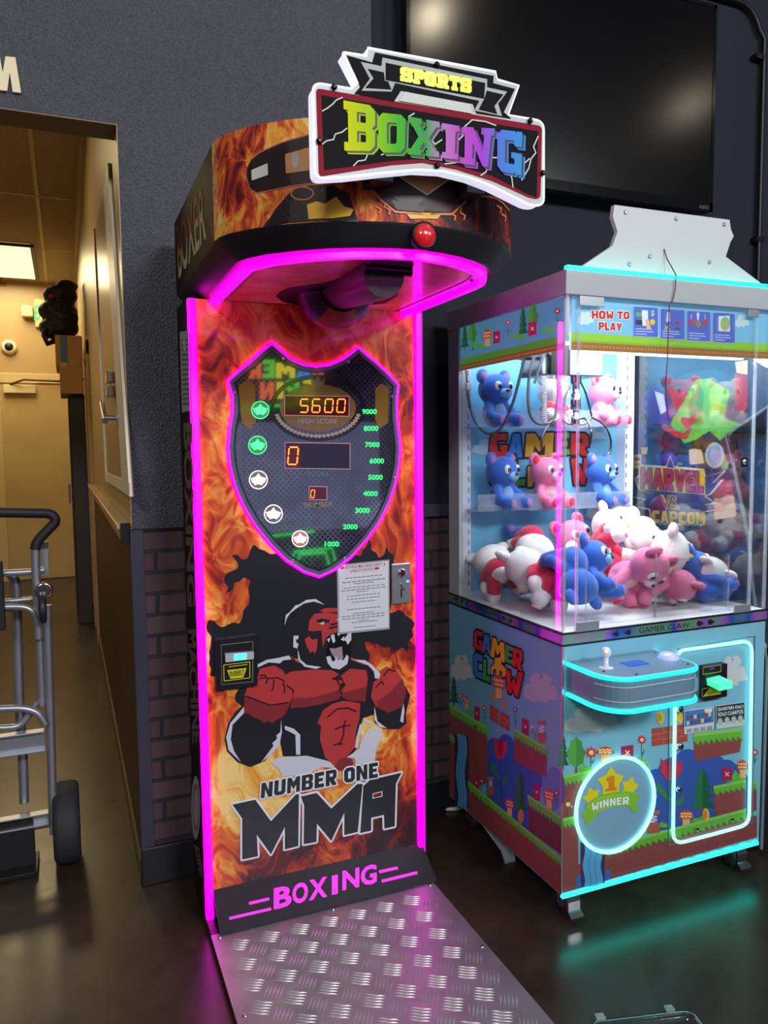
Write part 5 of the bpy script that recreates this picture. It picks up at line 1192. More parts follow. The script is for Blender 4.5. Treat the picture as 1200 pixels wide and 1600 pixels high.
# --- bill acceptor and stickers on the door
q = loop3([(778,285),(888,268),(886,432),(776,450)], CY0-.0045)
ba = MB().prism(q, (0, -.022, 0)).build('bill_acceptor', mat('black_plastic', (22, 22, 28), .35), cm, .002)
q2 = loop3([(812,352),(880,336),(884,372),(816,388)], CY0-.027)
MB().prism(q2, (0, -.045, -.004)).build('note_slot_glow', mat('lit_90_235_180_1', (80, 235, 180), .4, emit=.75), ba, .004)
gb = Print((1.6, CY0-.0268, .5), (1, 0, 0), (0, 0, 1), FR, step=.0003)
gb.poly([(794,298),(884,284),(884,318),(794,332)], (24,30,44), 1); gb.stroke([(794,298),(884,284),(884,318),(794,332)], 3, (170,150,60), 2, True); gb.text('TOP', [(826,300),(852,296),(852,306),(826,310)], (120,130,190), 2); gb.build('top_label', ba); gb = Print((1.6, CY0-.0268, .5), (1, 0, 0), (0, 0, 1), FR, step=.0003)
gb.poly([(790,404),(884,390),(884,428),(790,444)], (20,22,24), 1); gb.stroke([(790,404),(884,390),(884,428),(790,444)], 3, (150,140,40), 2, True)
for k in range(4): gb.poly([(822-k*8,404+k*10),(862+k*6,398+k*8),(864+k*6,405+k*8),(820-k*8,411+k*10)], (206,190,40), 3)
gb.build('insert_label', ba)
gs = Print((1.6, CY0-.0055, .5), (1, 0, 0), (0, 0, 1), FR, step=.0003)
gs.poly([(860,490),(1002,470),(1002,586),(860,604)], (42,66,70), 1); gs.stroke([(860,490),(1002,470),(1002,586),(860,604)], 3, (190,214,214), 2, True)
gs.text('QUARTERS ONLY', [(867,499),(998,484),(998,501),(867,517)], (236,244,240), 3, .015); gs.text('SOLO CUARTOS', [(869,524),(994,508),(994,526),(869,542)], (236,244,240), 3, .015)
gs.poly([(862,576),(1000,556),(1000,584),(862,602)], (196,206,206), 3)
for x in (879, 914, 948, 981): y = 567-(x-879)*.13; gs.ell(x, y, 13, 18, (196,206,206), 3.5); gs.ring(x, y, 10, 14, 2.5, (120,134,134), 4, 16); gs.poly([(x-5,y+4),(x,y-7),(x+5,y+4)], (140,150,150), 4)
st = gs.build('quarters_label', cm)
gs = Print((1.6, CY0-.0055, .5), (1, 0, 0), (0, 0, 1), FR, step=.0003)
gs.poly([(700,515),(850,492),(850,604),(700,632)], (206,212,216), 1); gs.poly([(703,518),(847,496),(847,570),(703,594)], (74,120,196), 2)
for k in range(7):
    for r in range(2): x = 712+k*18; y = 540+r*26-k*3; gs.poly([(x,y),(x+14,y-2),(x+14,y+18),(x,y+20)], [(60,110,120),(170,60,60),(210,200,150),(60,90,150)][(k+r*2) % 4], 3)
gs.poly([(800,505),(842,500),(838,520),(805,524)], (220,220,220), 3)
for k in range(4): x = 712+k*34; gs.poly([(x,606-k*5),(x+26,602-k*5),(x+26,620-k*5),(x,624-k*5)], (150,156,156), 3)
gs.build('collection_label', cm)

# --- control deck
DZ0, DZ1 = .672, .766
def deck(ins):
    x0, x1, yf, yb, r = 1.246+ins*.0, 1.548-ins, 1.530+ins, CY0-.0045, .075
    p = [(x0, yb)]
    for k in range(9): a = PI+PI/2*k/8; p.append((x0+.075+.0+ .075*math.cos(a)*1.0, yf+.09+.09*math.sin(a)))
    for k in range(9): a = -PI/2+PI/2*k/8; p.append((x1-.05+.05*math.cos(a), yf+.05+.05*math.sin(a)))
    p.append((x1, yb)); return p
D0 = deck(0)
dk = MB(); dk.prism([(x, y, DZ0) for x, y in D0], (0, 0, DZ1-DZ0)); dko = dk.build('control_deck', mat('deck_blue_grey', (118, 150, 176), .35, .25), cm)
for z, nm in ((DZ1-.006, 'deck_light_strip'), (DZ0+.004, 'deck_light_strip')):
    s = MB(); s.tube([(x, y-.001, z) for x, y in D0], .0062, 8); s.build(nm, M_cyan, dko)
for z in (DZ1-.028, DZ0+.028):
    s = MB(); s.tube([(x, y, z) for x, y in D0[2:-2]], .0013, 5); s.build('deck_pinstripe', mat('pale_stripe', (190, 196, 206), .4), dko)
jb = hit(947, 1043, 2, DZ1)
j = MB(); j.lathe([(.020, 0), (.019, .002), (.007, .004), (.0062, .03)], (jb.x, jb.y, DZ1), n=18); jo = j.build('joystick', mat('clear_crystal', (214, 226, 238), .08, spec=.8, emit=.12, coat=1), dko)
j = MB(); j.ell((jb.x, jb.y, DZ1+.041), (.0135, .0135, .0155), n=10, m=7); 
j.sm = [False]*len(j.sm); j.build('joystick_knob', mat('clear_crystal', (1, 1, 1)), jo)
bp_ = hit(1044, 1026, 2, DZ1+.004); bt = MB(); bt.lathe([(.030, 0), (.029, .004), (.024, .006)], (bp_.x, bp_.y, DZ1), n=26); bo = bt.build('push_button', mat('clear_rim', (170, 190, 226), .1, emit=.15), dko)
MB().ell((bp_.x, bp_.y, DZ1+.006), (.026, .026, .012), n=24).build('lit_dome', mat('lit_150_150_255_2', (150, 150, 255), .3, emit=1.1, coat=1), bo)
lc = hit(993, 1036, 2, DZ1+.001); box('deck_display', lc.x-.035, lc.x+.03, lc.y-.022, lc.y+.022, DZ1, DZ1+.0015, mat('blue_display', (50, 80, 190), .2, emit=.25), dko)
for x, y in ((1.275, 1.60), (1.335, 1.545), (1.52, 1.56), (1.525, 1.69)): MB().lathe([(.005, 0), (.003, .003)], (x, y, DZ1), n=10).build('screw', M_chrome, dko)

# --- glass case: floor, back wall, posts, header, roof
ZF, ZC0, ZC1 = ZT+.033, 1.752, 1.816
box('case_floor', CX0+.004, CX1-.004, CY0+.004, CY1-.01, ZT+.0315, ZF, M_white, cm)
box('back_wall', CX0+.004, CX1-.004, CY1-.022, CY1, ZF, ZC0, mat('back_wall_blue', (112, 186, 222), .4), cm)
def post(name, x0, x1, y0, y1): box(name, x0, x1, y0, y1, ZF, ZC0, M_grey, cm)
post('frame_post', CX0, CX0+.012, CY1-.075, CY1)
post('frame_post', CX1-.012, CX1, CY1-.045, CY1)
M_perfp = mat('white_slotted_post', (214, 220, 234), .4)
for x0, x1 in ((CX0+.013, CX0+.045), (CX1-.052, CX1-.013)):
    pp = box('slotted_post', x0, x1, CY1-.075, CY1-.0225, ZF, ZC0, M_perfp, cm)
    s = MB()
    for k in range(24): z = ZF+.03+k*.036; s.box(x1-.010 if x0 < 1.5 else x0+.004, x1-.007 if x0 < 1.5 else x0+.008, CY1-.0756, CY1-.0748, z, z+.018)
    o_ = s.build('slot_row', mat('slot_shadow', (60, 66, 86), .6), pp); o_['kind'] = 'stuff'
box('roof', CX0-.004, CX1+.004, CY0-.008, CY1, ZC0, ZC1, M_grey, cm, .002)
box('roof_light_strip', CX0-.002, CX1+.004, CY0-.011, CY0+.004, ZC1, ZC1+.010, M_cyan, cm)
HZ0 = 1.612
# header boards
g = Print((1.6, CY0+.014, 1.7), (1, 0, 0), (0, 0, 1), (890, 460, 1200/310), step=.0004, rough=.35); g.glow = .38
hb = box('header_board', CX0+.03, CX1-.006, CY0+.0145, CY0+.024, HZ0, ZC0-.0005, M_white, cm)
def rl(g, x0, x1, z0, z1): return [(x0-1.6, z0-1.7), (x1-1.6, z0-1.7), (x1-1.6, z1-1.7), (x0-1.6, z1-1.7)]
g.fill([rl(g, CX0+.03, CX1-.006, HZ0, ZC0)], (126,196,232), .5); g.fill([rl(g, CX0+.03, CX1-.006, HZ0, HZ0+.045)], (150,206,58), 1); g.fill([rl(g, CX0+.03, CX1-.006, HZ0, HZ0+.026)], (126,190,52), 2); g.fill([rl(g, CX0+.03, CX1-.006, HZ0, HZ0+.020)], (164,108,54), 3)
for k in range(60):
    u = CX0+.035+k*.0119-1.6; g.fill([[(u, HZ0+.010-1.7), (u+.004, HZ0+.014-1.7), (u+.008, HZ0+.010-1.7), (u+.004, HZ0+.006-1.7)]], (196,140,76), 4)
cloud(g, 45, 100, 150, 185, (206,226,236), 1.5); cloud(g, 1000, 120, 1090, 200, (206,226,236), 1.5)
for body, q in (('HOW', [(130,98),(262,102),(262,150),(130,148)]), ('TO', [(284,103),(358,106),(358,152),(284,150)]), ('PLAY', [(172,168),(315,176),(312,222),(172,218)])): g.word(body, q, (206,36,40), 7, (250,240,230), 7, .7)
for x0, x1, y0_ in ((382,532,72),(546,694,86),(706,850,98),(862,998,108)):
    q = rnd([(x0,y0_),(x1,y0_+8),(x1,y0_+190),(x0,y0_+182)], {0: 12, 1: 12, 2: 12, 3: 12}); g.poly(q, (86,112,206), 5); g.stroke(q, 3, (190,206,240), 6, True)
    for k in range(3):
        w = (.8, .86, .55)[k]; g.stroke([(x0+12, y0_+136+k*15), (x0+12+(x1-x0-24)*w, y0_+141+k*15)], 4, (206,214,246), 6)
g.poly([(396,110),(440,112),(440,136),(396,134)], (110,180,90), 7); g.poly([(396,154),(440,158),(440,186),(396,182)], (50,60,80), 7); g.poly([(432,96),(470,98),(470,192),(436,190)], (230,236,244), 7.5); g.poly([(452,150),(475,155),(488,212),(462,208)], (230,190,140), 8)
g.text('$', [(488,98),(508,98),(508,136),(488,136)], (170,230,190), 7, .02); g.ell(498, 168, 15, 18, (240,200,60), 7)
g.poly([(586,108),(602,108),(604,166),(580,166)], (230,236,250), 7); g.stroke([(570,190),(604,214)], 6, (214,210,80), 7); g.stroke([(604,190),(570,214)], 6, (214,210,80), 8); g.ell(649, 172, 11, 13, (200,50,60), 7); g.poly([(630,204),(668,206),(660,214),(636,212)], (70,90,70), 7)
for x in (733, 815): g.ell(x, 170, 14, 18, (220,60,60), 7); g.stroke([(x,120),(x,152)], 4, (230,236,250), 7)
g.poly([(764,112),(782,112),(776,158),(768,158)], (230,236,250), 7); g.ell(774, 180, 15, 22, (190,130,80), 7)
g.poly([(896,132),(964,130),(966,226),(896,222)], (226,238,244), 7); g.ell(936, 178, 28, 42, (150,200,120), 8); g.ell(936, 196, 18, 20, (210,170,110), 9)
g.build('how_to_play_print', hb)
g = Print((CX0+.0065, 2, 1.7), (0, -1, 0), (0, 0, 1), (680, 280, 1200/520), step=.0004, rough=.35); g.glow = .38
hs = box('header_board', CX0+.007, CX0+.012, CY0+.015, CY1-.076, HZ0, ZC0-.0005, M_white, cm)
def rs(y0, y1, z0, z1): return [(-(y1-2), z0-1.7), (-(y0-2), z0-1.7), (-(y0-2), z1-1.7), (-(y1-2), z1-1.7)]
HY0, HY1 = CY0+.015, CY1-.076
g.fill([rs(HY0, HY1, HZ0, ZC0)], (112,190,226), .5); g.fill([rs(HY0, HY1, HZ0, HZ0+.038)], (110,190,64), 1); g.fill([rs(HY0, HY1, HZ0, HZ0+.018)], (164,108,54), 3)
for k in range(44):
    u = -(HY1-2)+.004+k*.0132; g.fill([[(u, HZ0+.009-1.7), (u+.004, HZ0+.013-1.7), (u+.008, HZ0+.009-1.7), (u+.004, HZ0+.005-1.7)]], (196,140,76), 4)
pine(g, 108, 525, 612, 15, -.2, 4); oak(g, 136, 512, 606, 16, 4); toadstool(g, 189, 540, 34, 62, 5, -.15); xbox(g, 212, 550, 236, 594, -.2); flower(g, 265, 517, 10, 46, (206,50,80)); pine(g, 318, 460, 566, 18, -.2, 4); oak(g, 354, 448, 545, 22, 4); xbox(g, 338, 518, 368, 566, -.2); flower(g, 443, 476, 13, 50, (150,40,90)); bush(g, 160, 606, 30, 20); bush(g, 300, 575, 30, 22); bush(g, 410, 552, 30, 22)
g.build('header_print', hs)
box('header_light', CX0+.08, CX1-.09, CY0+.026, CY0+.044, HZ0-.004, HZ0+.012, mat('white_tube', (236, 246, 255), .4, emit=2.6), cm)
# back wall print
g = Print((1.6, CY1-.0224, 1.2), (1, 0, 0), (0, 0, 1), (690, 440, 800/270), step=.0004)
cloud(g, 140, 720, 330, 800, (190,214,232), 1, .05); cloud(g, 560, 660, 770, 730, (190,214,232), 1, .05)
for ch, q, c in (('G', [(226,706),(306,704),(302,816),(220,812)], 'R'), ('A', [(308,706),(384,704),(372,814),(304,816)], 'B'), ('M', [(392,704),(518,700),(512,808),(384,812)], 'Y'), ('E', [(526,702),(590,700),(592,800),(524,806)], 'G'), ('R', [(598,702),(680,704),(682,808),(596,800)], 'R'),
                 ('C', [(226,836),(300,832),(300,950),(222,950)], 'B'), ('L', [(318,832),(384,832),(384,944),(316,948)], 'G'), ('W', [(598,820),(684,816),(668,940),(604,940)], 'R')):
    g.glyph(GB[ch], q, LC[c], 5, (40,38,48), 18)
C2 = [(440,806),(476,800),(486,838),(528,862),(524,960),(496,960),(494,890),(470,880),(470,960),(444,960),(444,880),(426,890),(420,950),(396,950),(398,860),(436,838)]
g.stroke(C2, 18, (40,38,48), 3, True); g.poly(C2, LC['Y'], 5); g.build('back_wall_print', cm)

# glazing
box('side_glass', CX0+.001, CX0+.005, CY0+.003, CY1-.0755, ZF, ZC0-.0005, M_glass, cm)
box('side_glass', CX1-.006, CX1-.002, CY0+.003, CY1-.0455, ZF, ZC0-.0005, M_glass, cm)
xa = hit(904, 700, 1, CY0).x; xb = hit(1176, 700, 1, CY0).x
box('front_glass', xa+.003, xb, CY0, CY0+.004, ZF+.003, ZC0-.004, M_glass, cm)
for x0 in (CX0+.001, xa-.004, xb+.002, CX1-.008): box('acrylic_corner', x0, x0+.006, CY0-.001, CY0+.007, ZF, ZC0-.0005, M_edgeg, cm)
box('front_glass_side', CX0+.007, xa-.0045, CY0+.001, CY0+.004, ZF, ZC0-.001, M_acr, cm)
box('front_glass_side', xb+.0085, CX1-.0085, CY0+.001, CY0+.004, ZF, ZC0-.001, M_acr, cm)
M_hng = mat('satin_hinge', (170, 176, 184), .35, .6)
for q in ((xa-.004, xa+.075, ZC0-.026, ZC0), (xb-.035, xb+.006, ZC0-.022, ZC0), (xa-.004, xa+.072, ZF-.002, ZF+.026), (xb-.06, xb+.006, ZF-.002, ZF+.022)):
    box('glass_clamp', q[0], q[1], CY0-.005, CY0-.0005, q[2], q[3], M_hng, cm, .001)
lp = hit(1163, 722, 1, CY0-.006); lk = MB(); lk.box(lp.x-.010, lp.x+.016, CY0-.006, CY0-.0005, lp.z-.014, lp.z+.014); glk = lk.build('glass_lock', M_black, cm, .002)
MB().lathe([(.008, 0), (.008, .008), (.006, .010)], (lp.x, CY0-.006, lp.z), (0, -1, 0), 16).build('lock_barrel', M_chrome, glk)

# sign blank on the roof, its screws and loose wire
TP = [(960,320),(1140,343.5),(1142,358),(1146.5,369),(1141.5,378),(1134,401),(1189,442.5),(905,419),(957,384),(965,362),(957.5,338)]
gt = Print((1.6, CY0+.03, 1.9), (1, 0, 0), (0, 0, 1), (0, 0, 1))
pts = [gt.p3(*gt.at(p), 0) for p in TP]; pts = [(p.x, p.y, max(p.z, ZC1)) for p in pts]
tb = MB().prism(pts, (0, .014, 0)).build('sign_board', mat('white_sign_board', (206, 208, 212), .5), cm)
for p in ((977,332),(1056,342),(1131,351),(1015,401),(1108,410),(983,413)):
    c = gt.p3(*gt.at(p), 0); MB().lathe([(.006, 0), (.006, .002), (.003, .0035)], (c.x, c.y, c.z), (0, -1, 0), 10).build('screw', M_steel, tb)
wp = [hit(x, y, 1, CY0-.014) for x, y in ((1055,383),(1056,400),(1056.5,430),(1055,452),(1051,470),(1046,476),(1045,500),(1043,560),(1040,600),(1041,630),(1045,655))]
wp[0].y = CY0+.0295; wp[1].y = CY0+.02
MB().tube(wp, .0017, 6).build('loose_wire', mat('maroon_wire', (110, 30, 44), .4), cm)

# casters and feet
for x, y, br_ in ((CX0+.055, CY0+.055, 1), (CX1-.055, CY0+.055, 1), (CX0+.055, CY1-.06, 0), (CX1-.055, CY1-.06, 0)):
    c = MB(); c.box(x-.032, x+.032, y-.032, y+.032, ZB-.006, ZB-.0005); c.prism([(x-.018, y-.02, ZB-.006), (x-.018, y+.02, ZB-.006), (x-.018, y+.014, .03), (x-.018, y-.014, .03)], (.003, 0, 0)); c.prism([(x+.015, y-.02, ZB-.006), (x+.015, y+.02, ZB-.006), (x+.015, y+.014, .03), (x+.015, y-.014, .03)], (.003, 0, 0))
    co = c.build('caster', M_steel, cm)
    MB().lathe([(.004, -.013), (.030, -.013), (.033, -.008), (.033, .008), (.030, .013), (.004, .013)], (x, y, .0335), (1, 0, 0), 24).build('wheel', mat('dark_rubber', (40, 40, 44), .5), co)
    if br_:
        b = MB(); b.loft([[(x-.02, y-.034, ZB-.012), (x+.02, y-.034, ZB-.012), (x+.02, y-.030, ZB-.012), (x-.02, y-.030, ZB-.012)], [(x-.02, y-.044, .06), (x+.02, y-.044, .06), (x+.02, y-.040, .06), (x-.02, y-.040, .06)], [(x-.02, y-.044, .035), (x+.02, y-.044, .035), (x+.02, y-.040, .035), (x-.02, y-.040, .035)], [(x-.022, y-.062, .022), (x+.022, y-.062, .022), (x+.022, y-.058, .018), (x-.022, y-.058, .018)]], 0, False)
        b.build('brake_pedal', M_chrome, co)
a, b2 = hit(762, 1288, 2, .098), hit(797, 1348, 2, .0)
ft = MB(); d = Vector((.02, 0, 0)); P0, P1 = Vector((a.x, a.y, .099)), Vector((b2.x, b2.y, .012)); ft.loft([[P0-d, P0+d, P0+d+Vector((0, .006, 0)), P0-d+Vector((0, .006, 0))], [P1-d+Vector((0, .02, .02)), P1+d+Vector((0, .02, .02)), P1+d+Vector((0, .026, .02)), P1-d+Vector((0, .026, .02))], [P1-d, P1+d, P1+d+Vector((0, 0, -.0115)), P1-d+Vector((0, 0, -.0115))]], 0, False)
ft.build('support_strut', mat('pale_strut', (150, 150, 160), .5), cm)

# gantry, cables and claw
M_car = mat('silver_sheet', (160, 166, 174), .2, .95)
gz = 1.70
gan = MB(); gan.box(CX0+.05, CX1-.055, 2.055, 2.075, 1.665, 1.685); gan.build('gantry_rail', M_car, cm)
c0, c1 = hit(838, 548, 1, 2.03), hit(933, 590, 1, 2.03)
cb = MB(); cb.box(c0.x, c1.x, 2.0, 2.12, c1.z, 1.665); car = cb.build('carriage', M_car, cm, .003)
c2 = hit(816, 540, 1, 2.0); box('carriage_cover', c2.x, c0.x, 2.02, 2.10, hit(816, 556, 1, 2.0).z, 1.66, mat('blue_grey_metal', (120, 150, 176), .35, .4), car, .002)
c3 = hit(868, 585, 1, 1.99); c4 = hit(890, 555, 1, 1.99); box('motor', c3.x-.02, c4.x, 1.985, 1.9995, c3.z, c4.z+.03, M_black, car, .002)
K3b = (690, 440, 800/270)
gq = Print((1.6, 1.99, 1.4), (1, 0, 0), (0, 0, 1), K3b)
def smooth(P, n=6):
    out = []; P = [Vector(p) for p in P]
    for i in range(len(P)-1):
        a, b, c, d = P[max(i-1, 0)], P[i], P[i+1], P[min(i+2, len(P)-1)]
        for k in range(n):
            t = k/n; out.append(.5*((2*b)+(c-a)*t+(2*a-5*b+4*c-d)*t*t+(3*b-a-3*c+d)*t**3))
    return out+[P[-1]]
def q3(pts): return smooth([gq.p3(*gq.at(p), 0) for p in pts])
M_cab2 = mat('grey_flex_conduit', (104, 106, 110), .4, .5)
def qy(x, y): return hit(K3b[0]+x/K3b[2], K3b[1]+y/K3b[2], 1, 2.03+(386-x)/264*.27)
MB().tube(smooth([qy(*p) for p in ((386,338),(360,450),(330,560),(296,645),(262,690),(214,704),(172,672),(140,610),(122,520))]), .0048, 8).build('cable', M_cab2, car)
MB().tube(q3([(432,336),(408,420),(400,540),(412,620),(442,655),(480,660),(516,640),(534,580),(540,480),(524,380),(498,330)]), .0048, 8).build('cable', M_cab2, car)
MB().tube(q3([(476,330),(446,420),(430,470)]), .0048, 8).build('cable', M_cab2, car)
pp_ = [hit(K3b[0]+x/K3b[2], K3b[1]+y/K3b[2], 1, 2.305) for x, y in ((122,520),(116,440),(108,372))]; MB().tube(smooth(pp_), .0035, 8).build('cable', mat('wire_brown', (120, 84, 70), .5), car)
c = hit(K3b[0]+124/K3b[2], K3b[1]+486/K3b[2], 1, 2.30); box('connector', c.x-.010, c.x+.010, c.y-.006, c.y+.006, c.z-.012, c.z+.012, M_white, car, .002)
def coil(pa, pb, r, turns):
    a, b = gq.p3(*gq.at(pa), 0), gq.p3(*gq.at(pb), 0); P = []
    for k in range(turns*8+1): t = k/(turns*8); q = a.lerp(b, t); P.append((q.x+r*math.cos(2*PI*k/8), q.y+r*math.sin(2*PI*k/8), q.z))
    return MB().tube(P, .0016, 5)
coil((472,440), (478,655), .0075, 22).build('coil_cord', mat('pale_coil', (206, 210, 216), .3, .3), car)
coil((540,440), (556,640), .0075, 20).build('coil_cord', mat('grey_coil', (150, 150, 156), .35, .4), car)
gc = Print((1.6, 2.03, 1.4), (1, 0, 0), (0, 0, 1), K3b)
def qc(pts, dy=0.0): return smooth([gc.p3(*gc.at(p), 0)+Vector((0, dy, 0)) for p in pts], 5)
a, b2 = gc.p3(*gc.at((622,432)), 0), gc.p3(*gc.at((626,668)), 0); Lc = (a-b2).length
cl = MB(); cl.lathe([(.006, 0), (.014, .004), (.014, .035), (.010, .036), (.010, .05), (.017, .052), (.017, .10), (.012, .102), (.012, Lc-.03), (.018, Lc-.028), (.018, Lc)], (a.x, a.y, b2.z), n=24); clw = cl.build('claw', M_chrome, car)
MB().tube([(a.x, a.y, a.z-.002), (a.x, a.y, c1.z+.005)], .006, 10).build('claw_shaft', M_steel, clw)
pr1 = [(646,470),(668,520),(686,590),(692,628),(668,655),(640,662)]; pr2 = [(692,628),(740,655),(770,695),(784,740),(780,785),(772,800)]
M_prong = mat('dark_chrome', (150, 152, 158), .2, 1.0)
MB().tube(qc(pr1), .0034, 8).build('claw_linkage', M_prong, clw); MB().tube(qc(pr2), .0036, 8).build('claw_prong', M_prong, clw)
mir = lambda pts: [(2*623-x, y) for x, y in pts]
MB().tube(qc(mir(pr1)), .0034, 8).build('claw_linkage', M_prong, clw); MB().tube(qc(mir(pr2)), .0036, 8).build('claw_prong', M_prong, clw)
p0 = gc.p3(*gc.at((624,640)), 0); MB().tube(smooth([p0, p0+Vector((0, -.05, 0)), p0+Vector((0, -.075, -.04)), p0+Vector((0, -.065, -.09))]), .0036, 8).build('claw_prong', M_prong, clw)

# clear display trays and the acrylic fence
M_tray = glass_mat('frosted_tray', (.93, .95, .99), 0.6, .1)
_nt = M_tray.node_tree; _d = _nt.nodes.new('ShaderNodeBsdfTranslucent'); _d.inputs[0].default_value = (.75, .8, .95, 1); _d2 = _nt.nodes.new('ShaderNodeBsdfDiffuse'); _d2.inputs[0].default_value = (.75, .8, .95, 1)
_a = _nt.nodes.new('ShaderNodeMixShader'); _a.inputs[0].default_value = .5; _nt.links.new(_d.outputs[0], _a.inputs[1]); _nt.links.new(_d2.outputs[0], _a.inputs[2])
_m = _nt.nodes.new('ShaderNodeMixShader'); _m.inputs[0].default_value = .26; _o = _nt.nodes['Material Output']; _src = _o.inputs[0].links[0].from_socket
_nt.links.new(_src, _m.inputs[1]); _nt.links.new(_a.outputs[0], _m.inputs[2]); _nt.links.new(_m.outputs[0], _o.inputs[0])
TY0, TY1 = 2.225, CY1-.0228
def tray(px0, px1, pz, h=.055):
    a, b = hit(px0, pz, 1, TY0), hit(px1, pz, 1, TY0)
    z = a.z; t = MB(); t.box(a.x, b.x, TY0, TY1, z, z+.003)
    fp = [(a.x, z+.003), (b.x, z+.003), (b.x, z+h), (a.x, z+h)]; cx = (a.x+b.x)/2; hole = [(cx+.035*math.cos(2*PI*k/20), z+h*.55+.016*math.sin(2*PI*k/20)) for k in range(20)]
    tris = tessellate_polygon([[Vector((x, y, 0)) for x, y in fp], [Vector((x, y, 0)) for x, y in hole]]); fl = fp+hole
    t.add([(x, TY0, y) for x, y in fl]+[(x, TY0+.003, y) for x, y in fl], [tuple(q) for q in tris]+[tuple(i+len(fl) for i in q) for q in tris])
    to = t.build('display_tray', M_tray, cm)
    for k, o in enumerate(('tray_lip',)):
        e = MB(); e.box(a.x, b.x, TY0-.0005, TY0+.0035, z+h, z+h+.0015); e.build(o, M_edgeg, to)
    return (a.x, b.x, z)
TR = [tray(745, 832, 668), tray(833, 905, 668), tray(906, 985, 667), tray(747, 826, 800), tray(827, 900, 798), tray(901, 985, 795)]
f0 = hit(803, 944, 2, ZF+.001); f1 = hit(1017, 962, 2, ZF+.001); f2 = hit(1130, 950, 2, ZF+.001)
fence_y = 1.90
def pane(a, b, z1): 
    a = Vector(a); b = Vector(b); d = (b-a).normalized(); n = Vector((-d.y, d.x, 0))*.003
    m = MB(); m.prism([a, b, b+n, a+n], (0, 0, z1)); m.build('acrylic_fence', M_acr, cm)
    for q in (a, b): e = MB(); e.box(q.x-.0015, q.x+.0015, q.y-.0015, q.y+.0015, ZF, ZF+z1); e.build('fence_edge', M_edgeg, cm)
pane((1.345, 1.768, ZF), (1.595, 1.768, ZF), .19); pane((1.5965, 1.768, ZF), (1.88, 1.768, ZF), .17)

# ------------------------------------------------------------------ plush toys
def fused(mb, voxel=.006, it=4):
    me = mb.mesh('t', []); o = bpy.data.objects.new('t', me); COL.objects.link(o)
    r = o.modifiers.new('r', 'REMESH'); r.mode = 'VOXEL'; r.voxel_size = voxel; r.use_smooth_shade = True
    s = o.modifiers.new('s', 'SMOOTH'); s.iterations = it; s.factor = .5
    out = bpy.data.meshes.new_from_object(o.evaluated_get(bpy.context.evaluated_depsgraph_get()))
    bpy.data.objects.remove(o); bpy.data.meshes.remove(me)
    out.polygons.foreach_set('use_smooth', [True]*len(out.polygons)); return out
def part_mesh(name, me, m, parent):
    me.name = name; me.materials.clear(); me.materials.append(m); o = bpy.data.objects.new(name, me); COL.objects.link(o); o.parent = parent; ORG[o.name] = Vector(); return o
def plush_mat(name, c): return mat(name, c, .9, spec=.15, bump=(260, .5, .004), sheen=.35, vary=(30, .12))
W_F = plush_mat('white_plush', (240, 236, 238)); B_F = plush_mat('blue_plush', (52, 104, 200)); B_L = plush_mat('pale_blue_plush', (124, 176, 226)); P_F = plush_mat('pink_plush', (238, 128, 172)); P_L = plush_mat('pale_pink_plush', (250, 190, 212))
R_F = plush_mat('red_plush', (214, 44, 84)); LV = plush_mat('lilac_plush', (160, 120, 186)); YN = plush_mat('yellow_plush', (244, 208, 96)); TL = plush_mat('aqua_plush', (110, 206, 206)); EYE = mat('black_bead', (14, 12, 18), .12, coat=1)
def limb(mb, a, b, r0, r1):
    a, b = Vector(a), Vector(b)
    for k in range(7): t = k/6; mb.ell(a.lerp(b, t), r0+(r1-r0)*t, n=14, m=8)
def make_plush(name, fur, light, ear_in, outfit=None, eye_patch=None):
    root = thing(name, 'plush', 'plush toy', (0, 0, 0))
    b = MB(); b.ell((0, 0, .062), (.056, .050, .064), n=22, m=14); b.ell((0, -.008, .165), (.084, .070, .070), n=26, m=16)
    for s in (-1, 1):
        limb(b, (s*.042, -.010, .100), (s*.076, -.052, .052), .022, .024); limb(b, (s*.034, -.020, .030), (s*.056, -.088, .028), .029, .031)
    part_mesh('body', fused(b), fur, root)
    for s in (-1, 1):
        e = MB(); e.ell((s*.066, .004, .222), (.033, .017, .033), n=16, m=10); eo = e.build('ear', fur, root)
        e = MB(); e.ell((s*.067, -.009, .222), (.021, .008, .021), n=14, m=8); e.build('ear_lining', ear_in, eo)
        if eye_patch: e = MB(); e.ell((s*.033, -.0635, .176), (.019, .011, .022), n=14, m=8); e.build('eye_patch', eye_patch, root)
        e = MB(); e.ell((s*.032, -.0735 if eye_patch else -.069, .175), (.0105, .006, .0125), n=12, m=8); e.build('eye', EYE, root)
        e = MB(); e.ell((s*.057, -.1165, .029), (.019, .006, .019), n=14, m=8); e.build('foot_pad', ear_in, root)
    e = MB(); e.ell((0, -.070, .147), (.031, .020, .022), n=16, m=10); mz = e.build('muzzle', light, root)
    e = MB(); e.ell((0, -.089, .156), (.012, .008, .009), n=12, m=8); e.build('nose', YN if fur is W_F else EYE, mz)
    if outfit:
        o = MB(); o.ell((0, 0, .064), (.0605, .0545, .060), n=22, m=14)
        for s in (-1, 1): limb(o, (s*.042, -.010, .100), (s*.060, -.031, .076), .0255, .0265); limb(o, (s*.034, -.020, .030), (s*.045, -.054, .029), .0325, .0335)
        part_mesh('outfit', fused(o), outfit, root)
        e = MB(); e.ell((-.018, -.056, .088), (.006, .004, .006), n=10, m=6); e.ell((.018, -.056, .088), (.006, .004, .006), n=10, m=6); e.build('button_pair', YN, root)
    else:
        e = MB(); e.ell((0, -.036, .062), (.036, .021, .042), n=18, m=12); e.build('belly_patch', light, root)
    return root
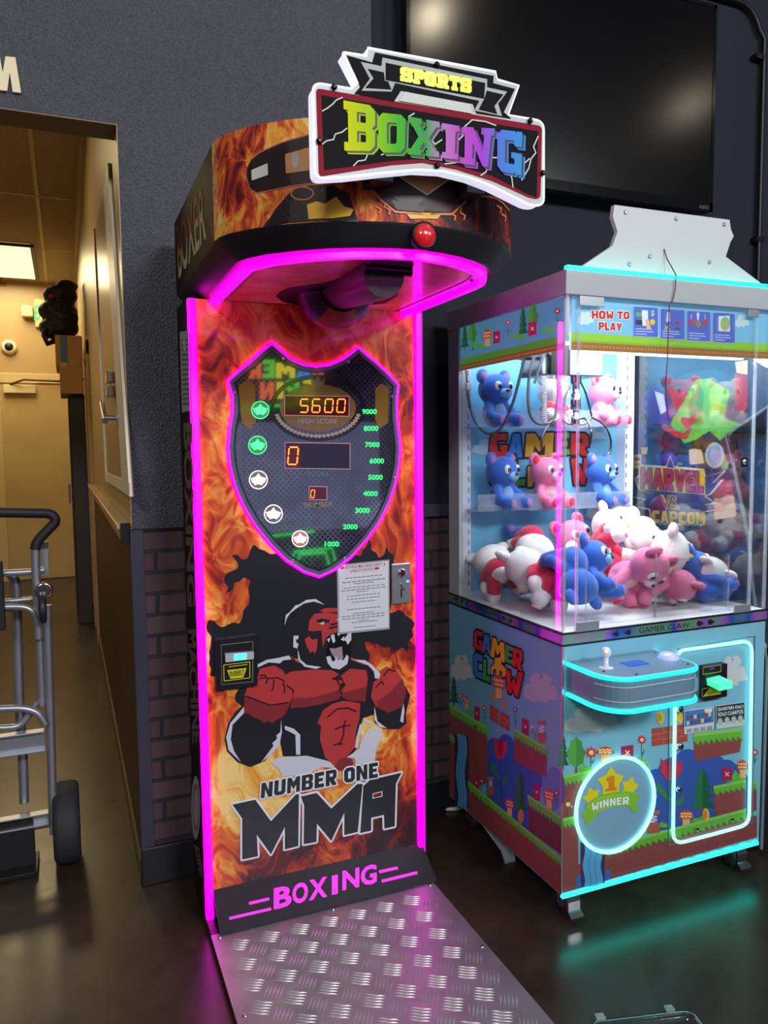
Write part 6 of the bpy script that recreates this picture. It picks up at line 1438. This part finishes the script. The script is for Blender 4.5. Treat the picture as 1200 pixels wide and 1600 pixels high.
PROTO = {'blue': make_plush('plush_bear', B_F, B_L, LV, None, W_F), 'pink': make_plush('plush_bear', P_F, P_L, R_F, None, W_F), 'white': make_plush('plush_bear', W_F, W_F, P_L, R_F)}
USED = set()
from mathutils import Euler
HC = Vector((0, -.008, .165))
def lowest(o, M):
    z = 1e9
    for ch in o.children_recursive:
        if ch.name.split('.')[0] in ('body', 'ear', 'outfit'): z = min(z, min((M @ v.co).z for v in ch.data.vertices))
    return z
def put_plush(kind, px, py, Y, sc, rot, label, group, base=None, at=None):
    src = PROTO[kind]; o = src if kind not in USED else copy_tree(src); USED.add(kind)
    R = Euler([math.radians(a) for a in rot], 'XYZ')
    head = hit(px, py, 1, Y); loc = head-(R.to_matrix() @ (HC*sc))
    if base is not None: loc = Vector((head.x, Y, base))
    o.rotation_euler = R; o.scale = (sc, sc, sc)
    if at is not None: loc = at
    o.location = loc; o['label'] = label; o['category'] = 'plush toy'; o['group'] = group
SH_ = 'plush toys on the display trays'; PL_ = 'plush toys piled in the claw machine'
for (kind, px, Y, t, rz, label) in (('blue', 772, 2.285, 0, 12, 'blue plush bear sitting on the top left display tray'), ('white', 862, 2.285, 1, 18, 'white plush bear in red outfit on the top tray behind the claw'), ('pink', 941, 2.285, 2, 26, 'pink plush bear sitting on the top right display tray'),
                                  ('blue', 783, 2.285, 3, 20, 'blue plush bear sitting on the lower left display tray'), ('pink', 852, 2.285, 4, 14, 'pink plush bear sitting on the middle of the lower display trays'), ('blue', 938, 2.285, 5, 22, 'blue plush bear sitting on the lower right display tray')):
    z = TR[t][2]+.0035
    put_plush(kind, px, 600, Y, .76, (0, 0, rz), label, SH_, base=z)
FL = ZF
pile = [
 ('white', 742, 872, 2.24, .80, (70, 20, 160), 'white plush bear lying on its back with feet up by the left glass'),
 ('white', 800, 915, 2.06, .92, (80, -20, 200), 'big white plush bear tumbled face down at the left front of the pile'),
 ('white', 868, 905, 2.10, .84, (20, 75, 30), 'white plush bear lying on its side next to the left front one'),
 ('pink', 880, 834, 2.16, .82, (-12, -14, 10), 'pink plush bear with white tag on top of the left pile'),
 ('blue', 822, 842, 2.27, .72, (-20, 10, 0), 'blue plush bear half hidden behind the tagged pink bear'),
 ('white', 822, 862, 2.17, .78, (110, 10, -20), 'white plush bear with red outfit upturned in the left pile'),
 ('blue', 924, 866, 1.93, .74, (-10, 20, 30), 'blue plush bear slumped in the middle of the pile'),
 ('blue', 932, 928, 1.84, .76, (150, 15, 10), 'blue plush bear upside down at the middle front of the pile'),
 ('white', 972, 838, 2.08, .80, (-20, 55, 20), 'white plush bear leaning on the top of the middle pile'),
 ('white', 968, 800, 2.24, .72, (120, 30, 0), 'white plush bear with feet up at the back of the pile'),
 ('white', 1052, 842, 1.99, .90, (-18, -42, 40), 'large white plush bear with red outfit atop the right pile'),
 ('white', 1085, 880, 1.88, .86, (30, -70, 30), 'large white plush bear lying sideways in front of the right pile'),
 ('blue', 1136, 878, 1.86, .74, (-20, 30, 60), 'blue plush bear by the right glass of the pile'),
 ('white', 990, 895, 1.98, .72, (140, -20, 30), 'white plush bear with legs up behind the front pink bear'),
 ('pink', 1014, 915, 1.83, .82, (60, 20, 20), 'pink plush bear lying face forward at the front of the pile'),
 ('pink', 1078, 935, 1.83, .76, (100, 10, 60), 'pink plush bear lying on its back at the right front'),
 ('white', 1140, 935, 1.83, .66, (70, 30, -30), 'white plush bear with red outfit in the right front corner'),
]
# let the pile settle: every toy is a cluster of soft balls that push each other apart inside the case
BALLS = [((0, -.008, .165), .076), ((0, 0, .062), .058), ((.05, -.075, .028), .030), ((-.05, -.075, .028), .030), ((.066, -.04, .065), .026), ((-.066, -.04, .065), .026), ((.066, 0, .222), .026), ((-.066, 0, .222), .026)]
bodies = []
for kind, px, py, Y, sc, rot, label in pile:
    R = Euler([math.radians(a) for a in rot], 'XYZ').to_matrix(); loc = hit(px, py, 1, Y)-R @ (HC*sc)
    bodies.append([loc.copy(), [((R @ Vector(c))*sc, r*sc) for c, r in BALLS], loc.copy()])
for it in range(240):
    for b in bodies:
        b[0] += (b[2]-b[0])*.05; b[0].z -= .0015
    for i in range(len(bodies)):
        for j in range(i):
            A, B = bodies[i], bodies[j]
            if (A[0]-B[0]).length > .5: continue
            push = Vector()
            for ca, ra in A[1]:
                for cb, rb in B[1]:
                    d = (A[0]+ca)-(B[0]+cb); o_ = (ra+rb)*.99-d.length
                    if o_ > 0 and d.length > 1e-6: push += d.normalized()*o_
            if push.length: push = push.normalized()*min(push.length*.35, .012); A[0] += push; B[0] -= push
    for b in bodies:
        for ax, lo_, hi_ in ((0, CX0+.012, CX1-.016), (1, CY0+.062, CY1-.024)):
            b[0][ax] += max(0, lo_-min(b[0][ax]+c[ax]-r for c, r in b[1]))-max(0, max(b[0][ax]+c[ax]+r for c, r in b[1])-hi_)
        b[0].z += max(0, FL+.003-min(b[0].z+c.z-r*1.04 for c, r in b[1]))
for b, (kind, px, py, Y, sc, rot, label) in zip(bodies, pile): put_plush(kind, px, py, Y, sc, rot, label, PL_, at=b[0])
c = bodies[3][0]+bodies[3][1][1][0]; c = c+Vector((-.01, -.062, .02))
tg = MB(); tg.box(c.x-.018, c.x+.018, c.y-.0008, c.y, c.z-.02, c.z+.02)
tag(tg.build('swing_tag', mat('white_card', (238, 236, 230), .5), None, .0, base=(c.x, c.y, c.z)), 'white card swing tag on the pink bear in the claw machine', 'tag')

# ------------------------------------------------------------------ arcade cabinet behind the claw machine
AX0, AX1 = 2.072, 2.70
ac = thing('arcade_cabinet', 'tall arcade cabinet with bright comic-style side art behind the claw machine', 'arcade game', (2.39, 2.1, 0))
PRF = [(2.455,.02),(1.789,.02),(1.789,.66),(1.797,.70),(1.822,.735),(1.855,.90),(1.878,1.054),(1.946,1.292),(1.979,1.389),(1.80,1.478),(1.77,1.53),(1.77,1.70),(2.455,1.74)]
M_cabk = mat('cabinet_black', (26, 28, 36), .45)
m = MB(); m.prism([(AX0+.018, y, z) for y, z in PRF], (AX1-AX0-.036, 0, 0)); m.build('body', M_cabk, ac)
for x in (AX0, AX1-.0175):
    m = MB(); m.prism([(x, y, z) for y, z in PRF], (.0175, 0, 0)); sp_ = m.build('side_panel', mat('cabinet_navy', (34, 62, 92), .4, coat=.2), ac)
    if x == AX0: sideA = sp_
m = MB(); m.tube([(AX0+.002, y-.003, z) for y, z in PRF[1:]], .006, 6); m.build('edge_moulding', mat('pale_moulding', (120, 140, 140), .4), ac)
box('marquee', AX0+.02, AX1-.02, 1.762, 1.7695, 1.545, 1.69, mat('lit_marquee', (60, 110, 190), .4, emit=.5), ac)
box('control_panel', AX0+.0, AX1, 1.735, 1.80, .665, .70, M_cabk, ac, .006)
sc_ = MB(); sc_.add([(AX0+.04, 1.872, 1.06), (AX1-.04, 1.872, 1.06), (AX1-.04, 1.965, 1.37), (AX0+.04, 1.965, 1.37)], [(0, 1, 2, 3)]); sc_.build('screen', mat('dim_screen', (30, 60, 90), .2, emit=.4), ac)
KA = (860, 540, 1200/340)
g = Print((AX0-.0003, 2, 1.2), (0, -1, 0), (0, 0, 1), KA, step=.0003, rough=.35, coat=.2)
g.poly([(462,300),(830,80),(1090,60),(1095,400),(960,490),(1000,650),(1075,1000),(462,1000)], (30,50,84), .6)
g.poly([(560,230),(760,150),(900,130),(1050,180),(1090,330),(960,480),(930,360),(760,330),(640,420)], (40,86,104), 1)
g.poly([(520,250),(590,215),(655,300),(668,400),(640,440),(560,430),(505,360),(490,300)], (74,48,150), 2); g.poly([(575,250),(625,270),(640,360),(610,380),(590,310)], (206,206,236), 3)
g.poly([(640,230),(770,265),(750,340),(690,350)], (176,44,60), 2.5)
g.poly([(660,430),(740,300),(800,190),(870,180),(990,250),(960,400),(1050,430),(950,540),(880,470),(800,520),(740,540)], (104,178,60), 3); g.poly([(760,330),(820,210),(850,260),(830,420),(770,440)], (74,142,56), 4); g.poly([(880,260),(950,280),(930,380),(880,400)], (146,204,80), 4)
g.stroke([(620,440),(700,490),(750,500),(770,460),(730,410),(780,420),(800,380)], 26, (190,44,60), 5)
g.poly([(462,430),(500,410),(530,440),(535,560),(500,610),(462,600)], (42,66,160), 3); g.poly([(500,560),(540,560),(530,600),(505,600)], (220,180,140), 4)
g.poly([(1015,150),(1090,160),(1090,330),(1060,390),(1020,320)], (160,40,60), 4); g.poly([(1020,90),(1090,80),(1088,160),(1030,150)], (226,200,150), 5)
g.poly([(580,490),(650,490),(660,570),(600,600)], (90,30,60), 3); g.poly([(575,600),(680,590),(700,650),(590,650)], (70,50,150), 3.5)
g.poly([(765,575),(830,555),(850,650),(770,655)], (226,190,140), 4); g.poly([(770,545),(840,500),(900,520),(860,580),(800,570)], (80,50,40), 4.5)
g.ell(908, 605, 44, 62, (140,160,196), 6); g.ring(908, 605, 46, 64, 14, (206,210,200), 6.5, 24)
g.poly([(940,520),(990,480),(1010,640),(960,700)], (90,36,50), 4); g.poly([(950,560),(985,660),(960,700),(930,640)], (104,178,60), 5)
g.poly([(905,830),(1010,815),(1030,930),(960,990),(905,960)], (214,160,120), 4); g.poly([(880,760),(1000,740),(1010,830),(900,845)], (170,50,60), 4.4); g.poly([(900,960),(1050,940),(1070,1000),(900,1000)], (70,50,60), 4)
BUR = [(465,735),(500,700),(490,655),(640,665),(662,605),(685,665),(850,680),(858,720),(970,690),(900,760),(960,735),(890,820),(860,830),(915,870),(860,880),(915,910),(850,920),(845,995),(560,985),(545,905),(455,890),(520,850),(455,835),(560,815),(490,795)]
g.poly(BUR, (232,232,236), 7); g.poly([(x+(680-x)*.05, y+(800-y)*.05) for x, y in BUR], (60,60,120), 8)
g.poly([(492,664),(852,684),(858,822),(490,792)], (242,206,52), 9); g.word('MARVEL', [(502,674),(846,696),(848,812),(502,784)], (190,28,44), 12, (40,20,24), 9, .6)
g.text('VS.', [(612,828),(712,832),(712,900),(616,896)], (236,206,60), 9, .07); g.text('VS.', [(612,828),(712,832),(712,900),(616,896)], (60,90,170), 10, .01)
g.word('CAPCOM', [(562,908),(858,922),(858,990),(566,976)], (240,206,52), 12, (40,60,150), 9, .6)
g.poly([(460,600),(505,600),(505,672),(460,680)], (226,214,180), 9); g.stroke([(466,625),(498,625)], 16, (180,40,50), 10); g.stroke([(466,655),(498,655)], 12, (200,150,60), 10)
g.build('side_art', sideA)

# ------------------------------------------------------------------ hand truck in the opening
HY = 2.62
K8 = (0, 780, 303/110)
gt = Print((0, HY, .7), (1, 0, 0), (0, 0, 1), K8)
def h3(pts, dy=0.0, n=5): return smooth([gt.p3(*gt.at(p), 0)+Vector((0, dy, 0)) for p in pts], n)
def h1(p, dy=0.0): return gt.p3(*gt.at(p), 0)+Vector((0, dy, 0))
ht = thing('hand_truck', 'silver tubular hand truck with black foam handle and two black tyres', 'hand truck', (-.2, 2.7, 0))
M_ht = mat('brushed_aluminium', (172, 178, 188), .36, .78, bump=(60, .1, .001)); M_foam = mat('black_foam', (24, 24, 27), .6, bump=(200, .3, .001)); M_tyre = mat('black_tyre', (38, 40, 46), .7, bump=(90, .5, .003))
xm = -.30                                             # the truck's centre plane: its left half stands outside the frame
def mirror(P): return [Vector((2*xm-p.x, p.y, p.z)) for p in P]
HP = [(-60,56),(60,58),(150,60),(205,62),(232,76),(236,100),(214,124),(180,160),(158,190),(152,216)]
hp_ = h3(HP); P = mirror(hp_)[::-1]; full = [p for p in P if p.x < xm]+[p for p in hp_ if p.x >= xm]
MB().tube(full, .0155, 12).build('handle', M_foam, ht)
def both(name, fn, m, parent):
    a = fn(lambda P: P); a.build(name, m, parent); b = fn(mirror); b.build(name, m, parent)
def tubes(name, path, r, dy=0.0, m=M_ht, parent=ht):
    P = h3(path, dy); MB().tube(P, r, 12).build(name, m, parent); MB().tube(mirror(P), r, 12).build(name, m, parent)
tubes('handle_tube', [(153,214),(154,300),(160,420),(166,600)], .0135, .0)
tubes('rail', [(203,460),(206,620),(214,900),(222,1150),(228,1400)], .0140, .02)
tubes('inner_rail', [(168,600),(174,760),(180,900)], .0125, .03)
tubes('rear_rail', [(36,340),(60,392),(66,560),(76,900),(92,1180),(98,1362)], .0150, .10)
for side in (0, 1):
    f = (lambda P: P) if not side else mirror
    q = [h1((178,200), .03), h1((204,196), .03), h1((210,330), .03), h1((184,338), .03)]
    MB().prism(f(q), (0, .022, 0)).build('bracket', M_ht, ht)
    q = [h1((174,192), .026), h1((206,188), .026), h1((207,214), .026), h1((176,217), .026)]
    MB().prism(f(q), (0, .030, 0)).build('end_cap', mat('grey_cap', (70, 72, 78), .5), ht)
    c = f([h1((190,388), -.02)])[0]
    MB().lathe([(.020, -.012), (.026, -.012), (.026, .012), (.020, .012)], c+Vector((0, 0, .0)), (0, 1, 0), 24).build('swivel_ring', M_chrome, ht)
    w = f([h1((186,458), -.045)])[0]
    MB().lathe([(.010, -.010), (.040, -.010), (.046, -.006), (.046, .006), (.040, .010), (.010, .010)], w, (1, 0, 0), 28).build('swivel_caster', mat('black_caster', (30, 31, 34), .5), ht)
    w = f([h1((288,1418), .06)])[0]; w.z = .131
    wl_ = MB().lathe([(.05, -.024), (.085, -.032), (.112, -.041), (.124, -.036), (.130, -.022), (.131, 0), (.130, .022), (.124, .036), (.112, .041), (.085, .032), (.05, .024)], w, (1, 0, 0), 40).build('tyre', M_tyre, ht)
    MB().lathe([(.012, -.036), (.05, -.030), (.088, -.028), (.088, .028), (.05, .030), (.012, .036)], w, (1, 0, 0), 28).build('wheel_hub', M_steel, wl_)
    tr_ = MB()
    for k in range(26):
        for s_ in (-1, 1):
            a = 2*PI*(k+.25*s_)/26; u = Vector((0, math.cos(a), math.sin(a))); t_ = Vector((0, -math.sin(a), math.cos(a))); c = w+u*.1285+Vector((s_*.013, 0, 0))
            tr_.add([c-t_*.006-Vector((.009, 0, 0)), c+t_*.002-Vector((.009, 0, 0)), c+t_*.008+Vector((.009, 0, 0)), c+Vector((.009, 0, 0)), ], [(0, 1, 2, 3)])
    axl = w
ax0 = h1((288,1418), .06); ax0.z = .131; axm = mirror([ax0])[0]
MB().tube([axm+Vector((.03, 0, 0)), ax0-Vector((.03, 0, 0))], .009, 10).build('axle', M_chrome, ht)
def bar(name, path, r, dy=0.0, m=M_ht):
    P = h3(path, dy); F = [p for p in mirror(P)[::-1] if p.x < xm-.001]+[p for p in P if p.x >= xm]; MB().tube(F, r, 10).build(name, m, ht)
bar('cross_tube', [(-140,322),(20,320),(130,314),(190,306)], .0105, .01)
bar('cross_tube', [(-140,450),(30,446),(140,436),(160,434)], .0085, .03); bar('cross_tube', [(-140,462),(20,462),(90,462),(130,474),(152,500),(160,540)], .0105, -.006); bar('cross_tube', [(-140,496),(30,490),(130,482)], .006, .05)
bar('loop_tube', [(-140,908),(0,898),(90,896),(140,906),(172,928),(196,965)], .0115, -.01); bar('loop_tube', [(-140,996),(30,992),(80,982),(112,952),(140,912),(160,880)], .0105, .02)
def chan(name, y0, y1, xr, dy, th=.012, m=M_ht):
    a, b = h1((xr, y0), dy), h1((xr, y1), dy); x0 = 2*xm-a.x; c = MB(); c.box(x0, a.x, a.y, a.y+th, b.z, a.z); c.box(x0, a.x, a.y-.02, a.y, a.z-.006, a.z); c.box(x0, a.x, a.y-.02, a.y, b.z, b.z+.006); c.build(name, m, ht, .001)
chan('channel_bar', 1000, 1090, 190, .024); chan('base_bar', 1362, 1416, 208, .04)
a, b = h1((64,1430), .02), h1((-70,1520), .02); box('toe_plate', 2*xm-ax0.x+.09, ax0.x-.09, HY-.02, HY+.12, .004, .020, M_black, ht, .002)
a = h1((215,1450), .03); 
for f in (lambda P: P, mirror):
    q = f([h1((206,1300), .045), h1((236,1300), .045), h1((244,1470), .045), h1((212,1475), .045)]); q = [Vector((p.x, p.y, max(p.z, .02))) for p in q]; MB().prism(q, (0, .006, 0)).build('wheel_bracket', M_ht, ht)
box('frame_foot', 2*xm-ax0.x+.10, ax0.x-.10, HY+.03, HY+.09, .0205, h1((0,1418), .04).z, mat('black_steel', (24, 25, 28), .45), ht)
a, b = h1((12,262), -.02), h1((-60,565), -.02); box('strap_pack', b.x, a.x, HY-.03, HY+.0, b.z, a.z, mat('black_webbing', (20, 20, 24), .7), ht, .006)

# ------------------------------------------------------------------ hallway clutter: tall locker, boxes, bag
lx = hit(112, 700, 1, 6.5).x
lo = thing('storage_locker', 'tall dark grey storage locker against the hallway wall', 'locker', (.08, 6.8, 0))
M_lock = mat('dark_grey_locker', (58, 58, 64), .45)
box('cabinet', lx, XH-.022, 6.45, 7.25, 0.001, 1.80, M_lock, lo, .006)
box('door', lx-.012, lx-.0005, 6.47, 7.23, .06, 1.78, mat('locker_door', (46, 46, 52), .4), lo, .003)
MB().tube([(lx-.03, 6.62, .95), (lx-.03, 6.62, 1.10)], .008, 8).build('door_handle', M_steel, lo)
def carton(px0, px1, z0, z1, y0, y1, label, tape):
    x0 = hit(px0, 560, 1, y0).x; x1 = hit(px1, 560, 1, y0).x
    t = thing('cardboard_box', label, 'box', ((x0+x1)/2, (y0+y1)/2, z0), 'cardboard boxes on the locker')
    bo = box('carton', x0, min(x1, XH-.024), y0, y1, z0+.0005, z1, mat('brown_cardboard', (206, 150, 92), .75, vary=(6, .15)), t, .006)
    if tape:
        box('tape', x0+.035, x0+.085, y0-.002, y0-.0004, z0+.02, z1-.004, mat('blue_tape', (84, 120, 166), .5), t); box('tape_tail', x0+.03, x0+.08, y0-.003, y0-.0022, z0-.05, z0+.03, mat('clear_tape', (190, 180, 160), .3), t)
    else: box('handle_slot', x0+.24, min(x1-.01, XH-.04), y0-.0012, y0-.0004, z0+.12, z1-.1, mat('slot_brown', (134, 92, 54), .8), t)
z1 = hit(110, 573, 1, 6.42).z; z2 = hit(110, 524, 1, 6.42).z
carton(92, 132, 1.801, z1, 6.40, 7.0, 'brown cardboard box directly on the dark locker, under the taped box', False)
carton(87, 131, z1+.001, z2, 6.42, 7.0, 'brown cardboard box with blue tape, upper of the two on the locker', True)
bg = thing('duffel_bag', 'black fabric bag slumped on top of the cardboard boxes', 'bag', (0, 6.65, z2))
def b3(px, py, y): return hit(px, py, 1, y)
bl = MB()
for (px, py, r, y) in ((100,505,.15,6.66),(112,480,.15,6.68),(96,488,.13,6.64),(110,455,.13,6.66),(84,508,.09,6.6),(90,470,.09,6.62),(118,505,.13,6.7),(80,520,.07,6.58),(75,500,.06,6.58),(104,438,.07,6.66),(120,440,.06,6.7)):
    c = b3(px, py+8, y); bl.ell((min(c.x, XH-r*1.1-.02), c.y, max(c.z, z2+r*.42)), (r, r*1.1, r*.6), n=16, m=10)
me = fused(bl, .018, 2); o = part_mesh('fabric', me, mat('black_nylon', (26, 25, 27), .6, bump=(14, .9, .05)), bg); o.location = -Vector(ORG[bg.name])
c = b3(76, 463, 6.52); MB().ell((c.x+.02, c.y, c.z), (.02, .015, .016), n=12, m=8).build('red_lining', mat('red_cloth', (180, 40, 50), .7), bg)
c0_ = b3(78, 520, 6.54); MB().tube([(c0_.x-.02, 6.53, z2+.05), (c0_.x-.04, 6.50, z2+.0), (c0_.x-.02, 6.50, z2-.06), (c0_.x+.04, 6.51, z2-.03)], .022, 8).build('strap', M_black, bg)

# ------------------------------------------------------------------ notices, cord, plastic case
gn = Print((0.66, YB-.0022, 1), (1, 0, 0), (0, 0, 1), K5, step=.0003, rough=.25, coat=.4)
N4 = [(738,86),(1012,58),(1013,424),(742,452)]
gn.poly([(728,80),(1018,50),(1020,434),(734,464)], (150,156,164), 0); gn.poly(N4, (206,208,216), 1)
gn.text('BOXING MACHINE SAFETY &', [(776,84),(996,66),(996,82),(776,102)], (160,70,80), 2, .01); gn.text('LIABILITY NOTICE', [(800,106),(930,94),(930,110),(800,122)], (150,84,96), 2, .01)
gn.poly([(748,90),(768,88),(768,102),(748,104)], (206,60,70), 2); gn.poly([(936,94),(960,92),(960,104),(936,106)], (150,60,70), 2)
for k, (y, a, b, c) in enumerate(((158,.12,.9,0),(180,.06,.96,1),(192,.3,.7,1),(212,.08,.95,2),(226,.03,.97,0),(238,.35,.6,0),(258,.15,.85,0),(276,.15,.85,0),(294,.25,.75,0),(332,.15,.85,0),(356,.28,.72,0),(368,.05,.96,0),(382,.05,.95,0),(396,.4,.6,2),(406,.25,.8,0),(434,.3,.75,0))):
    x0, x1 = 742+268*a, 742+268*b; f = lambda x: y-(x-742)*.10
    n_ = 9
    for w in range(n_):
        xa_, xb_ = x0+(x1-x0)*w/n_, x0+(x1-x0)*(w+.8)/n_; gn.stroke([(xa_, f(xa_)), (xb_, f(xb_))], 3.6, ((92,94,104),(60,62,72),(96,96,190))[c], 2)
p0 = gn.p3(*gn.at((742,452)), 0)
tag(gn.build('safety_notice', None, base=p0), 'white printed safety notice taped on the boxing machine beside the coin slot', 'notice')
g2 = Print((BX0-.0026, 2, 1.4), (0, -1, 0), (0, 0, 1), (260, 440, 229/80), step=.0003, rough=.3)
g2.poly([(60,225),(100,218),(106,578),(70,586)], (176,178,190), 1)
for k in range(14): y = 262+k*22; g2.stroke([(68+k*.5,y),(96+k*.4,y-2)], 2.5, (110,112,124), 2)
g2.poly([(78,255),(84,254),(86,310),(80,312)], (226,228,236), 3)
tag(g2.build('side_notice', None, base=g2.p3(*g2.at((70,586)), 0)), 'narrow white notice sheet stuck high on the left side of the boxing machine', 'notice')
cp = [hit(655, 1256, 2, .007), hit(672, 1261, 2, .007), hit(690, 1264, 2, .007), hit(712, 1264, 2, .007), hit(735, 1258, 2, .007)]
for p in cp: p.z = .008
tag(MB().tube(smooth(cp), .007, 10).build('power_cord', mat('white_cord', (214, 214, 220), .45), base=cp[2]), 'white power cord on the floor between the boxing and claw machines', 'cord')
q0, q1 = hit(921, 1598, 2, .062), hit(1081, 1579, 2, .062)
d = Vector((q1.x-q0.x, q1.y-q0.y, 0)); L_ = d.length; d.normalize(); n_ = Vector((d.y, -d.x, 0))
pc = thing('plastic_case', 'clear plastic latch case lying on the floor at the bottom edge', 'case', (q0.x, q0.y, 0))
M_cl = glass_mat('clear_plastic', (.80, .86, .88), 1.4, .08)
def ring_(o, z, nn=6, dep=.20):
    A, B = Vector((q0.x, q0.y, z)), Vector((q1.x, q1.y, z)); out = []
    cs_ = [(A+d*(-.0), 0), (B, 0), (B+n_*dep, 0), (A+n_*dep, 0)]; c = (A+B)/2+n_*dep/2; r = .022
    for ci, (ux, uy) in zip((A, B, B+n_*dep, A+n_*dep), ((-1, -1), (1, -1), (1, 1), (-1, 1))):
        ctr = ci+d*(-ux*r)+n_*(-uy*r); a0 = {(-1, -1): PI, (1, -1): 1.5*PI, (1, 1): 0, (-1, 1): .5*PI}[(ux, uy)]
        for k in range(nn): a = a0+PI/2*k/(nn-1); out.append(ctr+d*math.cos(a)*(r+o)+n_*math.sin(a)*(r+o))
    return out
c = MB(); c.loft([ring_(-.012, .0015), ring_(-.004, .030), ring_(0, .054), ring_(.004, .0545), ring_(.004, .062), ring_(-.003, .0622), ring_(-.004, .056)], 0, True, False); c.build('tray', M_cl, pc)
c = MB(); c.add(ring_(-.012, .0012), [list(range(24))]); c.build('tray_floor', M_cl, pc)
M_clw = mat('clear_latch', (150, 178, 184), .25, coat=.5)
for t in (.12, .80):
    p = q0+d*(L_*t); u = d*.011; c = MB(); c.prism([p-u-n_*.004+Vector((0, 0, .0)), p+u-n_*.004, p+u*.85-n_*.019, p-u*.85-n_*.019], (0, 0, .005)); c.prism([p-u*.5-n_*.008+Vector((0, 0, .005)), p+u*.5-n_*.008+Vector((0, 0, .005)), p+u*.5-n_*.014+Vector((0, 0, .005)), p-u*.5-n_*.014+Vector((0, 0, .005))], (0, 0, .002)); c.build('latch', M_clw, pc)
for k, (t, s_, colr) in enumerate(((.62, .05, (60, 226, 206)), (.52, .06, (150, 220, 214)), (.75, .045, (190, 206, 210)))):
    a = q0+d*(L_*t)+n_*.02; a.z = .012; b = a+d*s_*.6+n_*.03; b.z = .016
    tag(MB().tube([a, (a+b)/2+Vector((0, 0, .008)), b], .006, 8).build('plastic_bit', mat('bit_%d' % k, colr, .35), base=a), ('bright turquoise', 'pale aqua', 'whitish')[k]+' plastic piece lying inside the clear case', 'small part', 'small plastic pieces in the clear case')

# ------------------------------------------------------------------ the machine across the aisle, seen mirrored in the shield
YO = -1.05; YV = 2*2.107-YO
def hv(px, py): p = hit(px, py, 1, YV); return Vector((p.x, YO, p.z))
om = thing('prize_spin_machine', 'prize machine with multicoloured letters and green light lines across the aisle', 'arcade game', (1.0, YO-.3, 0))
xl_, xr_ = hv(372, 700).x, hv(600, 700).x
box('cabinet', xl_, xr_, YO-.6, YO-.004, .08, .78, mat('lilac_panel', (120, 110, 160), .4), om)
box('display_window', xl_+.03, xr_-.03, YO-.5, YO-.02, .78, 1.55, mat('pale_lit_case', (150, 155, 200), .5, emit=1.1), om)
zt_ = hv(480, 562).z
box('header', xl_, xr_, YO-.5, YO-.004, 1.55, zt_+.12, mat('header_black', (16, 16, 22), .5), om)
gg = Print((1.0, YO, 1.5), (-1, 0, 0), (0, 0, 1))
def gv(px, py): p = hv(px, py); return (-(p.x-1.0), p.z-1.5)
gg.at = lambda p: gv(*p)
OC = [(250,110,50,3.6), (90,220,50,3.6), (240,230,40,3.6), (70,150,250,3.6), (240,120,120,3.6)]
for ch, (x0, x1, y0, y1), c in (('R', (387,408,566,592), OC[0]), ('E', (410,429,562,591), OC[1]), ('M', (431,461,567,591), OC[2]), ('A', (462,487,575,591), OC[3]), ('G', (488,505,575,588), OC[4]),
                                ('N', (406,428,597,625), OC[0]), ('I', (432,443,597,623), OC[2]), ('P', (446,468,594,622), OC[1]), ('S', (472,492,593,620), OC[2])):
    gg.glyph(GB[ch], [(x1,y0),(x0,y0),(x0,y1),(x1,y1)], c, 2)
gg.build('letters', om)
M_gl = mat('green_neon', (40, 255, 90), .4, emit=3.0)
for nm, P in (('neon_line', [(418,838),(490,830)]), ('neon_line', [(369,641),(450,632),(520,626)]), ('neon_line', [(452,880),(460,862),(518,856),(524,878)]), ('neon_line', [(462,884),(468,866),(508,863),(514,884)])):
    MB().tube([hv(*p)+Vector((0, .012, 0)) for p in P], .010, 6).build(nm, M_gl, om)
